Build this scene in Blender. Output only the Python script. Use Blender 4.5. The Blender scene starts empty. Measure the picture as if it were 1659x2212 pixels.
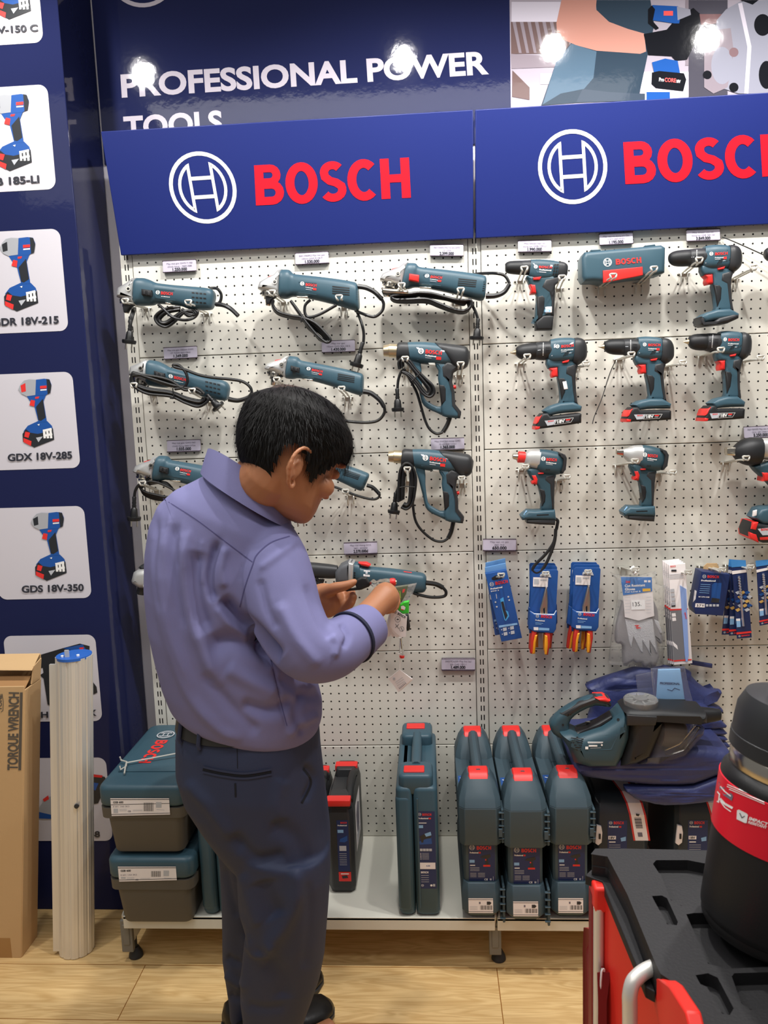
import bpy, math, random
import numpy as np
from mathutils import Vector, Matrix
from mathutils.bvhtree import BVHTree
from mathutils.geometry import tessellate_polygon

# ---------------------------------------------------------------- camera, light, exposure
SC = bpy.context.scene
COL = SC.collection
CX, CY, CZ = -.1424, -2.2449, 1.4742
YAW, PITCH, ROLL, FPX = -.0611, .1320, -.0350, 1657.0
def _axes():
    cy, sy, cp, sp, cr, sr = math.cos(YAW), math.sin(YAW), math.cos(PITCH), math.sin(PITCH), math.cos(ROLL), math.sin(ROLL)
    f = Vector((sy*cp, cy*cp, -sp)); r = Vector((cy, -sy, 0)); u = r.cross(f)
    return r*cr+u*sr, -r*sr+u*cr, f
RT, UP, FW = _axes()
CAM = Vector((CX, CY, CZ))
cd = bpy.data.cameras.new('camera'); cam = bpy.data.objects.new('camera', cd); COL.objects.link(cam)
cd.sensor_fit = 'HORIZONTAL'; cd.sensor_width = 36; cd.lens = FPX/1659*36; cd.clip_start = .02
cd.dof.use_dof = True; cd.dof.focus_distance = 1.75; cd.dof.aperture_fstop = 24
cam.matrix_world = Matrix(((RT.x, UP.x, -FW.x, CX), (RT.y, UP.y, -FW.y, CY), (RT.z, UP.z, -FW.z, CZ), (0, 0, 0, 1)))
SC.camera = cam
SC.view_settings.view_transform = 'Standard'; SC.view_settings.look = 'None'
SC.view_settings.gamma = 1; SC.view_settings.use_curve_mapping = False
SC.view_settings.exposure = 0.0
wd = bpy.data.worlds.new('shop'); SC.world = wd; wd.use_nodes = True
wd.node_tree.nodes['Background'].inputs[0].default_value = (1.0, .99, .985, 1)
wd.node_tree.nodes['Background'].inputs[1].default_value = .19
def lamp(kind, name, loc, tgt, power, color=(1, .98, .955), **k):
    l = bpy.data.lights.new(name, kind); l.energy = power; l.color = color
    for a, b in k.items(): setattr(l, a, b)
    o = bpy.data.objects.new(name, l); COL.objects.link(o); o.location = loc
    o.rotation_euler = (Vector(tgt)-Vector(loc)).to_track_quat('-Z', 'Y').to_euler()
    return o
# track spots over the shelving (their reflections show in the glossy banner) and area fills added over the aisle to brighten the floor and the man's back
for x, p in ((-1.21, 30), (-.2, 38), (.365, 30), (.93, 38)):
    lamp('SPOT', 'track_spot', (x, -.74, 2.8), (x*.8, -.12, .8), p*1.62, spot_size=math.radians(125), spot_blend=.6, shadow_soft_size=.038)
lamp('AREA', 'aisle_fill', (-.3, -1.75, 3.0), (-.3, -1.4, 0), 27, shape='RECTANGLE', size=2.4, size_y=.3)
lamp('AREA', 'aisle_fill', (-1.3, -2.9, 3.0), (-.4, -.4, .9), 12, shape='RECTANGLE', size=2.4, size_y=.6)

# ---------------------------------------------------------------- pixel rays of the photograph -> points in the place
def ray(px, py): return RT*((px-829.5)/FPX)+UP*(-(py-1106)/FPX)+FW
def W(px, py, Y):
    d = ray(px, py); return CAM+d*((Y-CY)/d.y)
def WZ(px, py, Z):
    d = ray(px, py); return CAM+d*((Z-CZ)/d.z)
def WX(px, py, X):
    d = ray(px, py); return CAM+d*((X-CX)/d.x)
def proj(p):
    v = p-CAM; c = v.dot(FW); return 829.5+FPX*v.dot(RT)/c, 1106-FPX*v.dot(UP)/c
def crop(x0, y0, s): return lambda u, v: (x0+u/s, y0+v/s)
def aff(base, src, dst_crop, dst):
    """crop transform that moves three traced anchor points of one tool onto the same points of a sister tool"""
    A = np.array([[*s, 1] for s in src], float); B = np.array([dst_crop(*d) for d in dst], float)
    M = np.linalg.solve(A, B)
    return lambda u, v: tuple(np.array([u, v, 1.0])@M)

# ---------------------------------------------------------------- materials
def lin(c):
    c = c.lstrip('#'); r = [int(c[i:i+2], 16)/255 for i in (0, 2, 4)]
    return tuple(x/12.92 if x <= .04045 else ((x+.055)/1.055)**2.4 for x in r)+(1,)
MATS = {}
def mat(name, col, rough=.5, metal=0, coat=0, trans=0, alpha=1, bump=None, spec=.5, ior=1.45):
    m = bpy.data.materials.new(name); m.use_nodes = True; MATS[name] = m
    b = m.node_tree.nodes['Principled BSDF']
    b.inputs['Base Color'].default_value = lin(col); b.inputs['Roughness'].default_value = rough
    b.inputs['Metallic'].default_value = metal; b.inputs['Coat Weight'].default_value = coat
    b.inputs['Transmission Weight'].default_value = trans; b.inputs['Alpha'].default_value = alpha
    b.inputs['Specular IOR Level'].default_value = spec; b.inputs['IOR'].default_value = ior
    if bump:
        sc, st, ds = bump; nt = m.node_tree
        t = nt.nodes.new('ShaderNodeTexCoord'); n = nt.nodes.new('ShaderNodeTexNoise'); bp = nt.nodes.new('ShaderNodeBump')
        n.inputs['Scale'].default_value = sc; n.inputs['Detail'].default_value = 4
        bp.inputs['Strength'].default_value = st; bp.inputs['Distance'].default_value = ds
        nt.links.new(t.outputs['Object'], n.inputs['Vector']); nt.links.new(n.outputs['Fac'], bp.inputs['Height'])
        nt.links.new(bp.outputs['Normal'], b.inputs['Normal'])
    return m
def nodes(m): return m.node_tree.nodes, m.node_tree.links, m.node_tree.nodes['Principled BSDF']

teal = mat('teal_plastic', '#375360', .42, bump=(900, .08, .001))
teald = mat('dark_teal_plastic', '#304b56', .45, bump=(700, .08, .001))
slate = mat('slate_plastic', '#3d4f58', .5, bump=(600, .1, .001))
blk = mat('black_rubber', '#1d1e20', .5)
blk2 = mat('charcoal_plastic', '#2b2c2e', .45)
cordm = mat('cord_rubber', '#161617', .38)
red = mat('red_plastic', '#dd2f2b', .4)
redp = mat('red_print', '#e2332f', .5)
signred = mat('sign_red', '#d40e26', .45)
white = mat('white_print', '#f2f1ee', .5)
whitem = mat('white_powder_coat', '#dcdacd', .35)
silver = mat('cast_aluminium', '#c4c4c2', .38, .55, bump=(500, .1, .001))
chrome = mat('bright_steel', '#cfc8bb', .2, 1)
brass = mat('brushed_nickel', '#cdbd9e', .3, .9)
navy = mat('navy_gloss', '#21264b', .06, spec=.16, bump=(30, .06, .004))
signblue = mat('sign_blue', '#15256c', .45)
packblue = mat('card_blue', '#1f4f93', .4)
packnavy = mat('card_navy', '#1b2d5c', .4)
skyblue = mat('pale_blue_print', '#86b4de', .5)
greyp = mat('grey_print', '#b9bcc2', .5)
dkp = mat('dark_print', '#2a2c33', .5)
steel = mat('wire_zinc', '#cfcdc4', .35, .35)
paper = mat('label_paper', '#efe9e8', .6)
tagp = mat('lilac_price_card', '#cbc3d3', .5)
plierm = mat('dull_tool_steel', '#a29a92', .35, .8)
plum = mat('plum_holder', '#4a3a48', .35)
cardm = mat('cardboard', '#c9a678', .75, bump=(60, .15, .002))
cardi = mat('cardboard_inside', '#a97f52', .8)
clear = mat('clear_plastic', '#ffffff', .12, trans=.9, ior=1.25, alpha=.45, bump=(70, .6, .004))
smoke = mat('smoked_clear', '#a8a39e', .06, trans=.85, ior=1.2, alpha=.75)
knobc = mat('frosted_clear', '#e8e8e6', .08, trans=.82, ior=1.35)
clear2 = mat('clear_acrylic', '#f4f4f2', .05, trans=1, ior=1.3)

# ---------------------------------------------------------------- mesh helpers
def put(name, me, parent=None):
    o = bpy.data.objects.new(name, me); COL.objects.link(o)
    if parent: o.parent = parent
    return o
class MB:
    def __init__(s): s.v = []; s.f = []; s.m = []; s.mats = []
    def mi(s, m):
        if m not in s.mats: s.mats.append(m)
        return s.mats.index(m)
    def add(s, vs, fs, m):
        o = len(s.v); s.v += [Vector(v) for v in vs]; k = s.mi(m)
        for f in fs: s.f.append(tuple(i+o for i in f)); s.m.append(k)
        return s
    def rings(s, R, m, cap=True, loop=False):
        n = len(R[0]); V = [p for r in R for p in r]; F = []
        k = len(R)
        for a in range(k if loop else k-1):
            b = (a+1) % k
            for i in range(n):
                j = (i+1) % n; F.append((a*n+i, a*n+j, b*n+j, b*n+i))
        if cap and not loop:
            F.append(tuple(range(n))[::-1]); F.append(tuple(range((k-1)*n, k*n)))
        return s.add(V, F, m)
    def box(s, c, sz, m, rot=None):
        c = Vector(c); x, y, z = [q/2 for q in sz]
        V = [Vector((i*x, j*y, k*z)) for k in (-1, 1) for i, j in ((-1, -1), (1, -1), (1, 1), (-1, 1))]
        if rot is not None: V = [rot@v for v in V]
        return s.rings([[c+v for v in V[:4]], [c+v for v in V[4:]]], m)
    def hexa(s, b, t, m): return s.rings([[Vector(p) for p in b], [Vector(p) for p in t]], m)
    def tube(s, path, r, m, n=8, closed=False, smooth=True, flat=1):
        P = [Vector(p) for p in path]
        if smooth and len(P) > 2: P = spline(P, 6, closed)
        R = []; L = len(P); prev = None
        for i, p in enumerate(P):
            a = P[i-1] if (i > 0 or closed) else p; b = P[(i+1) % L] if (i < L-1 or closed) else p
            d = (b-a).normalized() if (b-a).length > 1e-9 else Vector((0, 0, 1))
            if prev is None:
                h = Vector((0, 1, 0)) if abs(d.y) < .9 else Vector((1, 0, 0))
            else: h = prev
            e = (h-d*h.dot(d)).normalized(); g = d.cross(e); prev = e
            rr = r(i/(L-1)) if callable(r) else r
            R.append([p+e*(rr*flat*math.cos(q))+g*(rr*math.sin(q)) for q in [2*math.pi*k/n for k in range(n)]])
        return s.rings(R, m, loop=closed)
    def lathe(s, prof, m, o=(0, 0, 0), ax=(0, 0, 1), n=24, kz=1):
        prof = [(r, z*kz) for r, z in prof]
        o = Vector(o); q = Vector((0, 0, 1)).rotation_difference(Vector(ax).normalized())
        R = [[o+q@Vector((max(r, 1e-5)*math.cos(2*math.pi*k/n), max(r, 1e-5)*math.sin(2*math.pi*k/n), z)) for k in range(n)] for r, z in prof]
        return s.rings(R, m)
    def ball(s, c, r, m, n=14, rot=None):
        c = Vector(c); r = Vector(r) if not isinstance(r, (int, float)) else Vector((r, r, r)); R = []
        for i in range(n//2+1):
            t = math.pi*i/(n//2); z = -math.cos(t); q = max(math.sin(t), .02)
            ring = [Vector((r.x*q*math.cos(2*math.pi*k/n), r.y*q*math.sin(2*math.pi*k/n), r.z*z)) for k in range(n)]
            R.append([c+(rot@v if rot is not None else v) for v in ring])
        return s.rings(R, m)
    def poly(s, pts, m, flip=False):
        P = [Vector(p) for p in pts]; T = tessellate_polygon([P])
        return s.add(P, [t[::-1] if flip else t for t in T], m)
    def bvh(s): return BVHTree.FromPolygons([tuple(v) for v in s.v], s.f)
    def build(s, name, parent=None, ang=38, bevel=0, seg=2):
        me = bpy.data.meshes.new(name); me.from_pydata([tuple(v) for v in s.v], [], s.f)
        for m in s.mats: me.materials.append(m)
        me.polygons.foreach_set('material_index', s.m)
        fix_normals(me)
        if ang:
            me.polygons.foreach_set('use_smooth', [True]*len(me.polygons)); me.set_sharp_from_angle(angle=math.radians(ang))
        o = put(name, me, parent)
        if bevel:
            b = o.modifiers.new('bevel', 'BEVEL'); b.width = bevel; b.segments = seg; b.limit_method = 'ANGLE'; b.angle_limit = math.radians(40)
        return o
import bmesh
def fix_normals(me):
    bm = bmesh.new(); bm.from_mesh(me); bmesh.ops.recalc_face_normals(bm, faces=bm.faces); bm.to_mesh(me); bm.free()
def spline(P, k=6, closed=False):
    out = []; n = len(P)
    for i in range(n if closed else n-1):
        p0 = P[(i-1) % n] if (closed or i > 0) else P[i]; p1 = P[i]; p2 = P[(i+1) % n]; p3 = P[(i+2) % n] if (closed or i+2 < n) else P[i+1]
        for j in range(k):
            t = j/k; out.append(.5*((2*p1)+(p2-p0)*t+(2*p0-5*p1+4*p2-p3)*t*t+(3*p1-p0-3*p2+p3)*t**3))
    if not closed: out.append(P[-1])
    return out
def inset2(P, d):
    n = len(P); out = []
    A = sum(P[i][0]*P[(i+1) % n][1]-P[(i+1) % n][0]*P[i][1] for i in range(n)); sg = 1 if A > 0 else -1
    for i in range(n):
        a, b, c = P[i-1], P[i], P[(i+1) % n]
        e1 = (b[0]-a[0], b[1]-a[1]); e2 = (c[0]-b[0], c[1]-b[1]); l1 = math.hypot(*e1) or 1e-9; l2 = math.hypot(*e2) or 1e-9
        n1 = (-e1[1]/l1*sg, e1[0]/l1*sg); n2 = (-e2[1]/l2*sg, e2[0]/l2*sg)
        nx, ny = n1[0]+n2[0], n1[1]+n2[1]; q = max(nx*nx+ny*ny, .6)
        out.append((b[0]+nx*2/q*d, b[1]+ny*2/q*d))
    return out
def smooth2(P, k=4):
    Q = spline([Vector((a, b, 0)) for a, b in P], k, True); return [(q.x, q.y) for q in Q]
def slab(mb, out, tr, Yc, d, m, r=.006, sm=0, yb=None, steps=3, ym=None):
    """a traced side outline given its real thickness 2*d about the plane Y=Yc, with rounded edges of radius r"""
    if sm: out = smooth2(out, sm)
    P = [W(*tr(*p), Yc if ym is None else ym) for p in out]; P = [(p.x, p.z) for p in P]
    yf, ybk = Yc-d, (Yc+d if yb is None else yb); r = min(r, abs(ybk-yf)/2)
    L = [(yf, 0)]
    if r > 0: L = [(yf+r*(1-math.cos(math.pi/2*i/steps)), r*(1-math.sin(math.pi/2*i/steps))) for i in range(steps+1)]
    F = L+[(ybk-(y-yf), ins) for y, ins in L[::-1]]
    R = []
    for y, ins in F:
        Q = inset2(P, ins) if ins > 1e-7 else P
        R.append([Vector((x, y, z)) for x, z in Q])
    n = len(P); k = len(R); V = [p for q in R for p in q]; Fs = []
    for a in range(k-1):
        for i in range(n):
            j = (i+1) % n; Fs.append((a*n+i, a*n+j, (a+1)*n+j, (a+1)*n+i))
    for base in (0, (k-1)*n):
        for t in tessellate_polygon([[Vector((p.x, p.z, 0)) for p in V[base:base+n]]]): Fs.append(tuple(i+base for i in t))
    return mb.add(V, Fs, m)
def loft2(mb, T, B, tr, Y, m, ratio=1.0, n=2.6, seg=20, sm=3, cap=True):
    """tube between a traced upper and lower edge; ratio = depth / height of each section"""
    P = [(W(*tr(*t), Y), W(*tr(*b), Y)) for t, b in zip(T, B)]
    rr = list(ratio) if hasattr(ratio, '__len__') else [ratio]*len(P)
    if sm and len(P) > 2:
        tt = spline([p[0] for p in P], sm); bb = spline([p[1] for p in P], sm); q = spline([Vector((r, 0, 0)) for r in rr], sm)
        P = list(zip(tt, bb)); rr = [v.x for v in q]
    R = []
    for (t, b), r in zip(P, rr):
        c = (t+b)/2; a = (t-b)/2; dv = Vector((0, -a.length*r, 0)); ring = []
        for k in range(seg):
            th = 2*math.pi*k/seg; co, si = math.cos(th), math.sin(th)
            co = math.copysign(abs(co)**(2/n), co); si = math.copysign(abs(si)**(2/n), si)
            ring.append(c+a*co+dv*si)
        R.append(ring)
    return mb.rings(R, m, cap=cap)

def shear(mb, kx, z0=0):
    for v in mb.v: v.x += kx*(v.z-z0)
    return mb

# ---------------------------------------------------------------- lettering and printed shapes
TXT = {}
def textmesh(s, bold):
    if (s, bold) in TXT: return TXT[s, bold]
    c = bpy.data.curves.new('t', 'FONT'); c.body = s; c.size = 1; c.resolution_u = 5; c.offset = .034 if bold else 0
    o = bpy.data.objects.new('t', c); COL.objects.link(o)
    me = bpy.data.meshes.new_from_object(o.evaluated_get(bpy.context.evaluated_depsgraph_get()))
    V = [(v.co.x, v.co.y) for v in me.vertices]; F = [tuple(p.vertices) for p in me.polygons]
    bpy.data.objects.remove(o); bpy.data.curves.remove(c); bpy.data.meshes.remove(me)
    if not V: V = [(0, 0), (1, 0), (1, .7)]; F = [(0, 1, 2)]
    x0 = min(v[0] for v in V); x1 = max(v[0] for v in V)
    TXT[s, bold] = ([((x-x0)/(x1-x0), y/.73) for x, y in V], F); return TXT[s, bold]
def strokes(P, w, closed=False):
    n = len(P); V = []; F = []
    for i in range(n):
        a = P[i-1] if (closed or i > 0) else P[i]; c = P[(i+1) % n] if (closed or i < n-1) else P[i]; b = P[i]
        d1 = Vector((b[0]-a[0], b[1]-a[1])); d2 = Vector((c[0]-b[0], c[1]-b[1]))
        d1 = d1.normalized() if d1.length else d2.normalized(); d2 = d2.normalized() if d2.length else d1
        t = (d1+d2).normalized(); nn = Vector((-t.y, t.x)); q = max(nn.dot(Vector((-d1.y, d1.x))), .5)
        V += [(b[0]+nn.x*w/2/q, b[1]+nn.y*w/2/q), (b[0]-nn.x*w/2/q, b[1]-nn.y*w/2/q)]
    for i in range(n if closed else n-1):
        j = (i+1) % n; F.append((2*i, 2*i+1, 2*j+1, 2*j))
    return V, F
def arc(cx, cy, rx, ry, a0, a1, n=14): return [(cx+rx*math.cos(math.radians(a0+(a1-a0)*i/n)), cy+ry*math.sin(math.radians(a0+(a1-a0)*i/n))) for i in range(n+1)]
def wordmark():
    w = .215; h = w/2; V = []; F = []
    def st(P, ww=w, closed=False):
        v, f = strokes(P, ww, closed); V.append([(x/3.73, y) for x, y in v]); F.append(f)
    st([(h, 0), (h, 1)])
    st([(h, 1-.095)]+[(.3, 1-.095)]+arc(.37, .735, .16, .17, 90, -90, 8)+[(h, .565)], .19)
    st([(h, .5)]+[(.36, .5)]+arc(.40, .3, .19, .2, 90, -90, 8)+[(h, .1)], .2)
    st(arc(1.12, .5, .28, .41, 0, 360, 32)[:-1], w, True)
    st(arc(1.87, .725, .2, .18, 35, 180, 10)+[(1.69, .62), (1.8, .52), (1.95, .47), (2.07, .38)]+arc(1.87, .285, .22, .19, 10, -150, 10), .2)
    st(arc(2.62, .5, .29, .41, 48, 312, 22), w)
    st([(3.13, 0), (3.13, 1)]); st([(3.62, 0), (3.62, 1)]); st([(3.13, .5), (3.62, .5)], .2)
    return list(zip(V, F))
WORD = wordmark()
class Print:
    """flat printed marks in a crop's coordinates, carried onto a plane or draped over a part"""
    def __init__(s, tr, Y=None, bvh=None, fn=None, lift=.0007, mb=None):
        s.tr, s.Y, s.b, s.fn, s.lift = tr, Y, bvh, fn, lift; s.mb = mb or MB(); s.k = 0; s.q = 0
    def at(s, u, v):
        px, py = s.tr(u, v); p = s.fn(px, py) if s.fn else W(px, py, s.Y)
        d = (p-CAM).normalized()
        if s.b:
            h = s.b.ray_cast(CAM, d)[0]
            if h is not None: p = h
        return p-d*(s.lift+s.k*.00025+s.q*.00003)
    def put(s, V, F, m):
        s.q = (s.q+1) % 7; s.mb.add([s.at(*v) for v in V], F, m); return s
    def up(s): s.k += 1; return s
    def poly(s, P, m):
        T = tessellate_polygon([[Vector((a, b, 0)) for a, b in P]]); return s.put(P, [tuple(t) for t in T], m)
    def rect(s, x0, y0, x1, y1, m): return s.poly([(x0, y0), (x1, y0), (x1, y1), (x0, y1)], m)
    def line(s, P, w, m, closed=False):
        V, F = strokes(P, w, closed); return s.put(V, F, m)
    def disc(s, cx, cy, r, m, ry=None, n=24): return s.poly([(cx+r*math.cos(2*math.pi*i/n), cy+(ry or r)*math.sin(2*math.pi*i/n)) for i in range(n)], m)
    def text(s, t, a, b, h, m, bold=True):
        d = Vector((b[0]-a[0], b[1]-a[1])); n = Vector((d.y, -d.x)).normalized()*h
        for V, F in (WORD if t == 'BOSCH' else [textmesh(t, bold)]): s.put([(a[0]+d.x*x+n.x*y, a[1]+d.y*x+n.y*y) for x, y in V], F, m)
        return s
    def logo(s, cx, cy, rx, ry, m, w=.13, rot=0, sh=0):
        """ring with an armature: two bowed half shells joined by two bars"""
        c, sn = math.cos(math.radians(rot)), math.sin(math.radians(rot))
        def q(P): return [(cx+rx*(x*c-y*sn-sh*y), cy-ry*(x*sn+y*c)) for x, y in P]
        def st(P, ww, cl=False):
            V, F = strokes(P, ww, cl); s.put(q(V), F, m)
        st(arc(0, 0, 1-w/2, 1-w/2, 0, 360, 40)[:-1], w, True)
        a = .62
        for g in (-1, 1):
            st([(g*.34, -a), (g*.34, a)]+[(g*x, y) for x, y in arc(.0, 0, .68, .72, 58, -58, 12)], w*.8, True)
        st([(-.34, .26), (.34, .26)], w*.9); st([(-.34, -.26), (.34, -.26)], w*.9)
        return s
    def build(s, name, parent=None): return s.mb.build(name, parent, ang=0)

# ---------------------------------------------------------------- things
def thing(name, label, cat, group=None):
    o = bpy.data.objects.new(name, None); COL.objects.link(o); o.empty_display_size = .05
    return tag(o, label, cat, group)
def tag(o, label, cat, group=None):
    o['label'] = label; o['category'] = cat
    if group: o['group'] = group
    return o
def struct(o): o['kind'] = 'structure'; return o
SUB = {'badge': ('body', 'housing'), 'cooling_slots': ('body', 'housing'), 'battery_label': ('battery',), 'battery_catch': ('battery',), 'collar_scale': ('torque_collar',), 'plug_pins': ('plug',),
       'collar_teeth': ('spindle_collar',), 'side_handle_socket': ('gear_head',), 'spindle_lock_button': ('gear_head',), 'switch_ridges': ('slide_switch',), 'emblem': ('board', 'sheet'), 'lettering': ('board', 'shell'), 'upper_line_lettering': ('sheet',), 'lower_line_lettering': ('sheet',),
       'picture': ('sheet',), 'front_label': ('shell',), 'side_label': ('shell',), 'barcode_sticker': ('shell',), 'lid_lettering': ('lid',), 'carry_handle_slot': ('lid',), 'label_print': ('label',), 'sole': ('shoe',), 'housing_marks': ('motor_housing',), 'rating_plate': ('body', 'housing'),
       'strap_clip': ('wrist_strap',), 'printing': ('carton',), 'tape': ('carton',), 'yoke_seam': ('shirt',), 'sleeve_seam': ('shirt',), 'side_seam': ('shirt',), 'collar': ('shirt',), 'cuff': ('shirt',), 'cuff_gap_shade': ('shirt',), 'pocket_opening': ('trousers',), 'pocket_welt': ('trousers',), 'pocket_buttonhole': ('trousers',), 'side_pocket': ('trousers',), 'trouser_seam': ('trousers',), 'belt_loop': ('trousers',)}
def settle(root):
    """hang sub-parts under their part and move the Empty to the base centre, keeping every piece where it is"""
    base = lambda o: o.name.split('.')[0]; used = set()
    pts = [v.co for c in root.children if c.type == 'MESH' for v in c.data.vertices]; kids = list(root.children)
    for c in kids:
        for pn in SUB.get(base(c), ()):
            q = [k for k in kids if base(k) == pn and not (base(c) == 'sole' and k.name in used)]
            if q: c.parent = q[0]; used.add(q[0].name); break
    if not pts: return
    lo = [min(p[i] for p in pts) for i in range(3)]; hi = [max(p[i] for p in pts) for i in range(3)]
    L = Vector(((lo[0]+hi[0])/2, (lo[1]+hi[1])/2, lo[2])); root.location = L
    for c in root.children: c.location = -L
def dup(root, delta, label, group=None, rz=0):
    r = root.copy(); COL.objects.link(r); r['label'] = label
    if group: r['group'] = group
    for ch in list(root.children):
        c = ch.copy(); COL.objects.link(c); c.parent = r
        for g in list(ch.children):
            d = g.copy(); COL.objects.link(d); d.parent = c
    r.location = Vector(root.location)+Vector(delta); r.rotation_euler.z += rz
    return r

# ---------------------------------------------------------------- room
def pattern_mat(name, base, hole, rough, kind):
    m = mat(name, base, rough); N, L, b = nodes(m)
    def math_(op, *a):
        n = N.new('ShaderNodeMath'); n.operation = op
        for i, x in enumerate(a):
            if isinstance(x, (int, float)): n.inputs[i].default_value = x
            else: L.new(x, n.inputs[i])
        return n.outputs[0]
    t = N.new('ShaderNodeTexCoord'); sp = N.new('ShaderNodeSeparateXYZ'); L.new(t.outputs['Object'], sp.inputs[0])
    X, Z = sp.outputs[0], sp.outputs[2]
    def cell(q, off, pitch): return math_('MULTIPLY', math_('SUBTRACT', math_('FRACT', math_('ADD', math_('DIVIDE', math_('SUBTRACT', q, off), pitch), .5)), .5), pitch)
    if kind == 'holes':
        u, v = cell(X, .0375, .025), cell(Z, .143, .025)
        f = math_('LESS_THAN', math_('ADD', math_('MULTIPLY', u, u), math_('MULTIPLY', v, v)), .0026**2)
    else:
        u = math_('ABSOLUTE', math_('SUBTRACT', math_('ABSOLUTE', cell(X, 0, 1.0)), .0042)); v = math_('ABSOLUTE', cell(Z, .01, .0292))
        f = math_('MULTIPLY', math_('LESS_THAN', u, .0017), math_('LESS_THAN', v, .0085))
    mx = N.new('ShaderNodeMix'); mx.data_type = 'RGBA'; L.new(f, mx.inputs[0])
    mx.inputs[6].default_value = lin(base); mx.inputs[7].default_value = lin(hole); L.new(mx.outputs[2], b.inputs['Base Color'])
    return m
peg = pattern_mat('perforated_white_steel', '#dedbd0', '#0b0a0a', .36, 'holes')
slot = pattern_mat('slotted_white_steel', '#dad7cc', '#0b0a0a', .36, 'slots')

def floor_mat():
    m = mat('oak_plank_floor', '#d0ac74', .36); N, L, b = nodes(m)
    t = N.new('ShaderNodeTexCoord')
    mp = N.new('ShaderNodeMapping'); mp.inputs['Scale'].default_value = (1.1, 11, 1); mp.inputs['Rotation'].default_value = (0, 0, math.radians(-2)); L.new(t.outputs['Object'], mp.inputs['Vector'])
    br = N.new('ShaderNodeTexBrick'); L.new(t.outputs['Object'], br.inputs['Vector'])
    br.inputs['Color1'].default_value = (0, 0, 0, 1); br.inputs['Color2'].default_value = (1, 1, 1, 1); br.inputs['Mortar'].default_value = (.5, .5, .5, 1)
    br.inputs['Scale'].default_value = 1; br.inputs['Mortar Size'].default_value = .0012; br.inputs['Brick Width'].default_value = .95; br.inputs['Row Height'].default_value = .19
    n1 = N.new('ShaderNodeTexNoise'); n1.inputs['Scale'].default_value = 2.2; n1.inputs['Detail'].default_value = 3; n1.inputs['Distortion'].default_value = .6
    ad = N.new('ShaderNodeVectorMath'); ad.operation = 'ADD'; L.new(mp.outputs[0], ad.inputs[0]); sc = N.new('ShaderNodeVectorMath'); sc.operation = 'SCALE'; sc.inputs['Scale'].default_value = 7
    L.new(br.outputs['Color'], sc.inputs[0]); L.new(sc.outputs[0], ad.inputs[1]); L.new(ad.outputs[0], n1.inputs['Vector'])
    wv = N.new('ShaderNodeMath'); wv.operation = 'SINE'; ml = N.new('ShaderNodeMath'); ml.operation = 'MULTIPLY'; ml.inputs[1].default_value = 55; L.new(n1.outputs['Fac'], ml.inputs[0]); L.new(ml.outputs[0], wv.inputs[0])
    n2 = N.new('ShaderNodeTexNoise'); n2.inputs['Scale'].default_value = 9; n2.inputs['Detail'].default_value = 5; L.new(ad.outputs[0], n2.inputs['Vector'])
    s1 = N.new('ShaderNodeMath'); s1.operation = 'MULTIPLY_ADD'; s1.inputs[1].default_value = .13; s1.inputs[2].default_value = .22; L.new(wv.outputs[0], s1.inputs[0])
    s2 = N.new('ShaderNodeMath'); s2.operation = 'MULTIPLY_ADD'; s2.inputs[1].default_value = .55; L.new(n2.outputs['Fac'], s2.inputs[0]); L.new(s1.outputs[0], s2.inputs[2])
    cr = N.new('ShaderNodeValToRGB'); cr.color_ramp.elements[0].position = .15; cr.color_ramp.elements[0].color = lin('#c39a60'); cr.color_ramp.elements[1].position = .75; cr.color_ramp.elements[1].color = lin('#ebc98f')
    L.new(s2.outputs[0], cr.inputs[0])
    mx = N.new('ShaderNodeMix'); mx.data_type = 'RGBA'; mx.blend_type = 'MULTIPLY'; mx.inputs[7].default_value = lin('#a88452'); L.new(br.outputs['Fac'], mx.inputs[0]); L.new(cr.outputs[0], mx.inputs[6])
    L.new(mx.outputs[2], b.inputs['Base Color']); return m
oak = floor_mat()
wallp = mat('pale_wall_paint', '#d5d1da', .6)

struct(MB().box((.2, -1.4, -.05), (5.4, 3.4, .1), oak).build('floor', ang=0))
struct(MB().box((.2, .125, 1.6), (5.4, .1, 3.2), wallp).build('wall_back', ang=0))

# ---- the two glossy posters high on the wall
BX = W(1102, 120, .07).x
bz = W(225, 356, .07).z
ban = thing('banner', 'glossy navy banner reading professional power tools high on the wall', 'banner')
MB().box(((-1.068+BX)/2, .0715, (bz+3.0)/2), (BX+1.068, .006, 3.0-bz), navy).build('sheet', ban, ang=0)
idt = lambda u, v: (u, v)
lettering = mat('banner_lettering', '#c4bcc7', .08, spec=.18, bump=(30, .06, .004))
Print(idt, .0684).text('PROFESSIONAL POWER', (263, 209), (1056, 158), 49, lettering).build('upper_line_lettering', ban)
Print(idt, .0684).text('TOOLS', (269, 300), (482, 286), 49, lettering).build('lower_line_lettering', ban)
Print(idt, .0684).logo(308, -60, 76, 76, lettering, .12, 3).build('emblem', ban)

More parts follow.
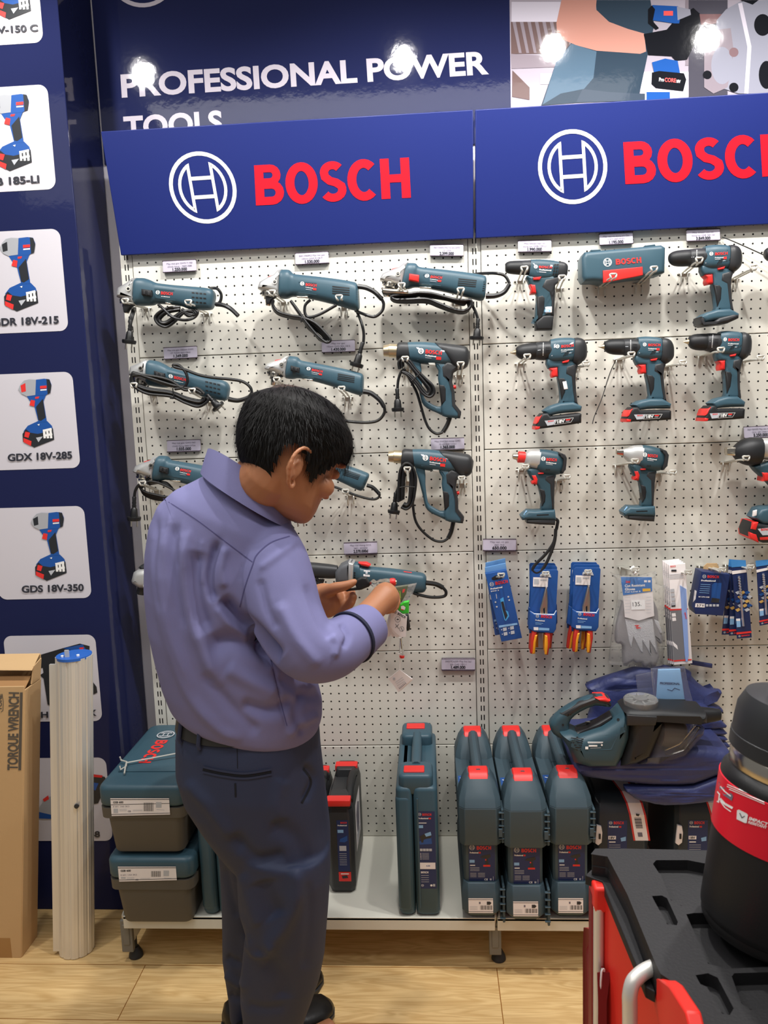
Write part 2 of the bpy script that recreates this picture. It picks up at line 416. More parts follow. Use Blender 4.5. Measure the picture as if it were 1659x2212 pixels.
pos = thing('photo_poster', 'photo poster of a worker tightening a wheel, above right signboard', 'poster')
MB().box(((BX+1.9)/2, .0715, 2.55), (1.9-BX, .006, .9), mat('poster_gloss', '#a9a0ab', .08, spec=.13)).build('sheet', pos, ang=0)
P3 = crop(1100, 0, 2.968)
def pm(n, c): return mat(n, c, .07, spec=.13, bump=(30, .06, .004))
brown, skinp, shirtp, shirtl, glove, drb, whl, whd, lit, beam = pm('print_brown', '#6a5654'), pm('print_skin', '#c08a7c'), pm('print_shirt', '#33414f'), pm('print_shirt_light', '#53697c'), pm('print_glove', '#191a1f'), pm('print_blue', '#24539c'), pm('print_wheel', '#8f8f9c'), pm('print_wheel_dark', '#4a4852'), pm('print_light', '#cfc8d4'), pm('print_beam', '#8b8088')
pr = Print(P3, .0684)
pr.rect(15, 12, 330, 140, lit).poly([(10, 140), (400, 140), (420, 345), (12, 345)], brown).up()
for i in range(9): pr.poly([(20+i*48, 140), (42+i*48, 140), (20+i*48+60, 340), (2+i*48+60, 340)], beam)
pr.poly([(10, 345), (320, 360), (300, 430), (15, 440)], beam).poly([(20, 450), (130, 560), (130, 640), (18, 620)], brown).poly([(200, 470), (280, 470), (260, 540), (200, 540)], lit)
pr.rect(840, 460, 1180, 640, lit).rect(880, 590, 1030, 640, drb).rect(1130, 0, 1180, 420, beam).rect(1150, 0, 1400, 640, whd).up()
pr.poly([(555, 0), (905, 0), (930, 160), (890, 340), (835, 600), (870, 640), (420, 660), (205, 676), (300, 400), (400, 270), (560, 325), (560, 60)], shirtp).up()
pr.poly([(300, 400), (400, 280), (560, 330), (540, 500), (480, 570), (330, 600), (215, 670)], shirtl).poly([(430, 655), (470, 570), (640, 590), (830, 600), (870, 600), (870, 645)], pm('print_trousers', '#3f4a58'))
pr.poly([(335, 0), (560, 0), (555, 60), (640, 140), (760, 185), (865, 215), (878, 330), (840, 345), (560, 325), (430, 290), (310, 240), (302, 150)], skinp).up()
pr.poly([(862, 218), (1010, 190), (1060, 130), (1180, 50), (1225, 90), (1225, 130), (1200, 260), (1140, 382), (1065, 388), (1040, 360), (890, 352)], glove)
pr.poly([(890, 60), (920, 32), (1080, 40), (1105, 60), (1090, 150), (1060, 150), (920, 130)], drb).poly([(1075, 42), (1160, 60), (1165, 95), (1080, 130)], whl).up()
pr.poly([(890, 60), (915, 34), (935, 60), (920, 135), (960, 180), (940, 190), (890, 150)], glove).rect(990, 70, 1050, 100, redp).poly([(1220, 90), (1380, 90), (1390, 145), (1230, 160)], pm('print_socket', '#7b5a5c'))
pr.poly([(915, 400), (1000, 375), (1080, 390), (1095, 470), (930, 470)], drb).poly([(915, 465), (960, 455), (1120, 470), (1135, 510), (1115, 585), (940, 565), (912, 540)], glove).up()
pr.text('Pro', (960, 520), (992, 522), 24, white).text('CORE', (996, 523), (1068, 528), 26, redp).text('18V', (1072, 530), (1098, 532), 20, white)
pr.poly([(1330, 130), (1390, 60), (1480, 10), (1659, 0), (1800, 0), (1800, 600), (1600, 600), (1470, 600), (1350, 560), (1300, 400)], whl).up()
pr.poly([(1250, 200), (1420, 180), (1440, 330), (1400, 560), (1310, 600), (1250, 560)], beam).disc(1365, 420, 70, whl, 120).disc(1625, 160, 55, glove, 70).disc(1650, 480, 50, glove, 90).disc(1440, 335, 30, pm('print_nut', '#7d6468')).disc(1440, 560, 30, glove).disc(1270, 480, 28, glove).line([(1480, 20), (1540, 300), (1520, 600)], 26, lit).poly([(1480, 0), (1600, 0), (1560, 30)], glove)
pr.build('picture', pos)

# ---- tilted header signs
ZT = W(1022, 237, -.1).z; ZB = W(1022, 515, -.025).z
nrm = Vector((0, -(ZT-ZB), -.075)).normalized(); P0 = Vector((0, -.1, ZT))
def onsign(px, py):
    d = ray(px, py); return CAM+d*((P0-CAM).dot(nrm)/d.dot(nrm))
def header(x0, x1, label):
    t = thing('signboard', label, 'sign', 'signboards along the top of the shelving'); bk = Vector((0, .02, .003))
    b = [Vector((x, -.025, ZB)) for x in (x0, x1)]; tp = [Vector((x, -.1, ZT)) for x in (x0, x1)]
    MB().hexa([b[0], b[1], b[1]+bk, b[0]+bk], [tp[0], tp[1], tp[1]+bk, tp[0]+bk], signblue).build('board', t, bevel=.002)
    MB().box(((x0+x1)/2, -.005, (ZB+ZT)/2+.05), (x1-x0-.02, .008, (ZT-ZB)*.6), whitem).build('mounting_plate', t)
    return t
h1 = header(-1.004, -.003, 'left blue tilted signboard with complete red five-letter word'); h2 = header(.003, 1.004, 'right blue tilted signboard cut off by the photo edge')
Print(idt, fn=onsign).logo(438, 405, 72, 78, white, .115, 3.5, .13).build('emblem', h1); Print(idt, fn=onsign).text('BOSCH', (553, 444), (888, 427), 87, signred).build('lettering', h1)
Print(idt, fn=onsign).logo(1237, 360, 75, 81, white, .115, 3.5, .0).build('emblem', h2); Print(idt, fn=onsign).text('BOSCH', (1351, 398), (1716, 378), 91, signred).build('lettering', h2)

# ---- gondola shelving: perforated panels, slotted uprights, base shelf, feet
gon = thing('gondola_shelving', 'white perforated steel wall shelving with slotted uprights and low base shelf', 'shelving')
for bx in (-1, 0):
    for k in range(6):
        MB().box((bx+.5, .008, .15+.3*k+.15), (.962, .016, .2978), peg).build('perforated_panel', gon, bevel=.0016)
for x in (-1, 0, 1):
    MB().box((x, .022, .99), (.034, .04, 1.96), slot).build('upright', gon, ang=0)
for bx in (-1, 0):
    m = MB(); m.box((bx+.5, -.19, .146), (.994, .4, .008), whitem); m.box((bx+.5, -.387, .133), (.994, .006, .036), whitem)
    m.build('base_shelf', gon, bevel=.0015)
capm = mat('grey_end_cap', '#77746c', .5)
for x in (-.995, .002, 1):
    m = MB(); m.box((x, -.17, .09), (.022, .38, .07), whitem); m.build('base_leg', gon, bevel=.002)
    m = MB(); m.box((x-.004, -.366, .079), (.032, .014, .094), capm); m.box((x-.004, -.374, .085), (.018, .004, .06), MATS['grey_end_cap']); m.build('end_cap', gon, bevel=.002)
    m = MB(); m.tube([(x+.006, -.345, .06), (x+.006, -.345, .02)], .006, blk2); m.lathe([(.009, .03), (.012, .024), (.018, .012), (.0195, .003), (.017, 0)], blk2, (x+.006, -.345, 0)); m.build('levelling_foot', gon)
    m = MB(); m.tube([(x-.004, -.37, .125), (x-.004, -.385, .15), (x+.002, -.36, .168)], .003, steel); m.tube([(x+.006, -.37, .125), (x+.006, -.385, .15), (x+.01, -.36, .168)], .003, steel); m.build('shelf_clip', gon)

# ---- navy poster wall on the left with white cards
pw = thing('advertising_panel', 'glossy navy advertising panel of white cards beside shelving', 'advertising panel')
XR = -1.072; YP = -.148
MB().box(((XR-2.3)/2, (YP+.07)/2, 1.5), (XR+2.3, .07-YP, 3.0), navy).build('panel', pw, bevel=.002)
cardw = mat('card_white_gloss', '#d2ced5', .25, coat=.3)
picblue, picdk, picgr = mat('picture_blue', '#22549f', .3), mat('picture_black', '#2b2d31', .3), mat('picture_grey', '#a9abb0', .3)
inkd = mat('card_ink', '#33343c', .3)
CW = (W(206, 1195, YP)-W(4, 1195, YP)).length
def driver(pr, f, ring=False):
    q = lambda P: [f(*p) for p in P]
    pr.poly(q([(285, 590), (320, 545), (400, 508), (475, 508), (512, 545), (520, 575), (440, 620)]), picblue).up()
    pr.poly(q([(278, 610), (305, 572), (340, 600), (400, 610), (440, 600), (520, 565), (530, 655), (372, 718), (282, 672)]), picdk)
    pr.poly(q([(305, 300), (470, 290), (445, 350), (470, 500), (470, 515), (405, 515), (372, 390), (335, 345)]), picblue).up()
    pr.poly(q([(385, 178), (450, 170), (492, 175), (508, 215), (500, 280), (460, 302), (305, 310), (380, 300)]), picblue)
    pr.poly(q([(385, 395), (440, 330), (462, 480), (425, 505), (405, 500)]), picdk).up()
    pr.poly(q([(468, 171), (494, 178), (508, 225), (499, 285), (478, 292)]), picdk).poly(q([(245, 255), (262, 215), (290, 185), (330, 175), (385, 178), (380, 300), (310, 310), (270, 290)]), picgr)
    pr.poly(q([(345, 338), (378, 345), (372, 392), (333, 382)]), redp).poly(q([(380, 315), (412, 312), (405, 328), (378, 330)]), redp).up()
    pr.poly(q([(300, 592), (338, 600), (326, 642), (292, 632)]), redp).poly(q([(285, 642), (350, 668), (345, 706), (286, 675)]), redp).poly(q([(385, 640), (440, 630), (405, 676)]), greyp)
    pr.poly(q([(418, 228), (470, 224), (470, 246), (418, 250)]), redp).poly(q([(420, 256), (470, 252), (470, 262), (420, 266)]), white).poly(q([(262, 225), (300, 205), (305, 270), (270, 280)]), picdk if not ring else redp)
    for a in (0, 1, 2): pr.line(q([(448+a*26, 575), (455+a*26, 645)]), 5, white)
    pr.line(q([(446, 585), (510, 570)]), 5, white).line(q([(452, 625), (515, 610)]), 5, white).poly(q([(395, 535), (415, 530), (410, 545)]), white)
def card(top, bot, text=None, pic=None):
    tr_, br_ = W(*top, YP), W(*bot, YP); xr = -1.118; z1, z0 = tr_.z, br_.z; xl = xr-CW; r = .024
    P = [(xr-r+r*math.cos(a), z1-r+r*math.sin(a)) for a in np.linspace(0, math.pi/2, 7)]+[(xl+r-r*math.sin(a), z1-r+r*math.cos(a)) for a in np.linspace(0, math.pi/2, 7)]+[(xl+r-r*math.cos(a), z0+r-r*math.sin(a)) for a in np.linspace(0, math.pi/2, 7)]+[(xr-r+r*math.sin(a), z0+r-r*math.cos(a)) for a in np.linspace(0, math.pi/2, 7)]
    m = MB(); m.poly([(x, YP-.0008, z) for x, z in P], cardw)
    pr = Print(idt, YP-.0012, mb=m)
    if pic: pic(pr)
    if text: pr.up().text(*text, inkd)
    m.build('product_card', pw, ang=0)
C5, C3, C0, C6 = crop(0, 1060, 3.687), crop(0, 480, 3.687), crop(0, 0, 2.9625), crop(0, 1380, 6.381)
px_ = lambda c, u, v: c(u, v)
def sc(ax, ay, bx, by, k): return lambda u, v: (bx+(u-ax)/3.687*k, by+(v-ay)/3.687*k)
card((100, -118), (105, 91), ('GSR 18V-150 C', (-82, 76), (82, 67), 15), lambda p: driver(p, sc(508, 718, 60, 42, 1.1)))
card((120, 181), (130, 408), ('GSB 185-LI', (-42, 402), (85, 394), 16), lambda p: driver(p, sc(508, 170, 62, 203, 1.12)))
card((142, 493), (158, 714), ('GDR 18V-215', (-16, 704), (127, 698), 16), lambda p: driver(p, sc(508, 170, 76, 512, 1.08)))
card((172, 802), (187, 1010), ('GDX 18V-285', (17, 996), (156, 990), 15.5), lambda p: driver(p, sc(508, 170, 111, 818, 1.0), True))
card((199, 1092), (212, 1291), ('GDS 18V-350', (47, 1280), (181, 1276), 15), lambda p: driver(p, sc(508, 170, 138, 1106, 1.0)))
def hammer(p):
    q = lambda P: [C6(*a) for a in P]
    p.poly(q([(490, 240), (860, 130), (1100, 65), (1235, 100), (1230, 190), (1000, 260), (760, 330), (760, 920), (690, 920), (655, 900), (600, 545), (545, 500), (600, 470), (590, 400), (500, 405)]), picdk).up()
    p.poly(q([(870, 130), (1140, 75), (1185, 150), (1000, 205), (1000, 160)]), picblue).poly(q([(1270, 580), (1330, 660), (1342, 740), (1280, 768), (1100, 740), (1100, 600)]), picdk).poly(q([(490, 245), (520, 250), (545, 340), (515, 350)]), redp).up().poly(q([(1095, 122), (1155, 115), (1150, 142), (1095, 150)]), redp)
card((222, 1370), (236, 1557), ('GBH 18V-28 X', (*C6(360, 1096),), (*C6(1332, 1058),), 13), hammer)
def sander(p):
    p.poly([(196, 1672), (226, 1678), (232, 1690), (212, 1735), (196, 1738)], picdk).poly([(78, 1763), (84, 1745), (100, 1722), (125, 1718), (150, 1740), (150, 1768), (90, 1770)], picgr).up().poly([(198, 1690), (213, 1692), (206, 1708), (198, 1702)], picblue).poly([(76, 1752), (110, 1760), (150, 1760), (150, 1770), (84, 1768)], picblue).poly([(196, 1672), (222, 1675), (220, 1680), (196, 1678)], redp).poly([(92, 1727), (104, 1718), (106, 1726), (96, 1732)], redp)
card((238, 1636), (246, 1816), ('GET 18V-8', (112, 1813), (216, 1808), 13), sander)
settle(ban); settle(pos); settle(h1); settle(h2); settle(gon); settle(pw)

# ---------------------------------------------------------------- tools hung on the perforated panels
A_, B_, C_ = crop(230, 540, 5.027), crop(540, 530, 5.3516), crop(800, 520, 5.3516)
D_, E_, F_ = crop(810, 720, 7.213), crop(800, 940, 6.636), crop(1040, 500, 4.1475)
G_, H_, I_ = crop(1380, 480, 5.946), crop(1040, 710, 5.3516), crop(1270, 700, 4.2648)
J_, K_, T_ = crop(1030, 930, 5.184), crop(1300, 900, 4.621), crop(270, 940, 6.142)
M_, P_ = crop(480, 800, 4.1475), crop(640, 1160, 4.608)
YT = -.085                                        # middle plane of the hanging tools

def cable(mb, tr, pts, Y=-.1, r=.0033, m=None, dy=None):
    n = len(pts)
    mb.tube([W(*tr(p[0], p[1]), p[2] if len(p) > 2 else Y) for p in pts], r, m or cordm, 8)
def plug(t, tr, top, bot, Y=-.09, face=True, k=1.0):
    """two-pin europlug hanging from top to bot (crop px)"""
    a, b = W(*tr(*top), Y), W(*tr(*bot), Y); ax = (b-a).normalized(); L = (b-a).length
    m = MB(); m.lathe([(.0045, 0), (.0058, .002), (.005, L*.16), (.006, L*.2), (.005, L*.26), (.0062, L*.3), (.0055, L*.36), (.009, L*.42), (.0105, L*.62), (.011, L*.66), (.019*k, L*.67), (.0195*k, L*.72), (.018*k, L*.79), (.012, L*.8)], cordm, a, ax, 16)
    m.build('plug', t)
    m = MB(); s = ax.cross(Vector((0, 1, 0))).normalized()
    for g in (-1, 1):
        m.tube([a+ax*(L*.79)+s*.0085*g, a+ax*L*1.0+s*.0085*g], .0022, chrome, 8)
    m.build('plug_pins', t)
def badge(pr, logo, lr, b0, b1, h, p0=None, p1=None, ph=0, tagbox=None, model=None):
    pr.logo(*logo, lr, lr, white, .2).text('BOSCH', b0, b1, h, redp)
    if p0: pr.text('Professional', p0, p1, ph, white)
    if tagbox: pr.poly(tagbox, redp)
    if model: pr.line(model, ph*.5, greyp)
    return pr

# ---- angle grinders, traced from the second one in the top row
def grinder(tr, label, switch=None, slim=False, visible=True, head=True, Y=YT, lever=True):
    t = thing('angle_grinder', label, 'angle grinder', 'angle grinders on the left panels')
    if slim:
        T = [(325, 318), (350, 311), (430, 312), (505, 340), (560, 362), (740, 385), (950, 402), (1110, 418), (1165, 445), (1185, 490)]
        Bt = [(322, 580), (335, 602), (440, 604), (510, 598), (560, 584), (800, 608), (900, 642), (1050, 652), (1140, 645), (1165, 600)]
    else:
        T = [(365, 300), (378, 288), (460, 290), (500, 328), (560, 342), (820, 370), (1050, 400), (1190, 425), (1238, 445), (1255, 490)]
        Bt = [(352, 590), (360, 612), (430, 614), (490, 594), (600, 602), (800, 642), (1000, 692), (1180, 745), (1245, 752), (1265, 720)]
    body = MB(); loft2(body, T, Bt, tr, Y, teal, [.8, .85, .85, .85, .9, .95, .95, .95, .9, .8], 3.0, 28)
    bv = body.bvh(); body.build('body', t)
    if head:
        m = MB(); X = -15 if slim else 0
        if slim: slab(m, [(132, 495), (150, 415), (245, 362), (295, 318), (350, 310), (335, 604), (300, 575), (180, 528), (134, 520)], tr, Y, .027, silver, .014)
        else: slab(m, [(103, 495), (125, 432), (200, 388), (290, 345), (330, 298), (382, 286), (362, 615), (312, 572), (220, 542), (150, 532), (106, 515)], tr, Y, .029, silver, .014)
        m.build('gear_head', t)
        o = tr(*((235, 545) if slim else (225, 545))); p = W(*o, Y); d = (W(*tr(225, 645), Y)-W(*tr(235, 545), Y)).normalized()
        m = MB(); m.lathe([(.019, -.006), (.0215, 0), (.0215, .004), (.02, .0045), (.02, .008), (.0215, .0085), (.0215, .0125), (.014, .013), (.014, .02), (.01, .021), (.007, .034), (.006, .036)], chrome, p, d, 24); m.build('spindle_collar', t)
        m = MB()
        for k in range(9):
            a = math.pi*2*k/9; s1 = d.orthogonal().normalized(); s2 = d.cross(s1); m.box(p+d*.004+(s1*math.cos(a)+s2*math.sin(a))*.0215, (.003, .003, .007), blk2)
        m.build('collar_teeth', t)
        if lever:
            m = MB(); slab(m, [(195, 575), (280, 588), (300, 560), (330, 580), (250, 640), (235, 680), (195, 680), (185, 620)], tr, Y-.008, .008, blk, .003); m.build('spindle_nut_lever', t)
        m = MB(); slab(m, [(205, 378), (285, 342), (292, 350), (288, 358), (212, 386)] if not slim else [(245, 362), (268, 352), (270, 362), (250, 372)], tr, Y-.004, .012, red, .003); m.build('spindle_lock_button', t)
        c = W(*tr(*((240, 425) if slim else (287, 425))), Y-.0285); m = MB(); m.lathe([(.0062, 0), (.0062, .003), (.004, .003), (.004, -.002)], chrome, c, (0, -1, .1), 16); m.lathe([(.004, .0005), (.001, .0006)], blk, c, (0, -1, .1), 16); m.build('side_handle_socket', t)
    if visible:
        pr = Print(tr, Y, bv)
        if slim: badge(pr.poly([(520, 418), (735, 437), (750, 552), (530, 520)], teald).up(), (557, 460), 22, (590, 482), (718, 492), 33, (595, 508), (688, 516), 10)
        else: badge(pr.poly([(562, 420), (770, 437), (770, 575), (562, 545)], teald).up(), (604, 442), 24, (642, 468), (770, 480), 32, (642, 488), (730, 500), 10, [(728, 490), (768, 496), (766, 520), (727, 516)], [(645, 508), (715, 516)])
        pr.build('badge', t)
        pr = Print(tr, Y, bv)
        if slim:
            for r in range(3):
                for q in range(4): x = 925+q*42; y = 455+r*48+q*4+(r*2); pr.poly([(x, y), (x+30, y+2), (x+32, y+18), (x+2, y+15)], blk)
        else:
            for r in range(4): y = 468+r*26; pr.poly([(950, y), (1150, y+20), (1150, y+33), (952, y+13)], blk)
            for r in range(5): y = 505+r*28; pr.poly([(1228, y), (1250, y+3), (1250, y+15), (1228, y+12)], blk)
        pr.build('cooling_slots', t)
        m = MB(); q = [(640, 566), (705, 578), (702, 594), (642, 585)] if slim else [(540, 588), (670, 590), (675, 610), (545, 605)]
        slab(m, q, tr, Y-.022, .006, chrome, .002); m.build('rating_plate', t)
    if switch == 'slide':
        m = MB(); slab(m, [(385, 425), (495, 440), (498, 510), (388, 492)] if slim else [(395, 420), (500, 440), (505, 520), (398, 495)], tr, Y-.034, .007, blk, .003); m.build('slide_switch', t)
        m = MB(); slab(m, [(400, 440), (425, 444), (425, 488), (402, 482)], tr, Y-.04, .004, blk2, .0015); slab(m, [(445, 445), (475, 450), (475, 496), (447, 490)], tr, Y-.04, .004, blk2, .0015); m.build('switch_ridges', t)
    if switch == 'red':
        m = MB(); slab(m, [(410, 420), (520, 438), (525, 530), (415, 505)], tr, Y-.034, .009, red, .004); m.build('slide_switch', t)
    return t
# top row, left: slim grinder, cord coiled under it
g = grinder(A_, 'slim teal grinder at the shelf\'s top left corner, switch facing out', 'slide', True)
m = MB()
cable(m, A_, [(1190, 590), (1270, 600, -.11), (1350, 640, -.12), (1430, 715, -.125)], r=.006)
cable(m, A_, [(1130, 415, -.06), (1200, 420), (1245, 480), (1235, 560), (1180, 600)], r=.0042)
cable(m, A_, [(560, 590), (620, 640), (720, 730, -.115), (850, 762, -.115), (950, 735), (990, 680), (960, 650)], r=.004)
for k in range(5): cable(m, A_, [(800, 620+k*8), (640+k*6, 640+k*10), (530+k*14, 720+k*6), (560+k*10, 800-k*4), (650, 835-k*14), (740-k*6, 780-k*10), (830, 690-k*6), (930, 650+k*6), (970-k*8, 700), (880, 690+k*6), (820, 640)], -.1+.008*(k % 3), .004)
cable(m, A_, [(300, 640, -.06), (285, 690, -.09), (255, 790, -.1)], r=.0062)
m.build('cord', g); plug(g, A_, (262, 760), (240, 1085), -.1, k=1.0); settle(g)
# top row, middle
g = grinder(B_, 'teal grinder in the top row beneath the 1.530.000 price card')
m = MB()
cable(m, B_, [(1245, 475), (1340, 490), (1440, 540), (1525, 625)], -.1, lambda t: .007-.001*t)
cable(m, B_, [(1525, 625), (1545, 680), (1525, 760), (1440, 825), (1330, 800), (1220, 755, -.07)], -.1, .0042)
cable(m, B_, [(1240, 770, -.07), (1290, 900), (1315, 1020), (1310, 1140)], -.09, .004)
cable(m, B_, [(1000, 690), (800, 800), (680, 830), (635, 780), (640, 690), (700, 630)], -.1, .004)
for k in range(4): cable(m, B_, [(270, 630+k*4), (265, 690+k*8), (330, 770+k*8), (480, 815+k*8), (600, 835+k*9), (740-k*8, 890+k*20), (860-k*10, 1000+k*10), (930-k*20, 1090+k*5), (880-k*24, 1120-k*10), (780-k*12, 1040-k*8), (700-k*10, 950), (620, 850), (560, 760+k*5), (470, 640)], -.11+.006*k, .004)
m.tube([W(*B_(590, 890), -.125), W(*B_(602, 840), -.126), W(*B_(612, 800), -.12)], .002, blk)
m.build('cord', g); plug(g, B_, (1305, 1120), (1205, 1480), -.095); settle(g)
# top row, right: red switch
rs = aff(0, [(105, 500), (1255, 470), (1260, 750)], C_, [(115, 450), (1345, 440), (1312, 690)])
g = grinder(rs, 'teal grinder with red slide switch, rightmost in the top row', 'red')
m = MB(); slab(m, [(130, 560), (440, 590), (450, 640), (150, 625)], C_, YT, .035, chrome, .006); slab(m, [(135, 600), (350, 620), (345, 640), (150, 632)], C_, YT, .032, blk2, .004); m.build('wheel_guard', g)
m = MB()
cable(m, C_, [(1335, 640), (1450, 635), (1550, 590), (1610, 500)], -.1, lambda t: .0075-.002*t)
cable(m, C_, [(1610, 500), (1560, 410), (1460, 378), (1300, 378, -.06), (1200, 388, -.04)], -.1, .0042)
for k in range(5): cable(m, C_, [(560, 600+k*8), (400, 620+k*10), (250, 640+k*5), (290, 680+k*6), (450, 680+k*8), (650, 675+k*9), (800, 730+k*9), (950, 790+k*7), (1080, 810+k*6), (1160-k*5, 760+k*5), (1160-k*12, 690), (1080, 690+k*12), (980, 680+k*8), (880, 655+k*6), (700, 610+k*10), (560, 600+k*8)], -.1+.007*k-.012, .0042)
cable(m, C_, [(1170, 730), (1220, 830), (1250, 930)], -.085, .004)
m.build('cord', g); plug(g, C_, (1245, 900), (1225, 1210), -.09); settle(g)
# second row, left: cord wrapped round the body
g4 = aff(0, [(132, 500), (1185, 470), (1165, 640)], A_, [(265, 1345), (1338, 1475), (1322, 1635)])
g = grinder(g4, 'teal grinder with black cord wrapped round its body, lower left', 'slide', True)
m = MB()
cable(m, A_, [(1325, 1620), (1430, 1635), (1540, 1600), (1580, 1550)], -.1, lambda t: .007-.002*t)
cable(m, A_, [(1580, 1560), (1560, 1490), (1480, 1430), (1350, 1405), (1150, 1385), (1000, 1355), (850, 1300), (740, 1270), (730, 1248), (790, 1255), (860, 1330), (880, 1420), (840, 1490), (740, 1510)], -.135, .0042)
for k in range(5): cable(m, A_, [(1090-k*10, 1600), (1100-k*14, 1640-k*4), (1000, 1700-k*16), (860, 1660-k*14), (700, 1590-k*12), (450, 1560-k*14), (300, 1480-k*10), (265+k*5, 1400-k*12), (310, 1360-k*6), (500, 1370+k*10), (700, 1420+k*14), (850, 1520-k*8), (980, 1500+k*10), (1060-k*10, 1560)], -.135+.006*(k % 3), .0042)
cable(m, A_, [(720, 1500), (725, 1560), (730, 1610), (690, 1610)], -.145, .0018)
m.build('cord', g); plug(g, A_, (1090, 1570), (1260, 1750), -.125); settle(g)
# second row, middle
g5 = aff(0, [(105, 500), (1255, 470), (1260, 750)], B_, [(182, 1425), (1316, 1510), (1300, 1735)])
g = grinder(g5, 'teal grinder directly above the man\'s hair, switch facing out', 'slide')
m = MB()
cable(m, B_, [(1310, 1690), (1400, 1710), (1500, 1790), (1550, 1870)], -.1, lambda t: .007-.001*t)
cable(m, B_, [(1550, 1860), (1555, 1930), (1500, 2010), (1400, 2045), (1200, 2042), (900, 2000, -.06)], -.1, .0042); m.build('cord', g); settle(g)
# third row, left and middle (behind the man)
g6 = aff(0, [(105, 500), (375, 290), (360, 612)], T_, [(135, 470), (462, 275), (400, 602)])
g = grinder(g6, 'teal grinder peeking out behind the man\'s left shoulder', 'slide')
m = MB()
for k in range(4): cable(m, T_, [(700, 760+k*20), (560, 680-k*14), (400, 620+k*6), (260, 625+k*16), (195+k*8, 680+k*10), (260, 750+k*14), (400, 790+k*20), (560, 820+k*12), (700, 800)], -.11+.006*k, .0036)
cable(m, T_, [(300, 640), (200, 650), (140, 730), (122, 830)], -.12, .0042); m.build('cord', g); plug(g, T_, (122, 815), (120, 1215), -.12, k=1.0); settle(g)
g7 = aff(0, [(105, 500), (1255, 470), (1260, 750)], M_, [(480, 760), (1320, 945), (1255, 1080)])
g = grinder(g7, 'teal grinder half hidden behind the man\'s face')
m = MB(); cable(m, M_, [(1295, 1030), (1350, 1050), (1410, 1110)], -.1, .0055); cable(m, M_, [(1410, 1105), (1400, 1140), (1340, 1155), (1200, 1120), (1050, 1060), (920, 1015)], -.12, .0035)
m.build('cord', g); m = MB(); cable(m, M_, [(600, 1000), (610, 1200), (600, 1350), (640, 1420)], -.09, .004); cable(m, M_, [(585, 1100), (595, 1250), (590, 1400)], -.09, .004)
m.build('hanging_cord', g); m = MB(); cable(m, M_, [(640, 1060), (685, 1150), (690, 1220)], -.095, .004); m.build('plug_cord', g); plug(g, M_, (688, 1200), (705, 1400), -.1); settle(g)
# fourth row, left: big grinder, only its head shows
g = thing('angle_grinder', 'grinder showing only its silver gear head left of the man\'s back', 'angle grinder', 'angle grinders on the left panels')
m = MB(); slab(m, [(122, 1905), (150, 1800), (205, 1765), (330, 1755), (500, 1790), (500, 2010), (350, 2010), (235, 2008), (190, 1985), (130, 1940)], T_, YT, .035, silver, .016); m.build('gear_head', g)
m = MB(); slab(m, [(195, 1745), (230, 1715), (300, 1696), (460, 1700), (470, 1800), (330, 1795), (260, 1790)], T_, YT, .02, blk2, .01); m.build('top_cover', g)
m = MB(); loft2(m, [(480, 1780), (560, 1770), (900, 1850), (1500, 1990)], [(480, 2020), (560, 2060), (900, 2090), (1500, 2200)], T_, YT, teal, .9); m.build('body', g)
m = MB(); cable(m, T_, [(320, 1990), (350, 2100), (400, 2230)], -.09, .012, blk2); cable(m, T_, [(225, 1990), (215, 2060), (205, 2105)], -.09, .013, blk2); m.build('handle', g); settle(g)
# fourth row: straight die grinder behind the hands
g = thing('die_grinder', 'long straight grinder with grey nose behind the man\'s hands', 'grinder')
m = MB(); loft2(m, [(-60, 250), (130, 252), (330, 272), (410, 285)], [(-60, 395), (130, 402), (330, 412), (410, 408)], P_, YT, blk2, .95); m.build('nose_sleeve', g)
m = MB(); slab(m, [(395, 335), (440, 272), (520, 234), (560, 238), (558, 432), (400, 442)], P_, YT, .032, mat('grey_rubber', '#55575b', .5), .012); m.build('collar', g)
m = MB(); slab(m, [(528, 232), (582, 246), (570, 432), (525, 425)], P_, YT, .034, silver, .006); m.build('clamp_ring', g)
m = MB(); loft2(m, [(575, 247), (632, 254), (660, 288), (950, 315), (1200, 350), (1270, 366), (1296, 400)], [(565, 432), (640, 440), (700, 455), (900, 500), (1150, 545), (1260, 548), (1292, 520)], P_, YT, teal, .9, 2.8); bv = m.bvh(); m.build('body', g)
m = MB(); slab(m, [(620, 250), (700, 250), (742, 275), (720, 292), (650, 275)], P_, YT-.008, .014, red, .004); m.build('switch', g)
pr = Print(P_, YT, bv); pr.poly([(672, 330), (735, 336), (730, 396), (668, 390)], paper).up().disc(700, 357, 12, greyp).line([(680, 380), (722, 384)], 5, greyp); pr.poly([(1070, 340), (1150, 350), (1148, 358), (1068, 348)], redp); pr.build('badge', g)
pr = Print(P_, YT, bv)
for k in range(3): pr.rect(572, 350+k*24, 588, 365+k*24, blk)
pr.build('cooling_slots', g)
m = MB(); cable(m, P_, [(1290, 455), (1390, 470), (1460, 505)], -.1, .007); cable(m, P_, [(1455, 500), (1490, 545), (1470, 590), (1350, 600), (1220, 575), (1150, 550)], -.1, .0045)
for k in range(3): cable(m, P_, [(140+k*30, 400), (160+k*30, 440), (200+k*26, 460), (230+k*20, 420)], -.1, .004)
m.build('cord', g); settle(g)

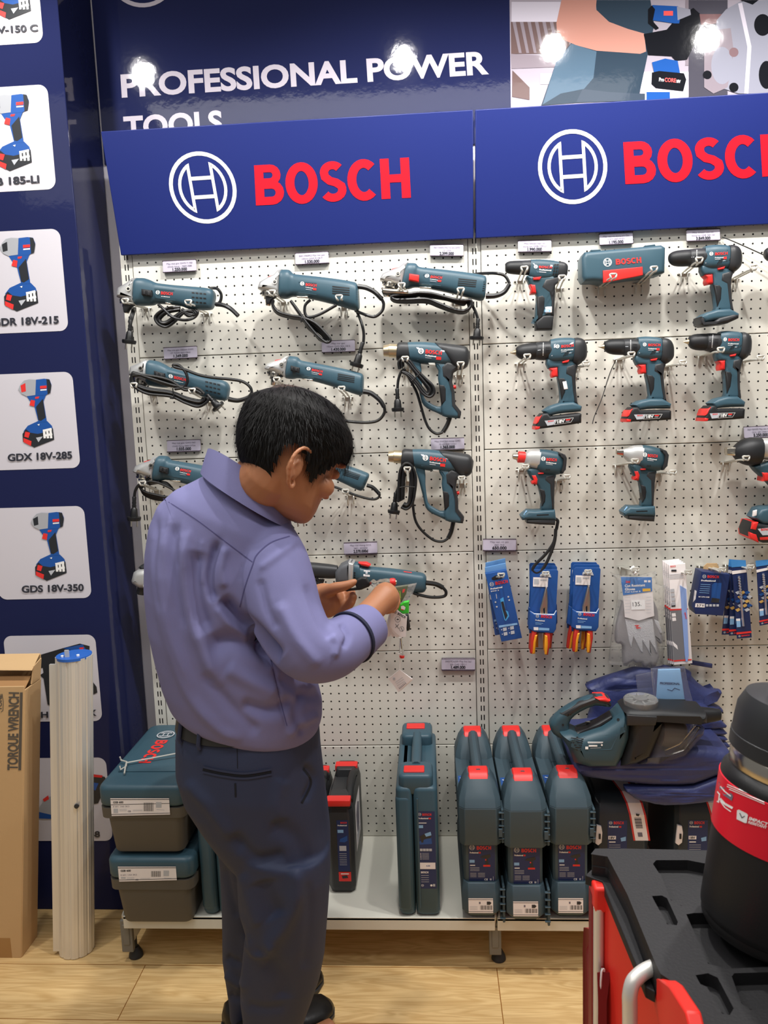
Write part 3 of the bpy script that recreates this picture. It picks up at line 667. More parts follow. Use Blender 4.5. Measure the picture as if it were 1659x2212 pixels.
# ---- heat guns
def heatgun(tr, label):
    t = thing('heat_gun', label, 'heat gun', 'heat guns beside the middle upright'); Y = YT
    m = MB(); loft2(m, [(259, 250), (262, 232), (300, 225), (336, 222), (340, 214), (470, 220)], [(259, 368), (262, 382), (300, 388), (334, 391), (338, 400), (456, 408)], tr, Y, brass, 1, 2, sm=0); m.build('nozzle', t)
    m = MB(); loft2(m, [(455, 225), (470, 204), (510, 195), (620, 203)], [(438, 420), (446, 446), (500, 448), (640, 455)], tr, Y, blk2, .95, 2.4); m.build('nozzle_shroud', t)
    b = MB(); loft2(b, [(605, 200), (800, 201), (1000, 222), (1180, 255), (1330, 290)], [(640, 470), (780, 500), (1000, 530), (1130, 540), (1300, 520)], tr, Y, teal, .9, 2.6)
    slab(b, [(640, 440), (780, 480), (790, 700), (825, 960), (900, 1030), (1000, 1085), (1065, 1085), (1085, 1130), (1100, 1215), (1000, 1172), (860, 1105), (790, 1025), (755, 880), (690, 620)], tr, Y, .014, teal, .006, 2)
    slab(b, [(980, 470), (1340, 560), (1215, 650), (1210, 760), (1245, 900), (1250, 1060), (1330, 1165), (1315, 1250), (1220, 1245), (1075, 1215), (1055, 1080), (1078, 1000), (1045, 850), (1020, 700), (1028, 600)], tr, Y, .02, teal, .009, 2)
    bv = b.bvh(); b.build('housing', t)
    m = MB(); loft2(m, [(985, 216), (1180, 238), (1380, 268), (1440, 300), (1480, 370)], [(1180, 420), (1250, 560), (1340, 600), (1440, 556), (1474, 440)], tr, Y, blk2, .92, 2.8)
    slab(m, [(1060, 550), (1150, 470), (1400, 560), (1330, 585), (1240, 640), (1222, 760), (1255, 900), (1260, 1060), (1342, 1165), (1325, 1256), (1288, 1254), (1290, 1180), (1210, 1080), (1195, 900), (1160, 770), (1075, 690)], tr, Y, .0215, blk2, .009, 1); m.build('rear_cover', t)
    m = MB(); slab(m, [(1035, 790), (1112, 800), (1134, 850), (1132, 1010), (1062, 1062), (1042, 850)], tr, Y, .0212, blk, .004); m.build('grip_pad', t)
    m = MB(); p = W(*tr(1232, 830), Y); m.lathe([(.0055, 0), (.0055, .008), (.003, .009)], red, p, (1, 0, .1), 14); m.build('switch_button', t)
    pr = Print(tr, Y, bv); pr.poly([(715, 268), (1135, 325), (1085, 465), (730, 440)], teald).poly([(718, 270), (1130, 326), (1122, 348), (740, 300)], greyp).up(); badge(pr, (790, 325), 40, (850, 360), (1080, 388), 55, (848, 395), (1000, 415), 20, [(1003, 405), (1075, 413), (1070, 455), (1000, 448)], [(848, 415), (935, 426)]); pr.build('badge', t)
    pr = Print(tr, Y, bv)
    for k in range(4): x = 1195+k*38; pr.poly([(x, 297+k*3), (x+20, 299+k*3), (x-33, 500), (x-55, 498)], blk)
    pr.build('cooling_slots', t)
    m = MB(); slab(m, [(890, 488), (985, 490), (990, 530), (900, 525)], tr, Y-.016, .005, steel, .002); m.build('rating_plate', t)
    return t
D2E = aff(0, [(262, 310), (1478, 400), (1330, 1200)], D_, [(135, 275), (1478, 340), (1330, 1262)])
g = heatgun(D2E, 'upper heat gun, its cord coiled in slanted loops on a hook')
m = MB(); cable(m, D_, [(1175, 1290), (1130, 1420), (1060, 1540)], -.085, .0062)
cable(m, D_, [(1060, 1540), (960, 1565), (850, 1490), (780, 1350), (720, 1150), (660, 950), (590, 800), (500, 640)], -.1, .0038)
for k in range(5): cable(m, D_, [(380+k*14, 560-k*10), (370+k*16, 450), (430+k*8, 390+k*10), (530-k*4, 420+k*12), (640-k*8, 560+k*6), (800-k*14, 720+k*8), (900-k*20, 820+k*8), (920-k*22, 930-k*8), (850-k*10, 990-k*12), (740+k*6, 930-k*10), (640+k*4, 790-k*10), (520+k*4, 660-k*6), (420+k*6, 600)], -.13+.006*(k % 3), .0038)
cable(m, D_, [(480, 555), (410, 600), (365, 720), (350, 870)], -.12, .0038); cable(m, D_, [(565, 745), (640, 680), (720, 600)], -.142, .0015); m.build('cord', g); plug(g, D_, (345, 860), (360, 1310), -.12, k=.9); settle(g)
g = heatgun(E_, 'lower heat gun, its cord coiled in an upright oval')
m = MB(); cable(m, E_, [(1190, 1240), (1160, 1380), (1115, 1480)], -.085, .0062)
cable(m, E_, [(1115, 1480), (1030, 1525), (900, 1500), (740, 1370), (650, 1230), (615, 1050), (605, 850), (610, 700)], -.1, .0038)
for k in range(5): cable(m, E_, [(400+k*18, 960-k*10), (405+k*18, 760), (425+k*16, 520+k*10), (500, 405+k*18), (590-k*6, 440+k*16), (650-k*18, 600), (640-k*18, 800), (600-k*12, 980-k*8), (520, 1060-k*18), (440+k*10, 1030-k*14)], -.13+.006*(k % 3), .0038, )
cable(m, E_, [(420, 750), (520, 735), (640, 745)], -.145, .0015); cable(m, E_, [(510, 560), (430, 680), (365, 840)], -.11, .0038); m.build('cord', g); plug(g, E_, (365, 820), (325, 1200), -.11, k=.9); settle(g)

# ---- cordless drills, traced from the middle one of the second row
def vents(pr, P):
    for q in P: pr.poly(q, blk)
def drill(tr, label, battery=True, bit=True, redtag=True, plate=False):
    t = thing('cordless_drill', label, 'cordless drill', 'cordless drills on the right panels'); Y = YT
    if bit:
        m = MB(); loft2(m, [(95, 205), (120, 196), (155, 180)], [(95, 212), (120, 222), (155, 235)], tr, Y, brass, 1, 2, sm=0); m.build('bit', t)
    m = MB(); loft2(m, [(146, 180), (150, 168), (178, 150), (230, 140), (318, 138), (324, 145)], [(146, 225), (152, 240), (178, 266), (230, 282), (320, 286), (324, 280)], tr, Y, blk, 1, 2, sm=2); m.build('chuck', t)
    m = MB(); loft2(m, [(322, 150), (328, 137), (400, 134), (470, 140)], [(322, 275), (330, 290), (400, 302), (470, 296)], tr, Y, blk2, 1, 2.1, sm=2); bc = m.bvh(); m.build('torque_collar', t)
    pr = Print(tr, Y, bc)
    for k in range(9): pr.rect(390, 147+k*13, 398, 154+k*13, white)
    pr.rect(345, 205, 372, 210, greyp)
    for k in range(5): pr.rect(415, 185+k*12, 455, 189+k*12, blk)
    pr.build('collar_scale', t)
    b = MB(); loft2(b, [(455, 122), (520, 116), (600, 120), (660, 130), (720, 165)], [(432, 305), (480, 328), (580, 335), (660, 335), (720, 320)], tr, Y, teal, .8, 3, 28)
    slab(b, [(420, 290), (520, 290), (700, 345), (690, 420), (680, 480), (690, 600), (702, 700), (640, 705), (545, 695), (555, 660), (545, 560), (525, 470), (520, 380), (440, 380)], tr, Y, .0165, teal, .008, 2)
    slab(b, [(400, 745), (460, 708), (545, 688), (660, 688), (742, 735), (735, 778), (600, 778), (520, 782), (440, 794), (428, 772)], tr, Y, .032, teal, .009)
    bv = b.bvh(); b.build('housing', t)
    m = MB(); loft2(m, [(668, 128), (700, 128), (750, 148), (780, 195), (791, 245)], [(655, 352), (700, 374), (752, 345), (782, 308), (790, 265)], tr, Y, blk2, [.82, .84, .85, .8, .6], 3, 28)
    slab(m, [(595, 372), (690, 350), (704, 372), (690, 420), (684, 480), (694, 600), (706, 690), (722, 730), (680, 705), (655, 600), (640, 470), (588, 440)], tr, Y, .0185, blk2, .007, 1); bm_ = m.bvh(); m.build('rear_cover', t)
    m = MB(); slab(m, [(527, 468), (582, 474), (602, 500), (596, 600), (562, 662), (547, 560)], tr, Y, .0178, blk, .004); m.build('grip_pad', t)
    m = MB(); slab(m, [(445, 378), (520, 375), (525, 455), (475, 462), (464, 435), (470, 405)], tr, Y, .0185, red, .006, 1); m.build('trigger', t)
    m = MB(); slab(m, [(555, 330), (622, 317), (612, 340), (562, 344)], tr, Y, .0215, red, .002); m.build('direction_switch', t)
    pr = Print(tr, Y, bv); pr.poly([(488, 165), (672, 163), (650, 262), (488, 268)], teald).poly([(470, 262), (648, 252), (650, 258), (470, 270)], greyp).up()
    if plate: pr.poly([(490, 166), (668, 164), (664, 178), (490, 200)], greyp).up()
    badge(pr, (523, 188), 17, (556, 204), (668, 204), 24, (556, 230), (632 if redtag else 665, 232), 10, [(632, 222), (660, 222), (659, 243), (631, 243)] if redtag else None, [(556, 240), (605, 241)]); pr.build('badge', t)
    pr = Print(tr, Y, bv); vents(pr, [[(572+k*17, 283-k*5), (582+k*17, 281-k*5), (605+k*15, 245-k*5), (597+k*15, 245-k*5)] for k in range(3)]+[[(655+k*21, 265-k*6), (665+k*21, 262-k*6), (708+k*14, 175+k*4), (700+k*14, 175+k*4)] for k in range(3)]); pr.build('cooling_slots', t)
    if battery:
        m = MB(); slab(m, [(350, 805), (388, 765), (435, 766), (460, 796), (720, 791), (736, 800), (736, 878), (640, 886), (330, 900), (327, 872)], tr, Y, .036, blk, .007); bb = m.bvh(); m.build('battery', t)
        m = MB(); slab(m, [(350, 800), (386, 776), (352, 848), (332, 852)], tr, Y, .0367, red, .004); slab(m, [(326, 872), (373, 872), (362, 901), (326, 902)], tr, Y, .0365, red, .003); m.build('battery_catch', t)
        pr = Print(tr, Y, bb); pr.poly([(424, 834), (532, 831), (506, 876), (450, 880)], greyp).line([(536, 834), (684, 830), (660, 868), (512, 876)], 3, white, True).up().text('18V', (540, 866), (607, 863), 27, white).text('BOSCH', (455, 849), (505, 847), 12, redp).rect(615, 838, 655, 848, redp).rect(615, 853, 648, 858, greyp); pr.build('battery_label', t)
    else:
        m = MB(); slab(m, [(400, 742), (415, 738), (440, 790), (520, 790), (560, 760), (690, 735), (738, 745), (735, 778), (640, 815), (440, 825), (402, 806)], tr, Y, .034, blk2, .008); m.build('battery_seat', t)
    return t
anc = [(95, 208), (791, 250), (735, 880)]
g = drill(aff(0, anc, H_, [(330, 278), (1222, 255), (1128, 1090)]), 'drill with 18V battery, leftmost in the second row', redtag=False, plate=True)
m = MB(); slab(m, [(920, 612), (968, 606), (988, 700), (938, 708)], H_, YT, .0182, paper, .002); m.build('sticker', g); settle(g)
g = drill(I_, 'drill with red-trimmed 18V battery, middle of the second row', redtag=True); settle(g)
g = drill(aff(0, anc, I_, [(878, 163), (1500, 205), (1398, 870)]), 'drill with 18V battery, rightmost in the second row', redtag=False); settle(g)
trG = aff(0, [(148, 203), (791, 250), (738, 775)], G_, [(388, 462), (1318, 470), (1232, 1245)])
g = drill(trG, 'drill without battery, hanging beneath the 3.849.000 price card', battery=False, bit=False); settle(g)
dup(g, (W(1650, 560, YT).x-W(1444, 560, YT).x, 0, .0), 'drill tip entering the photo at its right edge, above the rest')

# 12 volt drill without a foot
g = thing('cordless_drill', 'small drill with slim straight grip beneath the 1.990.000 card', 'cordless drill', 'cordless drills on the right panels')
m = MB(); loft2(m, [(213, 300), (218, 283), (255, 266), (355, 261)], [(213, 350), (220, 366), (260, 382), (385, 392)], F_, YT, blk, 1, 2, sm=2); m.build('chuck', g)
m = MB(); loft2(m, [(345, 262), (440, 257), (448, 262)], [(340, 388), (420, 392), (440, 390)], F_, YT, blk2, 1, 2.1, sm=0); m.build('torque_collar', g)
b = MB(); loft2(b, [(440, 255), (520, 254), (640, 264), (720, 280)], [(420, 420), (480, 445), (600, 440), (720, 400)], F_, YT, teald, .8, 3, 28)
slab(b, [(405, 400), (640, 400), (650, 480), (645, 600), (640, 760), (560, 760), (490, 800), (478, 830), (482, 700), (490, 600), (480, 560), (430, 490), (410, 450)], F_, YT, .018, teald, .009, 2); bv = b.bvh(); b.build('housing', g)
m = MB(); loft2(m, [(690, 272), (735, 277), (768, 300), (774, 330)], [(670, 420), (720, 425), (760, 400), (772, 360)], F_, YT, blk2, [.8, .82, .8, .6], 3)
slab(m, [(560, 430), (740, 405), (655, 490), (650, 600), (644, 760), (600, 760), (610, 640), (590, 560), (520, 510)], F_, YT, .0195, blk2, .008, 1); m.build('rear_cover', g)
m = MB(); slab(m, [(490, 590), (540, 575), (565, 600), (560, 700), (540, 780), (490, 800)], F_, YT, .019, blk, .005); m.build('grip_pad', g)
m = MB(); slab(m, [(478, 815), (545, 758), (600, 755), (640, 760), (628, 886), (482, 888)], F_, YT, .02, blk, .006); m.build('battery', g)
m = MB(); slab(m, [(425, 482), (480, 480), (484, 562), (432, 566), (440, 520)], F_, YT, .0195, red, .006, 1); m.build('trigger', g)
m = MB(); slab(m, [(452, 425), (528, 416), (512, 445), (456, 446)], F_, YT, .0225, red, .002); m.build('direction_switch', g)
pr = Print(F_, YT, bv); pr.poly([(460, 285), (640, 300), (625, 380), (500, 370)], teal).poly([(460, 285), (640, 300), (638, 318), (480, 310)], greyp).up(); badge(pr, (487, 315), 17, (515, 328), (632, 332), 22, (518, 348), (626, 355), 14, None, [(518, 362), (580, 366)]); pr.build('badge', g)
pr = Print(F_, YT, bv); vents(pr, [[(655+q*22-r*5, 290+r*28), (672+q*22-r*5, 291+r*28), (666+q*22-r*5, 310+r*28), (650+q*22-r*5, 309+r*28)] for r in range(4) for q in range(3)]); pr.build('cooling_slots', g)
m = MB(); slab(m, [(562, 684), (622, 680), (622, 735), (566, 740)], F_, YT, .0202, paper, .002); pr = Print(F_, YT-.0206, mb=m); pr.rect(566, 700, 618, 722, skyblue).up().text('OK', (575, 718), (608, 718), 13, white); m.build('sticker', g); settle(g)

# ---- impact drivers
def impact(tr, label, ring):
    t = thing('impact_driver', label, 'impact driver', 'bare impact drivers in the third row'); Y = YT
    m = MB(); loft2(m, [(398, 268), (404, 260), (475, 255)], [(398, 312), (406, 322), (475, 335)], tr, Y, chrome, 1, 4 if not ring else 2.2, sm=0); m.build('anvil', t)
    if ring: m = MB(); loft2(m, [(462, 245), (470, 232), (542, 238), (550, 250)], [(450, 345), (456, 360), (540, 362), (550, 350)], tr, Y, red, 1, 2.2, sm=0); m.build('ring_lock', t)
    m = MB(); loft2(m, [(540, 250) if ring else (480, 258), (560, 232), (605, 212), (712, 207)], [(528, 372) if ring else (478, 340), (545, 395), (595, 414), (678, 438)], tr, Y, silver, .92, 2.6); m.build('gear_housing', t)
    b = MB(); loft2(b, [(700, 206), (790, 213), (900, 238), (975, 268), (992, 300)], [(660, 440), (740, 490), (860, 498), (955, 472), (988, 400)], tr, Y, teald, .85, 2.8, 28)
    slab(b, [(560, 425), (700, 420), (880, 470), (860, 560), (853, 700), (856, 885), (710, 885), (725, 800), (700, 700), (680, 620), (620, 560), (575, 490)], tr, Y, .0165, teald, .008, 2)
    slab(b, [(485, 950), (560, 885), (640, 888), (860, 876), (872, 985), (545, 985), (500, 992)], tr, Y, .031, teal, .008); bv = b.bvh(); b.build('housing', t)
    m = MB(); slab(m, [(905, 236), (975, 265), (994, 300), (988, 390), (955, 475), (930, 480), (945, 320), (895, 262)], tr, Y, .03, blk2, .01); slab(m, [(760, 495), (870, 480), (866, 560), (860, 700), (860, 885), (825, 885), (805, 700), (800, 600), (740, 550)], tr, Y, .018, blk2, .007, 1); m.build('rear_cover', t)
    m = MB(); slab(m, [(690, 640), (752, 660), (765, 720), (758, 790), (716, 840), (722, 800), (705, 700)], tr, Y, .018, blk, .004); m.build('grip_pad', t)
    m = MB(); slab(m, [(545, 982), (868, 972), (862, 1046), (700, 1040), (548, 1026)], tr, Y, .028, blk2, .006); m.build('battery_seat', t)
    m = MB(); slab(m, [(598, 492), (655, 488), (680, 540), (666, 600), (610, 596), (606, 575), (624, 545)], tr, Y, .0185, red, .006, 1); m.build('trigger', t)
    m = MB(); slab(m, [(672, 468), (740, 464), (736, 480), (678, 482)], tr, Y, .0215, red, .002); m.build('direction_switch', t)
    pr = Print(tr, Y, bv); badge(pr, (745, 316), 24, (778, 340), (895, 346), 34, (775, 362), (888, 375), 14, None, [(775, 374), (850, 384)]); pr.poly([(522, 940), (552, 895), (566, 898), (536, 945)], skyblue); pr.build('badge', t)
    pr = Print(tr, Y, bv); pr.poly([(670, 942), (805, 936), (805, 946), (672, 952)], blk); vents(pr, [[(770+k*18, 450), (778+k*18, 430), (786+k*18, 430), (778+k*18, 450)] for k in range(3)]); pr.build('cooling_slots', t)
    return t
g = impact(J_, 'bare impact driver with red front ring and dangling wrist strap', True)
m = MB(); m.tube([W(*J_(*p), -.08) for p in [(870, 985), (905, 1010), (900, 1060), (888, 1120)]], .0045, blk, 8, flat=.35)
S_ = crop(1020, 1150, 5.3516)
m.tube([W(*S_(*p), -.1) for p in [(965, -40), (945, 110), (850, 250), (740, 360), (700, 430), (740, 468), (800, 440), (860, 350), (920, 210), (955, 90), (968, -40)]], .0045, blk, 8, flat=.35); m.build('wrist_strap', g)
m = MB(); m.tube([W(*J_(888, 1118), -.08), W(*J_(882, 1172), -.09)], .0052, steel, 8); m.build('strap_clip', g); settle(g)
g = impact(aff(0, [(398, 290), (992, 300), (862, 1045)], K_, [(142, 352), (638, 370), (500, 1035)]), 'bare impact driver with square steel drive, no red ring', False); settle(g)

# ---- large impact wrench cut by the right edge
g = thing('impact_wrench', 'large impact wrench with black nose cut off by the right edge', 'impact wrench')
m = MB(); loft2(m, [(1232, 318), (1240, 306), (1355, 302)], [(1232, 372), (1240, 386), (1355, 394)], K_, YT, chrome, 1, 5, sm=0); m.build('anvil', g)
m = MB(); loft2(m, [(1312, 310), (1330, 285), (1400, 230), (1480, 206), (1580, 208)], [(1312, 395), (1330, 420), (1390, 468), (1480, 492), (1560, 476)], K_, YT, blk, 1, 2.3, sm=2); m.build('rubber_boot', g)
m = MB(); loft2(m, [(1560, 216), (1660, 212), (1900, 216)], [(1530, 405), (1640, 430), (1900, 440)], K_, YT, silver, .95, 2.5); m.build('gear_housing', g)
m = MB(); slab(m, [(1485, 495), (1560, 470), (1660, 440), (1950, 440), (1950, 640), (1850, 700), (1860, 950), (1740, 950), (1740, 760), (1640, 650), (1520, 540)], K_, YT, .022, teald, .01); slab(m, [(1480, 1000), (1540, 910), (1600, 895), (1900, 880), (1960, 960), (1960, 1060), (1560, 1060)], K_, YT, .036, teal, .01); m.build('housing', g)
m = MB(); slab(m, [(1558, 548), (1620, 545), (1650, 570), (1640, 636), (1575, 640), (1582, 590)], K_, YT, .024, red, .006, 1); m.build('trigger', g)
m = MB(); slab(m, [(1412, 1120), (1448, 1034), (1540, 1050), (1600, 1060), (1960, 1030), (1970, 1235), (1560, 1240), (1420, 1190)], K_, YT, .04, blk, .01); bb = m.bvh(); m.build('battery', g)
pr = Print(K_, YT, bb); pr.poly([(1555, 1120), (1700, 1105), (1700, 1180), (1605, 1185)], greyp).up().text('BOSCH', (1590, 1140), (1690, 1132), 22, redp); pr.poly([(1575, 1205), (1760, 1195), (1760, 1228), (1580, 1230)], redp); pr.build('battery_label', g)
m = MB(); slab(m, [(1448, 1036), (1505, 1034), (1480, 1115), (1430, 1100)], K_, YT, .0415, red, .004); slab(m, [(1414, 1130), (1485, 1150), (1510, 1236), (1420, 1192)], K_, YT, .0412, red, .004); m.build('battery_catch', g)
m = MB(); slab(m, [(1510, 940), (1545, 930), (1540, 985), (1505, 995)], K_, YT-.035, .004, paper, .001); m.build('sticker', g); settle(g)

# ---- slim hard case on two hooks
g = thing('tool_case', 'slim teal case with red latch resting on two hooks', 'tool case')
m = MB(); Yc = -.055; q = [(878, 255), (905, 205), (960, 198), (1440, 155), (1580, 142), (1618, 165), (1612, 385), (1560, 405), (1060, 470), (980, 462), (900, 465), (880, 425)]
slab(m, q, F_, Yc, .038, teal, .012); slab(m, [(958, 200), (962, 182), (1046, 180), (1050, 196)], F_, Yc, .03, teal, .002); slab(m, [(1438, 160), (1440, 144), (1528, 134), (1532, 150)], F_, Yc, .03, teal, .002); bv = m.bvh(); m.build('shell', g)
m = MB(); slab(m, [(1085, 352), (1440, 318), (1444, 392), (1390, 405), (1090, 462)], F_, Yc-.037, .005, red, .002); m.build('latch', g)
pr = Print(F_, Yc, bv); pr.poly([(1085, 345), (1440, 314), (1440, 350), (1085, 380)], teald).up().logo(1130, 276, 38, 38, white, .14, 4).text('BOSCH', (1206, 298), (1434, 280), 50, redp); pr.build('lettering', g); settle(g)

# ---------------------------------------------------------------- wire hooks
def hook(tr, base, tip, label, L=.14, legs=True):
    a = W(*tr(*base), -.004); b = W(*tr(*tip), -L); m = MB(); d = (b-a); s = Vector((.0055, 0, 0)); up = Vector((0, 0, .012))
    m.tube([a-s, a-s+d*.8, b-s-up*.2, b-s*1.5+up*.6, b+Vector((0, -.003, .008)), b+s*1.5+up*.6, b+s-up*.2, a+s+d*.8, a+s], .0026, steel, 8)
    m.tube([a-s*3, a+s*3], .0026, steel, 8)
    m.box(a+Vector((0, .002, 0)), (.03, .003, .007), steel)
    if legs:
        for g in (-1, 1): m.tube([a+s*1.6*g, a+s*1.6*g+Vector((0, -.004, -.008)), a+s*1.6*g+Vector((0, 0, -.026))], .0023, steel, 8)
    o = m.build('peg_hook'); return tag(o, label, 'hook', 'wire peg hooks')
S_, Q_ = crop(1020, 1150, 5.3516), crop(1290, 1170, 4.496)
for a in [
    (A_, (430, 632), (205, 565), 'zinc hook under the silver head of the top left grinder'), (A_, (1090, 690), (890, 580), 'zinc hook under the tail of the top left grinder'),
    (B_, (390, 655), (255, 560), 'zinc hook under the head of the top middle grinder'), (B_, (1090, 715), (1030, 615), 'zinc hook under the tail of the top middle grinder'),
    (C_, (400, 610), (362, 530), 'zinc hook under the head of the red-switch grinder'), (C_, (1010, 715), (1045, 585), 'zinc hook under the tail of the red-switch grinder'),
    (A_, (520, 1560), (300, 1480), 'zinc hook among the cord loops at the wrapped grinder\'s head'), (A_, (1130, 1650), (930, 1540), 'zinc hook among the cord loops at the wrapped grinder\'s tail'),
    (B_, (400, 1640), (310, 1565), 'zinc hook just left of the man\'s hair'), (B_, (1130, 1755), (1060, 1670), 'zinc hook just above and right of the man\'s hair'),
    (T_, (420, 730), (235, 650), 'zinc hook under the grinder behind the man\'s left shoulder'), (M_, (1150, 1120), (1105, 1095), 'zinc hook beside the man\'s face under a grinder'),
    (T_, (430, 2090), (290, 2022), 'zinc hook under the lowest left silver gear head'),
    (D_, (490, 560), (470, 415), 'zinc hook through the upper heat gun\'s coiled cord'), (D_, (1310, 650), (1335, 500), 'zinc hook under the upper heat gun\'s rear'),
    (E_, (545, 660), (530, 505), 'zinc hook through the lower heat gun\'s coiled cord'), (E_, (1310, 690), (1310, 635), 'zinc hook under the lower heat gun\'s rear'),
    (F_, (345, 440), (385, 345), 'zinc hook under the chuck of the slim-grip drill'), (F_, (685, 510), (722, 425), 'zinc hook behind the slim-grip drill\'s handle'),
    (F_, (1075, 495), (1180, 410), 'left zinc hook carrying the slim teal case'), (F_, (1410, 470), (1545, 345), 'right zinc hook carrying the slim teal case'),
    (G_, (580, 655), (775, 500), 'zinc hook under the chuck of the batteryless drill'), (G_, (1215, 730), (1470, 598), 'zinc hook behind the batteryless drill\'s handle'),
    (H_, (450, 402), (530, 335), 'zinc hook under the chuck of the second-row left drill'), (H_, (1075, 460), (1210, 420), 'zinc hook behind the grip of the second-row left drill'),
    (I_, (290, 325), (400, 290), 'zinc hook under the chuck of the second-row middle drill'), (I_, (720, 390), (875, 368), 'zinc hook behind the grip of the second-row middle drill'),
    (I_, (1045, 292), (1225, 248), 'zinc hook under the chuck of the second-row right drill'), (I_, (1400, 352), (1590, 322), 'zinc hook behind the grip of the second-row right drill'),
    (J_, (500, 440), (545, 418), 'zinc hook under the nose of the red-ringed impact driver'), (J_, (925, 560), (1010, 533), 'zinc hook behind the red-ringed impact driver\'s grip'),
    (K_, (165, 482), (330, 455), 'zinc hook under the nose of the ringless impact driver'), (K_, (560, 562), (710, 568), 'zinc hook behind the ringless impact driver\'s grip'),
    (K_, (1240, 455), (1440, 425), 'zinc hook under the black-nosed impact wrench'),
    (S_, (262, 535), (335, 508), 'zinc hook through the slot of the driver boxes'), (S_, (800, 500), (850, 490), 'zinc hook through the left plier packs'), (S_, (1285, 490), (1340, 470), 'zinc hook through the right plier packs'),
    (Q_, (250, 245), (375, 285), 'zinc hook holding the bag of gloves'), (Q_, (728, 275), (885, 308), 'zinc hook holding the saw blade packs'), (Q_, (1020, 232), (1215, 285), 'zinc hook holding the charger box'),
    (Q_, (1275, 220), (1490, 258), 'zinc hook holding the fanned drill bit cards'), (Q_, (1530, 215), (1740, 260), 'zinc hook cut off by the photo\'s right edge')]:
    hook(*a, legs=a[0] not in (S_,))

# ---------------------------------------------------------------- price cards
small = ['May mai goc GWS', 'chinh hang - 06013']
def price(cx, cy, txt, rot, label, l1='May mai goc GWS 7-100', l2='chinh hang - 0601388'):
    t = thing('price_card', label, 'price card', 'price cards on the shelving'); w, h = 36, 13; a = math.radians(rot); ca, sa = math.cos(a), math.sin(a)
    tr = lambda u, v: (cx+u*ca-v*sa, cy+u*sa+v*ca)
    m = MB(); slab(m, [(-w, -h), (w, -h), (w, -h+1.6), (-w, -h+1.6)], tr, -.008, .006, plum, .001); slab(m, [(-w, h-1.8), (w, h-1.8), (w, h), (-w, h)], tr, -.008, .006, plum, .001); slab(m, [(-w+2, -h), (w-2, -h), (w-2, h), (-w+2, h)], tr, -.003, .0025, plum, .001); m.build('holder', t)
    m = MB(); slab(m, [(-w, -h+3), (-w+1.5, -h+1.2), (w-1.5, -h+1.2), (w, -h+3), (w, h-3.5), (w-1.5, h-1.8), (-w+1.5, h-1.8), (-w, h-3.5)], tr, -.0132, .0006, tagp, 0); pr = Print(tr, -.0139, mb=m)
    w1, w2 = min(28, 1.32*len(l1)), min(26, 1.32*len(l2)); pr.text(l1, (-w1, -4.8), (w1, -4.8), 3.6, greyp2, False).text(l2, (-w2, 1.6), (w2, 1.6), 3.6, greyp2, False).text(txt, (-15.5, 9.5), (15.5, 9.5), 6.4, dkp); m.build('card', t, ang=0); settle(t)
greyp2 = mat('faint_print', '#6f6a78', .6)
price(388, 575, '1.250.000', -3, 'price card reading 1.250.000 above the top left grinder')
price(674, 558, '1.530.000', -3, 'price card reading 1.530.000 above the top middle grinder', '06013960K0 May mai goc', '100mm GWS 9-100 P')
price(965, 541, '2.399.000', 0, 'price card reading 2.399.000 above the red-switch grinder', '06017A60K0 May mai goc GWS', '13-125S')
price(1155, 532, '1.990.000', -1, 'price card reading 1.990.000 above the slim-grip drill', 'May khoan van vit', 'dung pin GSB 120-LI')
price(1331, 516, '1.195.000', -3, 'price card reading 1.195.000 above the slim teal case', 'May van vit dung pin Go', '3 KIT 06019H22')
price(1519, 508, '3.849.000', -2, 'price card reading 3.849.000 above the batteryless drill', 'May khoan van vit', 'dong luc GSB 18V-50')
price(390, 762, '1.349.000', -3, 'price card reading 1.349.000 above the cord-wrapped grinder', 'May mai goc 100mm GWS', 'ET 720W 06017B00')
price(731, 748, '1.430.000', -2, 'price card reading 1.430.000 beside a hanging cord bundle', 'May mai goc', '100mm GWS 900-100 S')
price(397, 963, '1.035.000', -2, 'price card reading 1.035.000 left of the man\'s collar', 'May mai goc GWS 060', 'chinh hang 06013756')
price(967, 959, '1.365.000', -2, 'price card reading 1.365.000 between the heat guns', 'May thoi hoi nong GHG', '18-60 06012A61')
price(779, 1184, '2.570.000d', -2, 'price card reading 2.570.000d above the die grinder', 'May mai thang GGS', '0601 2B50K0')
price(1079, 1177, '650.000', 0, 'price card reading 650.000 above the driver boxes', 'May van vit pin', '0601 9H2')
price(1643, 933, '5.250.000', -3, 'price card reading 5.250.000 above the impact wrench', '06019J8300 May siet bulong', 'GDS 18V-1050 H')
price(990, 1435, '1.489.000', 0, 'price card reading 1.489.000 lowest on the white panels', '06019C6200 May hut bui', 'pin GAS 18V-1')
m = MB(); m.tube([W(1560, 512, -.01), W(1590, 524, -.02), W(1660, 556, -.03), W(1720, 590, -.03)], .0016, blk); tag(m.build('security_cable'), 'thin black cable running right from the 3.849.000 price card', 'cable')
m = MB(); m.tube([W(*I_(262, 322), -.06), W(*I_(200, 460), -.06), W(*I_(130, 680), -.06), W(*I_(60, 850), -.06), W(*I_(42, 920), -.06)], .0012, blk2); tag(m.build('loose_wire'), 'thin loose wire dangling from the second-row middle hook', 'wire')

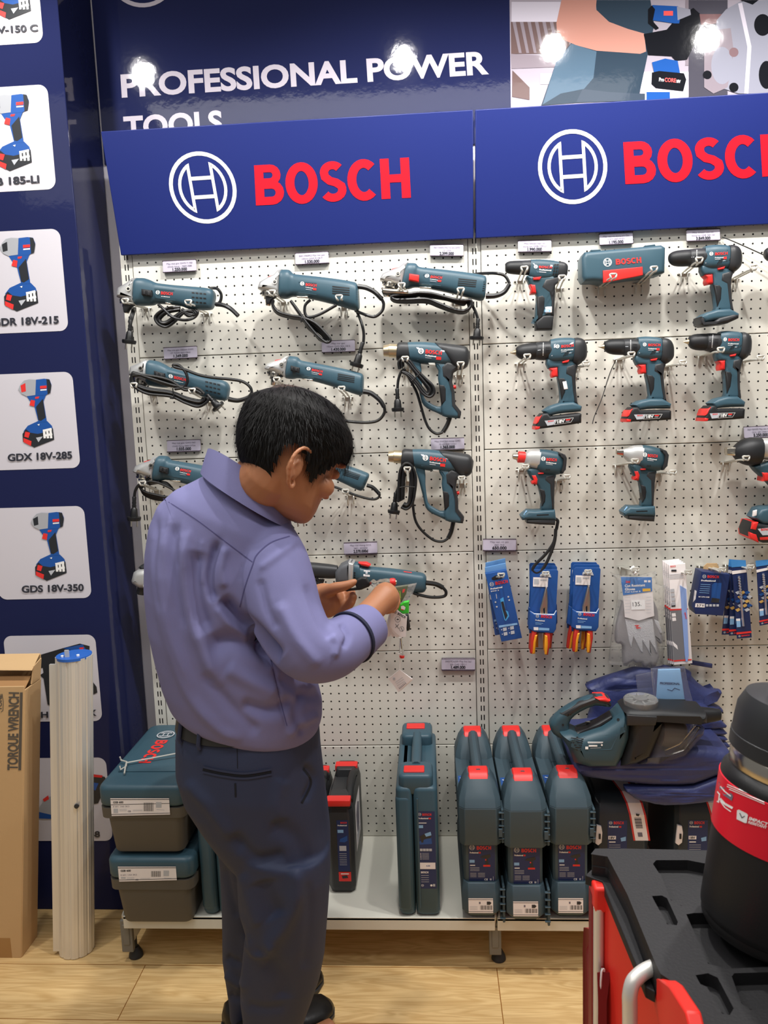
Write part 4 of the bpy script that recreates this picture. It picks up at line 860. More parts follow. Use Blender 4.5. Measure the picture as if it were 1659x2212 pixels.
# ---------------------------------------------------------------- packs on the lower hooks
def driverbox(tr, Y, label, prints=True):
    t = thing('driver_box', label, 'boxed tool', 'two boxed cordless screwdrivers on one hook')
    b = MB(); slab(b, [(148, 470), (395, 425), (572, 1208), (335, 1252)], tr, Y, .011, packblue, .001); b.build('carton', t, ang=20); bv = b.bvh()
    m = MB(); slab(m, [(146, 405), (385, 352), (398, 425), (150, 470)], tr, Y, .003, mat('tab_blue', '#5f8fc4', .4), .001); m.build('hanging_tab', t)
    pr = Print(tr, Y, bv); pr.poly([(225, 525), (270, 498), (345, 490), (360, 505), (350, 528), (250, 552), (228, 545)], blk).logo(226, 600, 25, 25, greyp, .16, 8).text('BOSCH', (272, 610), (414, 583), 38, redp).text('Professional', (214, 664), (350, 640), 20, white).text('IXO 3', (218, 688), (310, 674), 12, white)
    pr.poly([(202, 722), (280, 712), (287, 765), (212, 778)], paper).poly([(322, 770), (360, 750), (385, 900), (415, 915), (428, 970), (390, 1025), (372, 1010), (345, 900)], mat('glow_cyan', '#4aa3e0', .5)).up().poly([(332, 805), (362, 795), (385, 900), (410, 960), (385, 1012), (350, 890)], dkp)
    for c in ((418, 745), (428, 783), (270, 806), (284, 860)): pr.disc(*c, 10, greyp)
    pr.poly([(308, 1078), (520, 1045), (524, 1068), (312, 1102)], skyblue)
    for r in range(2):
        for q in range(2): x = 355+q*82+r*8; y = 1105+r*52-q*16; pr.poly([(x, y), (x+42, y-8), (x+46, y+30), (x+4, y+38)], greyp); pr.disc(x-14, y+20, 7, greyp)
    pr.build('print', t); settle(t); return t
driverbox(S_, -.075, 'blue driver box in front, tilted, below the 650.000 card')
driverbox(aff(0, [(148, 470), (395, 425), (335, 1252)], S_, [(150, 415), (385, 370), (262, 1180)]), -.045, 'blue driver box mostly hidden behind the tilted front one')
yel, redh = mat('yellow_handle', '#eea025', .4), mat('red_handle', '#c3352a', .4)
def plier(tr, Y, label, grp):
    t = thing('plier_pack', label, 'pliers', grp)
    b = MB(); slab(b, [(690, 445), (706, 427), (980, 430), (994, 450), (968, 905), (968, 1120), (935, 1165), (660, 1165), (655, 1105)], tr, Y, .0012, packblue, .0006); b.build('backing_card', t, ang=20)
    s = MB(); slab(s, [(652, 1108), (662, 905), (718, 938), (945, 945), (974, 900), (966, 1110), (936, 1158), (715, 1142)], tr, Y-.012, .008, packblue, .003); bs = s.bvh(); s.build('sleeve', t, ang=25)
    m = MB(); slab(m, [(846, 632), (864, 634), (872, 800), (868, 940), (838, 945), (834, 870), (822, 880), (826, 945), (785, 945), (782, 880), (800, 820)], tr, Y-.01, .006, plierm, .003); m.build('jaws', t)
    for q, yq in (([(690, 1120), (752, 1120), (735, 1220), (722, 1395), (672, 1398), (664, 1380), (672, 1240)], [(720, 1180), (752, 1180), (735, 1260), (726, 1398), (690, 1402), (702, 1260)]), ([(836, 1120), (900, 1120), (905, 1240), (888, 1330), (875, 1412), (842, 1412), (832, 1380), (835, 1240)], [(835, 1180), (868, 1185), (876, 1290), (862, 1412), (836, 1405), (832, 1330)])):
        m = MB(); slab(m, q, tr, Y-.01, .008, redh, .005, 1); slab(m, yq, tr, Y-.012, .0085, yel, .005, 1); m.build('handle', t)
    pr = Print(tr, Y-.002); pr.poly([(790, 480), (850, 470), (900, 480), (915, 520), (780, 510)], greyp).poly([(706, 518), (880, 524), (872, 632), (702, 626)], paper).up().rect(715, 540, 770, 600, greyp).rect(790, 545, 860, 560, greyp); pr.build('sticker', t)
    pr = Print(tr, Y-.02, bs); pr.line([(662, 908), (718, 940), (945, 948), (972, 902)], 7, white).logo(754, 968, 19, 19, greyp, .18).text('BOSCH', (794, 984), (920, 997), 33, redp).text('Professional', (730, 1022), (838, 1030), 16, white).line([(730, 1045), (820, 1052)], 5, skyblue).line([(730, 1060), (800, 1066)], 5, skyblue).poly([(710, 1095), (765, 1097), (765, 1132), (712, 1130)], paper).poly([(770, 1100), (892, 1108), (890, 1135), (770, 1132)], skyblue); pr.build('print', t)
    settle(t); return t
x1 = lambda dx, dy, r=0: (lambda u, v: S_(u+dx+r*(v-450), v+dy))
plier(x1(0, 0), -.10, 'foremost plier pack of the left plier stack', 'plier packs')
plier(x1(-12, -45, -.0), -.068, 'middle plier pack of the left plier stack', 'plier packs')
plier(x1(-30, -75, .07), -.036, 'rearmost plier pack of the left plier stack', 'plier packs')
plier(x1(490, -22), -.10, 'foremost plier pack of the right plier stack', 'plier packs')
plier(x1(478, -60, -.06), -.068, 'middle plier pack of the right plier stack', 'plier packs')
plier(x1(452, -85, -.0), -.036, 'rearmost plier pack of the right plier stack', 'plier packs')

t = thing('glove_pack', 'clear bag of grey cut resistant gloves priced 135', 'gloves')
gl, gk = mat('grey_glove', '#8b8889', .75, bump=(500, .4, .002)), mat('speckled_knit', '#c3c3c6', .85, bump=(400, .8, .003))
m = MB(); slab(m, [(235, 600), (270, 560), (540, 560), (592, 780), (632, 950), (600, 985), (575, 960), (592, 1090), (575, 1165), (530, 1200), (505, 1180), (470, 1200), (440, 1195), (420, 1165), (370, 1170), (340, 1150), (300, 1175), (245, 1170), (240, 1000), (200, 985), (172, 955), (182, 800)], Q_, -.075, .014, gl, .01, 2); m.build('glove', t)
m = MB(); slab(m, [(262, 740), (530, 740), (545, 850), (577, 1070), (560, 1078), (500, 950), (520, 1095), (505, 1090), (430, 950), (442, 1075), (412, 1062), (345, 915), (325, 1028), (300, 960)], Q_, -.0825, .009, gk, .004, 1); b2 = m.bvh(); Print(Q_, -.08, b2, lift=.002, mb=m).line([(365, 815), (400, 812), (380, 828), (420, 838), (380, 842)], 10, redp); m.build('knit_back', t)
m = MB(); slab(m, [(545, 745), (590, 770), (625, 880), (605, 890), (560, 800)], Q_, -.0845, .006, gk, .003, 1); m.build('thumb_knit', t)
m = MB(); slab(m, [(228, 342), (530, 345), (552, 720), (400, 766), (268, 732), (250, 520)], Q_, -.094, .001, paper, 0); pr = Print(Q_, -.0955, mb=m)
blu = mat('glove_card_blue', '#3274bd', .5)
pr.poly([(228, 342), (530, 345), (534, 482), (252, 522)], blu).up().text('3M', (275, 400), (318, 403), 22, redp).text('Cut Resistant', (268, 440), (465, 432), 24, white).text('Gloves', (270, 474), (368, 470), 24, white).text('Cut Level 5', (268, 494), (420, 488), 12, white).poly([(440, 456), (516, 454), (518, 480), (440, 485)], mat('yellow_print', '#e8b52c', .5)).poly([(330, 570), (462, 565), (466, 658), (332, 662)], mat('bright_sticker', '#ffffff', .5)).rect(455, 375, 482, 395, paper).rect(492, 375, 518, 395, paper)
pr.up().text('135.', (345, 628), (428, 624), 42, dkp, False)
for k in range(6): pr.line([(270, 540+k*30), (320, 538+k*30)], 3, greyp); pr.line([(475, 540+k*30), (525, 538+k*30)], 3, greyp)
m.build('card', t, ang=0)
m = MB(); slab(m, [(130, 300), (190, 320), (400, 335), (570, 290), (560, 330), (600, 420), (655, 430), (640, 700), (650, 1000), (620, 1190), (500, 1215), (300, 1200), (118, 1180), (125, 1060), (160, 800), (200, 560), (210, 400)], Q_, -.0815, .021, clear, .012, 1); m.build('clear_bag', t)
m = MB(); m.lathe([(.008, 0), (.0095, .004), (.007, .008), (.0095, .012), (.007, .016), (.0095, .02), (.007, .024)], white, W(*Q_(330, 250), -.08), (.5, -.3, -.6), 14); m.build('hanging_clip', t); settle(t)

def saw(k, label):
    tr = lambda u, v: Q_(u-k*19, v-k*13+(k*8 if v > 900 else 0)); Y = -.1+k*.012
    t = thing('saw_blade_pack', label, 'saw blades', 'saw blade packs on one hook'); b = MB(); slab(b, [(688, 225), (852, 208), (920, 1178), (745, 1194)], tr, Y, .004, paper, .001); b.build('card', t, ang=20)
    pr = Print(tr, Y-.0042); pr.poly([(712, 662), (816, 658), (866, 1165), (742, 1150)], greyk).poly([(705, 655), (880, 648), (881, 660), (706, 670)], redp).poly([(742, 1152), (916, 1140), (917, 1152), (743, 1166)], redp).up().text('BOSCH', (712, 250), (762, 246), 16, redp).rect(720, 272, 770, 290, dkp)
    for q in range(3): pr.line([(700+q*2, 322+q*18), (840, 312+q*18)], 6, greyp)
    for q in range(4): pr.poly([(709+q*4, 462+q*42), (748+q*4, 458+q*42), (751+q*4, 490+q*42), (712+q*4, 494+q*42)], greyp)
    pr.poly([(720, 600), (758, 596), (760, 630), (722, 635)], dkp)
    for q in range(2): pr.poly([(724+q*3, 697+q*42), (760+q*3, 694+q*42), (765+q*3, 726+q*42), (728+q*3, 730+q*42)], paper)
    pr.poly([(730, 965), (778, 1010), (785, 1050), (740, 1010)], paper); pr.build('print', t)
    m = MB(); slab(m, [(804, 425), (864, 460), (888, 1100), (876, 1165), (860, 1165), (850, 1100)], tr, Y-.0052, .0012, mat('blade_blue', '#8aa6dd', .35), 0); pr = Print(tr, Y-.0066, mb=m); pr.text('BOSCH', (846, 690), (858, 750), 14, redp); m.build('blade', t); settle(t)
greyk = mat('pack_grey', '#76767a', .5)
for k, l in enumerate(('foremost saw blade pack showing a long pale blue blade', 'second saw blade pack, just behind the foremost', 'third saw blade pack, behind two others', 'rearmost saw blade pack, nearest the gloves')): saw(k, l)

t = thing('charger_box', 'small navy charger carton marked 3.7 V hanging tilted', 'boxed charger'); Y = -.085
b = MB(); slab(b, [(982, 272), (1256, 300), (1190, 697), (925, 680), (912, 630)], Q_, Y, .026, packnavy, .001); bv = b.bvh(); b.build('carton', t, ang=20)
m = MB(); slab(m, [(1028, 280), (1035, 238), (1068, 210), (1162, 210), (1192, 262), (1190, 296)], Q_, Y+.02, .0015, cardm, 0); m.build('hanging_tab', t)
pr = Print(Q_, Y, bv); pr.logo(1040, 338, 18, 18, greyp, .16).text('BOSCH', (1070, 352), (1182, 356), 26, redp).text('Professional', (1010, 385), (1150, 388), 16, white).poly([(1115, 420), (1135, 400), (1208, 402), (1190, 590), (1105, 588)], packblue).up().poly([(1112, 545), (1190, 555), (1186, 592), (1105, 588)], dkp)
for q in range(5): pr.line([(1004-q*3, 415+q*20), (1100-q*3, 420+q*20)], 4, skyblue)
pr.text('3.7 V', (968, 630), (1038, 632), 22, dkp).poly([(946, 468), (966, 480), (955, 560), (930, 590)], paper); pr.k = 0; pr.poly([(955, 598), (1046, 602), (1044, 640), (950, 636)], paper)
pr.up().up().text('BC 3.7V-1100', (985, 540), (1090, 545), 11, white)
for q in range(4): pr.rect(1055+q*34, 608, 1080+q*34, 630, greyp)
pr.build('print', t); settle(t)
bitc = mat('bit_steel', '#b9c4d4', .3, .8)
def bitpack(tr, Y, label):
    t = thing('drill_bit_card', label, 'drill bit', 'drill bit cards on the lower hooks'); b = MB(); slab(b, [(1300, 178), (1440, 180), (1452, 300), (1500, 930), (1358, 942), (1312, 300)], tr, Y, .002, packnavy, .001); b.build('card', t, ang=20)
    pr = Print(tr, Y-.0023); pr.poly([(1298, 176), (1442, 180), (1448, 240), (1304, 250)], mat('card_cyan', '#3f86c6', .45)).poly([(1308, 285), (1448, 270), (1450, 298), (1312, 318)], paper).poly([(1352, 882), (1496, 868), (1498, 886), (1354, 902)], redp)
    for r in range(5):
        for q in range(3):
            x = 1340+q*44+(r % 2)*22; y = 492+r*42; pr.poly([(x, y), (x+34, y-16), (x+60, y+2), (x+22, y+22)], [greyp, yelc, packblue][(r+q) % 3])
    pr.up().poly([(1350, 748), (1390, 745), (1394, 828), (1356, 832)], skyblue).rect(1350, 748, 1390, 770, paper).logo(1382, 918, 10, 10, greyp, .2).text('BOSCH', (1402, 922), (1480, 914), 14, redp); pr.build('print', t)
    m = MB(); m.tube([W(*tr(1376, 335), Y-.006), W(*tr(1398, 560), Y-.006), W(*tr(1410, 720), Y-.006), W(*tr(1420, 820), Y-.006)], .0032, bitc); 
    for q in range(9): m.tube([W(*tr(1366+q*2.6, 350+q*26), Y-.008), W(*tr(1390+q*2.6, 362+q*26), Y-.009)], .0016, bitc, 6)
    m.build('bit', t); settle(t)
yelc = mat('print_ochre', '#cda75e', .5)
TL, TR, BR = (1300, 178), (1440, 180), (1500, 930)
bitpack(Q_, -.1, 'foremost drill bit card of the fanned three')
bitpack(aff(0, [TL, TR, BR], Q_, [(1290, 175), (1430, 180), (1425, 905)]), -.085, 'middle drill bit card of the fanned three')
bitpack(aff(0, [TL, TR, BR], Q_, [(1282, 172), (1420, 182), (1352, 900)]), -.07, 'rear drill bit card of the fanned three')
bitpack(aff(0, [TL, TR, BR], Q_, [(1540, 186), (1680, 172), (1722, 790)]), -.1, 'drill bit card cut off by the photo\'s right edge')

# ---------------------------------------------------------------- goods on the base shelf
L_, N_, V_, U_ = crop(190, 1560, 4.6097), crop(660, 1560, 4.4229), crop(1180, 1420, 3.4635), crop(970, 1540, 4.2545)
def cr(x0, x1, y0, y1, z, c):
    return [Vector(p) for p in ((x0+c, y0, z), (x1-c, y0, z), (x1, y0+c, z), (x1, y1-c, z), (x1-c, y1, z), (x0+c, y1, z), (x0, y1-c, z), (x0, y0+c, z))]
def rr(x0, x1, y0, y1, z, r, n=5):
    out = []
    for cx, cy, a0 in ((x1-r, y0+r, -90), (x1-r, y1-r, 0), (x0+r, y1-r, 90), (x0+r, y0+r, 180)):
        out += [Vector((cx+r*math.cos(math.radians(a0+90*i/n)), cy+r*math.sin(math.radians(a0+90*i/n)), z)) for i in range(n+1)]
    return out
def rbox(m, x0, x1, y0, y1, z0, z1, r, e, mt):
    """box with rounded vertical corners r and softened top and bottom edges e"""
    R = [rr(x0+e*(1-math.sin(a)), x1-e*(1-math.sin(a)), y0+e*(1-math.sin(a)), y1-e*(1-math.sin(a)), z0+e*(1-math.cos(a)), max(r, e*1.05)) for a in (0, .5, 1, 1.57)]
    R += [rr(x0+e*(1-math.sin(a)), x1-e*(1-math.sin(a)), y0+e*(1-math.sin(a)), y1-e*(1-math.sin(a)), z1-e*(1-math.cos(a)), max(r, e*1.05)) for a in (1.57, 1, .5, 0)]
    return m.rings(R, mt)
boxg = mat('grey_brown_plastic', '#57534c', .5, bump=(500, .1, .001))
def tealbox(dx, dz, label, sticker):
    t = thing('tool_box', label, 'tool box', 'stacked teal lidded tool boxes'); x0, x1 = -1.012+dx, -.784+dx; y0, y1 = -.425, -.03; z = .151+dz
    b = MB(); b.rings([rr(x0+.027, x1-.018, y0+.014, y1-.014, z, .02), rr(x0+.025, x1-.016, y0+.012, y1-.012, z+.004, .02), rr(x0+.014, x1-.012, y0+.006, y1-.01, z+.105, .02)], boxg)
    b.rings([rr(x0+.001, x1-.001, y0+.001, y1-.001, z+.1, .022), rr(x0, x1, y0, y1, z+.128, .022)], boxg); b.build('tub', t)
    m = MB(); rbox(m, x0-.001, x1+.001, y0-.001, y1+.001, z+.129, z+.188, .024, .012, teal)
    m.box(((x0+x1)/2, (y0+y1)/2-.02, z+.189), (x1-x0-.05, .2, .003), teal); m.build('lid', t)
    m = MB(); m.box((x1-.075, -.15, z+.1885), (.075, .02, .004), blk2); m.box((x1-.075, -.245, z+.1885), (.09, .022, .004), blk2); m.build('carry_handle_slot', t)
    fn = lambda u, v: Vector((u, -v, z+.1912)); pr = Print(lambda u, v: (u, v), fn=fn)
    pr.logo(x0+.075, .115, .026, .026, greyp, .14, -90).text('BOSCH', (x0+.062, .155), (x0+.062, .30), .034, redp); pr.build('lid_lettering', t)
    bb = MB(); bb.v = list(m.v); 
    sx0, sx1, sy0, sy1, cut = sticker
    pr = Print(L_, fn=lambda px, py: W(px, py, y0-.002)); pr.poly([(sx0, sy0), (sx1, sy0-(0 if cut else 0)), (sx1+10, sy1-15), (sx0+14, sy1)], paper).up().text('GSB 600', (sx0+28, sy0+52), (sx0+130, sy0+50), 20, dkp)
    pr.line([(sx0+2, sy0+14), (sx1, sy0+12)], 6, dkp).line([(sx0+12, sy1-16), (sx1+8, sy1-30)], 5, dkp).text('0 601 1A0 3K2', (sx0+28, sy0+92), (sx0+190, sy0+88), 15, greyp2, False)
    for k in range(14): pr.rect(sx0+332+k*7, sy0+45, sx0+332+k*7+(4 if k % 3 else 2), sy1-48, dkp)
    for r in range(2): pr.line([(sx0+90, sy0+112+r*14), (sx0+165, sy0+110+r*14)], 4, greyp); pr.line([(sx0+225, sy0+118+r*10), (sx0+320, sy0+116+r*10)], 3, greyp)
    pr.rect(sx0+32, sy0+105, sx0+78, sy1-30, greyp).rect(sx0+455, sy0+40, sx0+510, sy0+95, greyp).line([(sx0+460, sy0+112), (sx0+540, sy0+118)], 4, greyp).text('CE', (sx0+175, sy0+138), (sx0+205, sy0+137), 14, greyp2)
    if not cut: pr.line([(sx0, sy0+66), (sx1+4, sy0+52)], 5, dkp)
    pr.build('sticker', t); settle(t)
tealbox(0, 0, 'lower teal-lidded tool box standing on the shelf end', (297, 875, 1438, 1588, True))
tealbox(-.008, .2, 'upper teal-lidded tool box with a loose hook on its lid', (222, 808, 757, 935, False))
zt = .151+.2+.192
m = MB(); ww = lambda u, v, h=0: WZ(*L_(u, v), zt+h)
m.tube([ww(900, 308, .012), ww(600, 365, .008), ww(385, 405, .006)], .0022, steel); m.tube([ww(318, 345, .016), ww(330, 378, .006), ww(385, 395, .006), ww(380, 440, .006), ww(325, 470, .006), ww(318, 440, .006)], .0022, steel, smooth=False); m.tube([ww(385, 395, .008), ww(372, 450, .006), ww(362, 512, .003)], .0022, steel)
tag(m.build('loose_hook'), 'loose bent wire hook lying on the upper teal box lid', 'hook')

def carton_label(pr, x0, y0, x1, y1, w=1):
    pr.poly([(x0, y0), (x1, y0), (x1+4, y1), (x0+4, y1)], packnavy).up()
# three slate cases with red latches
def slatecase(cx, dy, label):
    t = thing('power_tool_case', label, 'tool case', 'three slate cases with red latches'); z0 = .151; yb = -.045; yf = -.412+dy
    b = MB()
    b.rings([cr(cx-.044, cx+.044, yf+.022, yb, z0+.09, .006), cr(cx-.044, cx+.044, yf+.022, yb, z0+.22, .006)], slate)
    b.rings([cr(cx-.036, cx+.036, yf+.03, yb, z0, .01), cr(cx-.051, cx+.05, yf, yb, z0+.03, .016), cr(cx-.051, cx+.05, yf, yb, z0+.085, .016), cr(cx-.046, cx+.046, yf+.012, yb, z0+.106, .012)], slate)
    b.rings([cr(cx-.053, cx+.053, yf+.004, yb, z0+.214, .012), cr(cx-.054, cx+.054, yf, yb, z0+.225, .014), cr(cx-.054, cx+.054, yf, yb, z0+.315, .014)], slate)
    for ya, yc in ((yf, yf+.11), (yb-.11, yb)):
        b.rings([cr(cx-.054, cx+.054, ya, yc, z0+.315, .014), cr(cx-.052, cx+.052, ya+.010, yc-.004, z0+.335, .014), cr(cx-.042, cx+.042, ya+.032, yc-.008, z0+.364, .012), cr(cx-.029, cx+.029, ya+.05, yc-.014, z0+.385, .008)], slate)
    for s in (-1, 1): b.box((cx+s*.034, (yf+yb)/2, z0+.318), (.04, .2, .01), slate)
    b.build('shell', t, bevel=.0015)
    m = MB(); m.tube([(cx, yf+.06, z0+.375), (cx, yf+.12, z0+.37), (cx, yb-.12, z0+.37), (cx, yb-.06, z0+.375)], .0165, slate, 10, flat=.9); m.build('handle', t)
    for ya in (yf, yb-.11):
        m = MB(); fr = [(ya+.026, .351), (ya+.048, .381), (ya+.062, .387), (ya+.085, .387)]
        R = [[Vector((cx+x*k, y, z0+z+dz)) for x, dz, k in ((-.034, -.016, 1), (-.024, .003, 1), (.023, .003, 1), (.032, -.014, 1), (.026, -.02, 1), (-.028, -.02, 1))] for y, z in fr]
        m.rings(R, red); m.build('latch', t, bevel=.001)
    for za, zb in ((.0, .1), (.22, .31)):
        m = MB(); m.box((cx+.056, yf+.03, z0+(za+zb)/2), (.006, .05, zb-za), slate); m.box((cx+.055, yf+.006, z0+(za+zb)/2), (.003, .004, zb-za), slate)
        for k in range(5): m.box((cx+.053, yf+.006, z0+za+.012+k*(zb-za-.02)/4), (.014, .008, .003), slate)
        if za: m.box((cx+.05, yf+.002, z0+.25), (.01, .006, .022), slate)
        m.build('hinge_ribs', t, bevel=.001)
    fn = lambda u, v: Vector((cx+u, yf+.0212, z0+.216-v)); pr = Print(lambda u, v: (u, v), fn=fn, lift=.0005)
    pr.rect(-.031, .003, .036, .113, packnavy).up().logo(-.022, .018, .007, .007, greyp, .16).text('BOSCH', (-.01, .024), (.027, .024), .010, redp).text('Professional', (-.028, .034), (-.006, .034), .0042, white).rect(-.005, .030, .0, .0345, redp).rect(-.029, .052, -.016, .060, skyblue).rect(-.028, .066, -.015, .0685, white)
    pr.poly([(.004, .04), (.024, .036), (.026, .044), (.018, .048), (.019, .06), (.023, .068), (.006, .07), (.012, .062), (.012, .048), (-.002, .046)], blk2).up().rect(.006, .066, .024, .071, redp).rect(.011, .05, .014, .054, redp)
    for k in range(3): pr.line([(-.028, .074+k*.004), (-.004, .074+k*.004)], .0012, greyp)
    for k in range(4): pr.line([(-.028, .089+k*.0034), (-.012, .089+k*.0034)], .001, greyp); pr.line([(-.008, .089+k*.0034), (.01, .089+k*.0034)], .001, greyp)
    pr.text('CE', (.008, .109), (.017, .109), .005, white).rect(.022, .104, .027, .109, greyp).line([(.031, .098), (.031, .11)], .001, greyp); pr.build('front_label', t)
    fn = lambda u, v: Vector((cx+u, yf, z0+.075-v)); pr = Print(lambda u, v: (u, v), fn=fn, lift=.0006)
    pr.rect(-.035, .004, .028, .045, paper).up().line([(-.035, .008), (.028, .008)], .0012, dkp).line([(-.035, .041), (.028, .041)], .0012, dkp)
    for k in range(12): pr.rect(-.005+k*.0026, .024, -.005+k*.0026+(.0016 if k % 3 else .0008), .036, dkp)
    pr.rect(-.008, .014, -.004, .02, greyp2).poly([(.012, .013), (.02, .013), (.024, .017), (.02, .022), (.012, .022)], dkp)
    for k in range(3): pr.line([(-.032, .027+k*.004), (-.012, .027+k*.004)], .001, greyp)
    pr.build('barcode_sticker', t)
    pr = Print(lambda u, v: (u, v), fn=lambda u, v: Vector((cx+u, yf+.16-v, z0+.3245))); pr.poly([(-.05, .0), (-.02, .0), (-.02, .04), (-.05, .05)], packblue).up().line([(-.045, .012), (-.03, .02), (-.022, .01)], .003, white); pr.build('well_print', t)
    settle(t)
slatecase(-.037, 0, 'left of the three slate cases with red latches')
slatecase(.076, -.012, 'middle of the three slate cases with red latches')
slatecase(.192, .002, 'right slate case with red latches, under the vacuum handle')

# tall teal cases with red latches
def tallcase(x0, x1, yf, zt, label, lab=True):
    t = thing('power_tool_case', label, 'tool case', 'tall teal rounded cases'); z0 = .151; yb = -.035; cx = (x0+x1)/2; w = x1-x0
    b = MB(); xs = cx-.01
    rbox(b, x0, xs-.0008, yf, yb, z0, zt-.035, .014, .012, teal); rbox(b, xs+.0008, x1, yf, yb, z0, zt-.035, .014, .012, teal)
    for ya, yc in ((yf+.005, yf+.09), (yb-.1, yb)): rbox(b, x0+.008, x1-.01, ya, yc, zt-.06, zt-.004, .016, .01, teal)
    rbox(b, x0-.0015, xs-.006, yf-.003, yb+.002, z0+.015, zt-.06, .012, .01, teal)
    b.box((xs+.012, yf-.001, z0+(zt-z0)/2-.02), (.004, .004, zt-z0-.09), teal)
    b.build('shell', t)
    m = MB(); m.tube([(cx, yf+.07, zt-.012), (cx, yf+.11, zt-.014), (cx, yb-.13, zt-.014), (cx, yb-.08, zt-.012)], .014, teal, 10); m.build('handle', t)
    for y in (yf+.02, yb-.055): m = MB(); rbox(m, cx-.032, cx+.022, y, y+.035, zt-.02, zt-.0005, .003, .002, red); m.build('latch', t)
    fn = lambda u, v: Vector((cx+u, yf-.0002, zt-.1-v)); pr = Print(lambda u, v: (u, v), fn=fn, lift=.0006)
    pr.rect(.0, 0, .046, .215, packnavy).up().logo(.007, .008, .0042, .0042, greyp, .18).text('BOSCH', (.014, .012), (.037, .012), .0065, redp).text('Professional', (.003, .021), (.029, .021), .004, white).rect(.03, .0175, .036, .0215, redp).rect(.002, .038, .015, .046, skyblue).line([(.004, .032), (.024, .032)], .002, white)
    pr.poly([(.004, .07), (.03, .056), (.036, .062), (.034, .074), (.016, .076), (.014, .086), (.009, .086), (.009, .076)], blk2).poly([(.004, .084), (.035, .07), (.037, .09), (.005, .092)], packblue).up().poly([(.018, .062), (.034, .056), (.036, .066), (.022, .07)], skyblue)
    for k in range(4): pr.rect(.005+k*.008, .103, .012+k*.008, .11, greyp)
    for k in range(6): pr.line([(.01, .116+k*.0032), (.028, .116+k*.0032)], .0009, greyp); pr.rect(.006, .1155+k*.0032, .008, .117+k*.0032, white)
    pr.rect(.003, .142, .044, .16, paper).text('BOSCH', (.006, .172), (.025, .172), .0055, white).up().text('4-30', (.02, .153), (.03, .153), .004, packblue)
    for k in range(4): pr.line([(.006, .178+k*.006), (.026, .178+k*.006)], .0012, greyp)
    pr.logo(.009, .206, .0035, .0035, greyp, .2).disc(.032, .206, .003, white).rect(.036, .202, .042, .209, greyp); pr.build('front_label', t); settle(t)
tallcase(-.252, -.145, -.384, .545, 'tall teal rounded case standing between black and slate cases')
tallcase(-.778, -.675, -.384, .52, 'teal rounded case mostly hidden behind the man\'s legs')

# black cases
def blackcase(x0, x1, yf, zt, label):
    t = thing('power_tool_case', label, 'tool case', 'black cases with red latches'); z0 = .151; yb = -.035; cx = (x0+x1)/2
    b = MB(); b.rings([cr(x0+.006, x1-.004, yf+.008, yb, z0, .01), cr(x0, x1, yf, yb, z0+.02, .012), cr(x0, x1, yf, yb, zt-.045, .012), cr(x0+.004, x1-.004, yf+.006, yb-.004, zt-.026, .012)], blk2)
    for ya, yc in ((yf+.004, yf+.075), (yb-.075, yb-.004)): b.rings([cr(x0+.003, x1-.003, ya, yc, zt-.03, .008), cr(x0+.01, x1-.012, ya+.006, yc-.006, zt-.004, .006)], blk2)
    b.build('shell', t, bevel=.003)
    m = MB(); m.tube([(x1-.012, yf+.03, zt-.02), (x1-.014, yf+.09, zt-.004), (x1-.014, yb-.1, zt-.004), (x1-.012, yb-.05, zt-.02)], .011, blk, 10); m.build('handle', t)
    for y in (yf-.002, yb-.05): m = MB(); rbox(m, x0+.004, x1-.006, y, y+.03, zt-.02, zt-.002, .003, .002, red); m.build('latch', t)
    fn = lambda u, v: Vector((cx+u, yf, zt-.06-v)); pr = Print(lambda u, v: (u, v), fn=fn, lift=.0006)
    pr.rect(-.008, 0, .024, .15, packnavy).up().text('BOSCH', (.003, .01), (.02, .01), .005, redp).text('Professional', (-.005, .017), (.02, .017), .0036, white).rect(-.006, .028, .01, .037, skyblue).poly([(.0, .055), (.02, .045), (.02, .06), (.012, .065), (-.002, .064)], packblue).rect(-.003, .075, .016, .09, greyp).rect(-.008, .152, .026, .18, redp)
    for k in range(7): pr.line([(-.004, .098+k*.0055), (.016, .098+k*.0055)], .0012, greyp)
    pr.up().line([(-.002, .158), (.02, .158)], .003, white).poly([(.0, .164), (.015, .162), (.018, .17), (.002, .172)], dkp); pr.build('front_label', t)
    fn = lambda u, v: Vector((x1+.0002, yf+.06+u, zt-.05-v)); pr = Print(lambda u, v: (u, v), fn=fn, lift=.0006)
    pr.rect(0, 0, .12, .14, paper).up().poly([(.02, .04), (.06, .02), (.1, .04), (.09, .1), (.05, .12), (.03, .09)], greyp2).poly([(.02, .1), (.1, .115), (.1, .13), (.03, .13)], greyp); pr.build('side_label', t); settle(t)
blackcase(-.452, -.376, -.29, .428, 'black case with red latches and a red sticker right of the trousers')
blackcase(-.545, -.462, -.2, .415, 'black case with red latches half hidden by the trousers')

